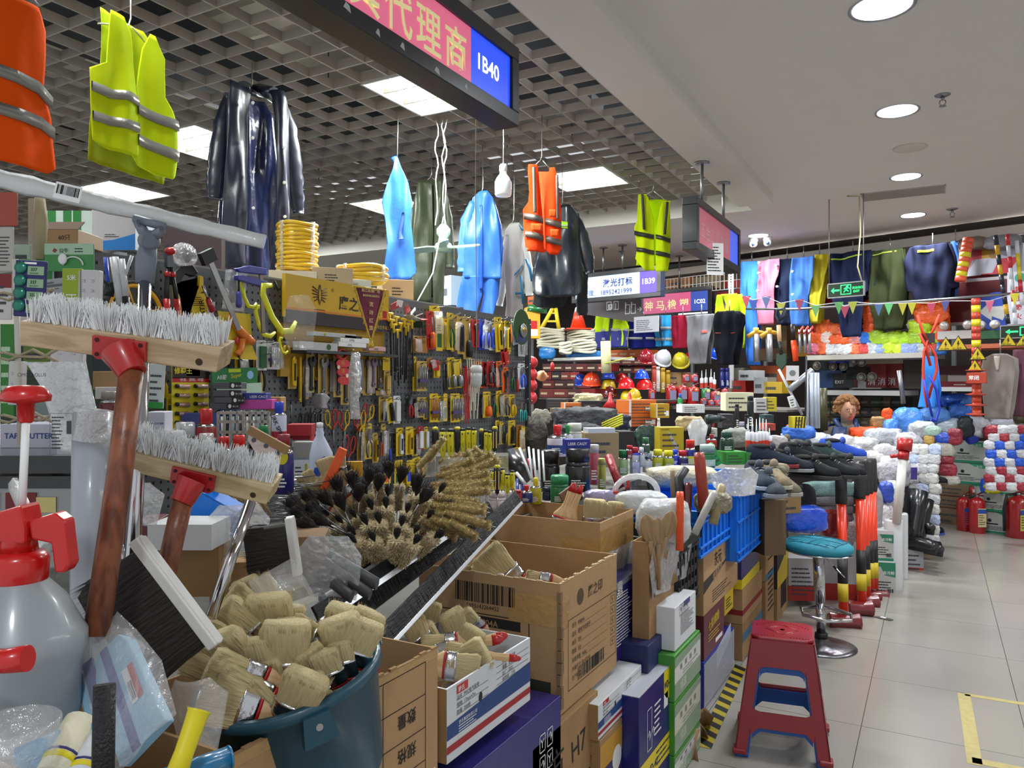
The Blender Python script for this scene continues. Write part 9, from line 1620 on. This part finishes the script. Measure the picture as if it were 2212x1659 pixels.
SH=[(1640,1052,4.0,'b',-60,'2b3440','9aa4b0','slate blue running shoe heel out beside the farther blue crate'),(1672,1050,4.05,'b',-60,'7d705a','a8a496','khaki running shoe heel out beside the blue crate'),(1690,1065,4.1,'b',-55,'6a6354','9a968c','lower khaki shoe under the upper pair'),(1660,1068,3.95,'b',-60,'3f444a','7d8288','grey shoe under the slate blue one'),(1668,1008,4.5,'s',10,'1c2230','7a1c24','navy trainer with a red sole lying sideways'),(1700,1018,4.5,'s',20,'20242c','8a8c8e','black shoe with a white tag beside the khaki pair'),(1722,1000,4.7,'s',60,'15181f','9a9a96','black laced shoe in the second row'),(1745,998,4.8,'s',70,'14161c','8a8478','second black laced shoe in the second row'),(1700,985,5.0,'s',40,'5a5444','8a8270','brown tipped boot at the back of the shoe row'),(1760,1032,4.5,'s',-15,'111215','2a2a2c','large black work boot at the front of the shoe heap'),(1800,1030,4.6,'s',-10,'131417','2c2c2e','second large black work boot on the grey towels'),(1835,1028,4.8,'s',-60,'15161a','333436','black boot next to the sledgehammer tops'),(1790,1000,5.0,'s',30,'2a3a38','6a6a66','dark teal shoe behind the black boots'),(1820,990,5.1,'s',10,'2444a0','8a8a8a','blue slipper pack behind the black boots'),(1985,1035,6.6,'s',-20,'17151a','5a3a24','black shoe with a purple box by the tall pump'),(2005,1045,6.6,'s',-10,'19181c','5a4430','second black shoe by the tall pump'),(1995,1180,6.4,'s',-30,'141418','2a2a2a','black leather shoe at the foot of the boots'),(2000,1150,6.5,'s',-30,'181a24','2a4a9a','black shoe with a blue lining above it')]
for x,y,d,k,a_,c,s_,l in SH:shoe(l,x,y,d,.29,c,a_,s_)
t,f,w,h=ab('small purple printed box in front of the black shoes',1970,1010,1982,1036,6.3,'3a2a78',.1,.02)
for i,(x0,y0,x1,y1,d)in enumerate([(1972,1190,1990,1062,6.0),(1985,1195,2002,1080,6.05),(1968,1150,1975,1060,6.2)]):
 t=T('rubber_boot',('front','middle','rear')[i]+' tall black rubber boot beside the white rolls','boot',W(x0,y0-12,d),0,'black rubber boots');q=V(W(x1,y1,d+.1))-t.location;RBm=mat('121316',.3,0,.1,20,coat=.3);O('shaft',M().mt(RBm).tube([(0,0,.03),q*.3,q*.7,q],[.045,.05,.06,.068],16,sx=.8),t);O('foot',M().mt(RBm).tube([(-.03,0,.03),(.06,-.05,.03),(.13,-.1,.025),(.16,-.12,.02)],[.045,.045,.04,.025],12),t);O('sole',M().mt(BLACK).tube([(-.03,0,.0),(.16,-.12,.0)],.035,8,sx=.4),t)
TWL=[('mint green folded towel on top of the grey towel stack',1732,1040,1848,1072,5.0,'7a9a98'),('grey folded towel in the upper middle of the stack',1734,1068,1850,1092,5.0,'6c6a6e'),('grey folded towel in the lower middle of the stack',1740,1088,1848,1110,5.0,'666468'),('grey folded towel at the bottom of the stack',1748,1106,1842,1128,5.0,'625c60')]
for l,x0,y0,x1,y1,d,c in TWL:pillow(l,x0,y0,x1,y1,d,mat(c,.95,0,.5,120,.12,20),x0,.3,'towel','towel',lump=.06,sq=.5)
pillow('bright blue cloth pack in shiny film behind the bar stool seat',1686,1092,1784,1150,4.5,mat('1f4fd0',.2,0,.8,14,.15,coat=.9),9,.4,'cloth_pack','cloth pack',lump=.1,sq=.5);pillow('dark red cloth pack beside the blue one',1775,1100,1830,1160,4.8,mat('7a141c',.4,0,.6,16,.15,coat=.3),10,.5,'cloth_pack','cloth pack');pillow('greyish clear bag behind the sledgehammer handles',1830,1040,1900,1180,5.6,mat('9a9498',.35,0,.8,14,.2,coat=.4),13,.4);pillow('dark bag under the shoe heap',1690,1045,1760,1110,4.7,mat('1a1b22',.7,0,.5),14,.5);pillow('pale bag under the towels',1760,1120,1850,1200,5.2,mat('8d7f80',.5,0,.7),15,.5);pillow('beige shoe bag above the khaki shoes',1650,1000,1702,1025,4.3,mat('7d745c',.7,0,.5),16,.5);pillow('crumpled clear bag over the sealant table right end',1650,940,1700,985,4.8,mat('a8a0a0',.3,0,.8,14,.1,coat=.5),17,.5);pillow('white netting bag behind the shoe heap',1700,955,1760,990,5.4,mat('a8acb0',.4,0,.8),18,.5)
t,f,w,h=ab('kraft base carton under the shoe heap',1660,1068,1735,1110,4.3,'8d6f48',.3,.3,lines=2);ab('tall dark carton behind the open kraft flap',1650,1080,1700,1200,4.2,'6a5338',.2,.3)
for i,(x0,y0,x1,y1,d,c,l)in enumerate([(1196,880,1330,935,5.3,'2a2a30','dark cloth heap behind the wrapped rolls'),(1136,900,1180,985,4.8,'3a3630','grey and brown rag heap at the end of the tool wall'),(1150,885,1190,915,5.6,'8a8478','pale cloth heap beside the shoe boxes'),(1300,895,1362,930,5.3,'1c2038','navy slippers with yellow stripes in a heap'),(1200,915,1300,960,4.7,'1d1f24','black cloth heap behind the red capped bottle'),(1240,850,1300,870,6.4,'a8a078','cream shoe pack above the orange shoe boxes'),(1460,900,1520,930,5.2,'a8926a','brown paper and film heap behind the knife carton'),(1560,925,1620,965,4.9,'8a8e84','grey green film heap between drill and sealants')]):pillow(l,x0,y0,x1,y1,d,mat(c,.6,0,.7,18,.25,14),int(x0)+3,.5,'cloth_heap','cloth',lump=.3)
for i in range(5):t=T('strap',ORD[i]+' yellow strap from the top in the navy slipper heap','strap',W(1300,915+i*5,5.1),0,'yellow straps');O('strap',M().mt(mat('c8c81c',.5)).tube([(0,0,0),V(W(1345,895+i*5,5.0))-t.location],.006,5),t)
# seated person
def skin(name,par,verts,edges,rad,mt,sub=2,root=0):
 me=bpy.data.meshes.new(name);me.from_pydata(verts,edges,[]);me.materials.append(mt);o=bpy.data.objects.new(name,me);COL.objects.link(o);o.parent=par
 s_=o.modifiers.new('skin','SKIN');s_.use_smooth_shade=True
 if not me.skin_vertices:me.attributes
 for i,r_ in enumerate(rad):me.skin_vertices[0].data[i].radius=r_ if isinstance(r_,tuple)else(r_,r_)
 me.skin_vertices[0].data[root].use_root=True;o.modifiers.new('sub','SUBSURF').levels=sub;o.modifiers['sub'].render_levels=sub
 return o
pd=7.35;hp=W(1828,887,pd);t=T('person','seated person with curly light brown hair in a blue vest, head bowed','person',(hp.x,hp.y,0),YAW-.1);Z=hp.z
SK=mat('b08268',.55,0,.05,60,.06,nm='skin');PT=mat('6d675c',.8,0,.3,40,.55,55,nm='patterned_blouse')
try:
 vv=[(0,.02,Z-.62),(0,.0,Z-.42),(0,-.01,Z-.22),(0,-.01,Z-.13),(0,-.035,Z-.02),(.17,.0,Z-.2),(.22,-.08,Z-.42),(.1,-.27,Z-.5),(-.17,.0,Z-.2),(-.22,-.08,Z-.42),(-.1,-.27,Z-.5),(.1,-.2,Z-.68),(-.1,-.2,Z-.68),(.1,-.42,Z-.7),(-.1,-.42,Z-.7),(.1,-.42,Z-1.05),(-.1,-.42,Z-1.05),(0,-.045,Z+.05)]
 ee=[(0,1),(1,2),(2,3),(3,4),(2,5),(5,6),(6,7),(2,8),(8,9),(9,10),(0,11),(11,13),(13,15),(0,12),(12,14),(14,16),(4,17)]
 rd=[(.15,.11),(.14,.11),(.11,.085),.05,(.07,.085),.062,.045,.03,.062,.045,.03,.085,.085,.07,.07,.045,.045,(.06,.07)]
 skin('body',t,vv,ee,rd,PT,2)
except Exception as e:
 O('body',M().mt(PT).ell((0,0,Z-.4),(.2,.12,.28)).tube([(.17,0,Z-.2),(.22,-.08,Z-.42),(.1,-.27,Z-.5)],[.06,.045,.03]).tube([(-.17,0,Z-.2),(-.22,-.08,Z-.42),(-.1,-.27,Z-.5)],[.06,.045,.03]),t)
fr_=V((0,-.045,Z));O('face',M().mt(SK).ell((0,-.05,Z),(.07,.078,.098),20,14).tube([(0,-.128,Z+.015),(0,-.142,Z-.018),(0,-.126,Z-.03)],[.007,.012,.008],8).tube([(0,-.02,Z-.08),(0,0,Z-.17)],.045,14),t)
O('mouth',M().mt(mat('8c4a44',.5)).ell((0,-.122,Z-.052),(.02,.006,.006),10,6),t)
for s_ in(-1,1):
 O('eye',M().mt(mat('241c18',.3)).ell((s_*.027,-.118,Z+.012),(.011,.006,.005),10,6),t);O('ear',M().mt(SK).ell((s_*.07,-.04,Z-.005),(.01,.018,.028),10,6),t)
 O('glasses_rim',M().mt(mat('5a4a48',.3,.5)).tube([(s_*.029+.022*math.cos(g),-.128,Z+.01+.018*math.sin(g))for g in[2*PI*j/14 for j in range(15)]],.0018,5,cap=False),t)
 hd=M().mt(SK).ell((s_*.08,-.31,Z-.52),(.035,.045,.018),12,8)
 for k,(a_,l_)in enumerate(((-.5,.045),(-.2,.06),(.0,.066),(.2,.06),(.9,.045))):hd.tube([(s_*(.08-.03*math.sin(a_)),-.34 if k<4 else-.31,Z-.52),(s_*(.08-(.03+l_*.5)*math.sin(a_)),-.34-l_*.6*math.cos(a_),Z-.525),(s_*(.08-(.03+l_*.8)*math.sin(a_)),-.34-l_*.9*math.cos(a_),Z-.545)],[.009,.008,.006],8)
 O('hand',hd,t)
HR=mat('8f6238',.75,0,.8,90,.3,40,nm='curly_hair');m=M().mt(HR);rr=random.Random(6);m.ell((0,.0,Z+.03),(.1,.1,.105),18,12,bot=-.5)
for i in range(170):
 g=rr.uniform(0,2*PI);e=rr.uniform(-.55,1.5);x,y,z=.105*math.cos(e)*math.cos(g),.105*math.cos(e)*math.sin(g),.11*math.sin(e)
 if y<-.03 and z<.035:continue
 m.ell((x,y+.0,Z+.03+z),(.022,.022,.02),6,4)
O('hair',m,t,kind='stuff');VB=mat('1d3564',.5,0,.5,12,.12,nm='blue_puffer_cloth')
for s_ in(-1,1):O('vest_front',M().mt(VB).sheet([(Z-.15,s_*.03 if s_>0 else-.15,.15 if s_>0 else-.03),(Z-.3,.05 if s_>0 else-.18,.18 if s_>0 else-.05),(Z-.5,.06 if s_>0 else-.19,.19 if s_>0 else-.06),(Z-.62,.05 if s_>0 else-.19,.19 if s_>0 else-.05)],lambda x,z:-.13+.25*x*x*4-.012*math.sin(40*z),8,.012),t)
O('vest_back',M().mt(VB).sheet([(Z-.13,-.15,.15),(Z-.3,-.19,.19),(Z-.62,-.19,.19)],lambda x,z:.12-x*x*1.5,10,.012),t);O('collar',M().mt(VB).tube([(-.07,-.06,Z-.17),(-.09,.03,Z-.1),(0,.08,Z-.08),(.09,.03,Z-.1),(.07,-.06,Z-.17)],.028,8),t)
t2=T('seat','low dark stool hidden under the seated person','stool',(hp.x,hp.y,0),YAW);t2 .name='low_stool';O('cushion',M().mt(BLACK).box(-.18,.18,-.18,.18,Z-.82,Z-.76),t2)
for s1 in(-1,1):
 for s2 in(-1,1):O('leg',M().mt(STEEL).box(s1*.15-.012,s1*.15+.012,s2*.15-.012,s2*.15+.012,0,Z-.82),t2)
for i in range(5):
 q=onZ(1500+i*9,1650-i*18,0);t=T('torn_cardboard',ORD[i]+' scrap of torn brown cardboard on the floor at the foot of the cartons','cardboard scrap',q+V((-.05,0,.0)),i*.9,'torn cardboard scraps');O('scrap',M().mt(KRAFT2).sheet([(0,-.05,.06),(.05,-.06,.04),(.1,-.02,.05)],lambda x,z:.03*math.sin(40*x)+.5*z,6,.003),t)
a=onZ(1520,1615,0);b=onZ(1600,1440,0);d_=b-a;t=T('hazard_tape','black and yellow hazard tape stuck along the floor beside the cartons','floor tape',a+V((0,0,.001)),math.atan2(d_.y,d_.x));L=d_.length
O('tape',M().mt(mat('a8941c',.5)).box(0,L,-.03,.03,0,.001),t);m=M().mt(BLACK);k=0
while k*.09<L-.06:m.prism([(k*.09,-.03),(k*.09+.045,-.03),(k*.09+.085,.03),(k*.09+.04,.03)],.001,.0015,ax='z');k+=1
O('stripes',m,t,kind='stuff')
# lettering to plain mesh
bpy.context.view_layer.update()
dg=bpy.context.evaluated_depsgraph_get()
for o in[o for o in scene.objects if o.type=='FONT']:
 me=bpy.data.meshes.new_from_object(o.evaluated_get(dg));me.name='lettering'
 n=bpy.data.objects.new(o.name,me);n.parent=o.parent;n.matrix_local=o.matrix_local.copy();nm=o.name
 bpy.data.objects.remove(o);n.name=nm;COL.objects.link(n)
for p in[o for o in scene.objects if o.location.z<-4 and o.parent is None]:
 for c in list(p.children_recursive):bpy.data.objects.remove(c)
 bpy.data.objects.remove(p)
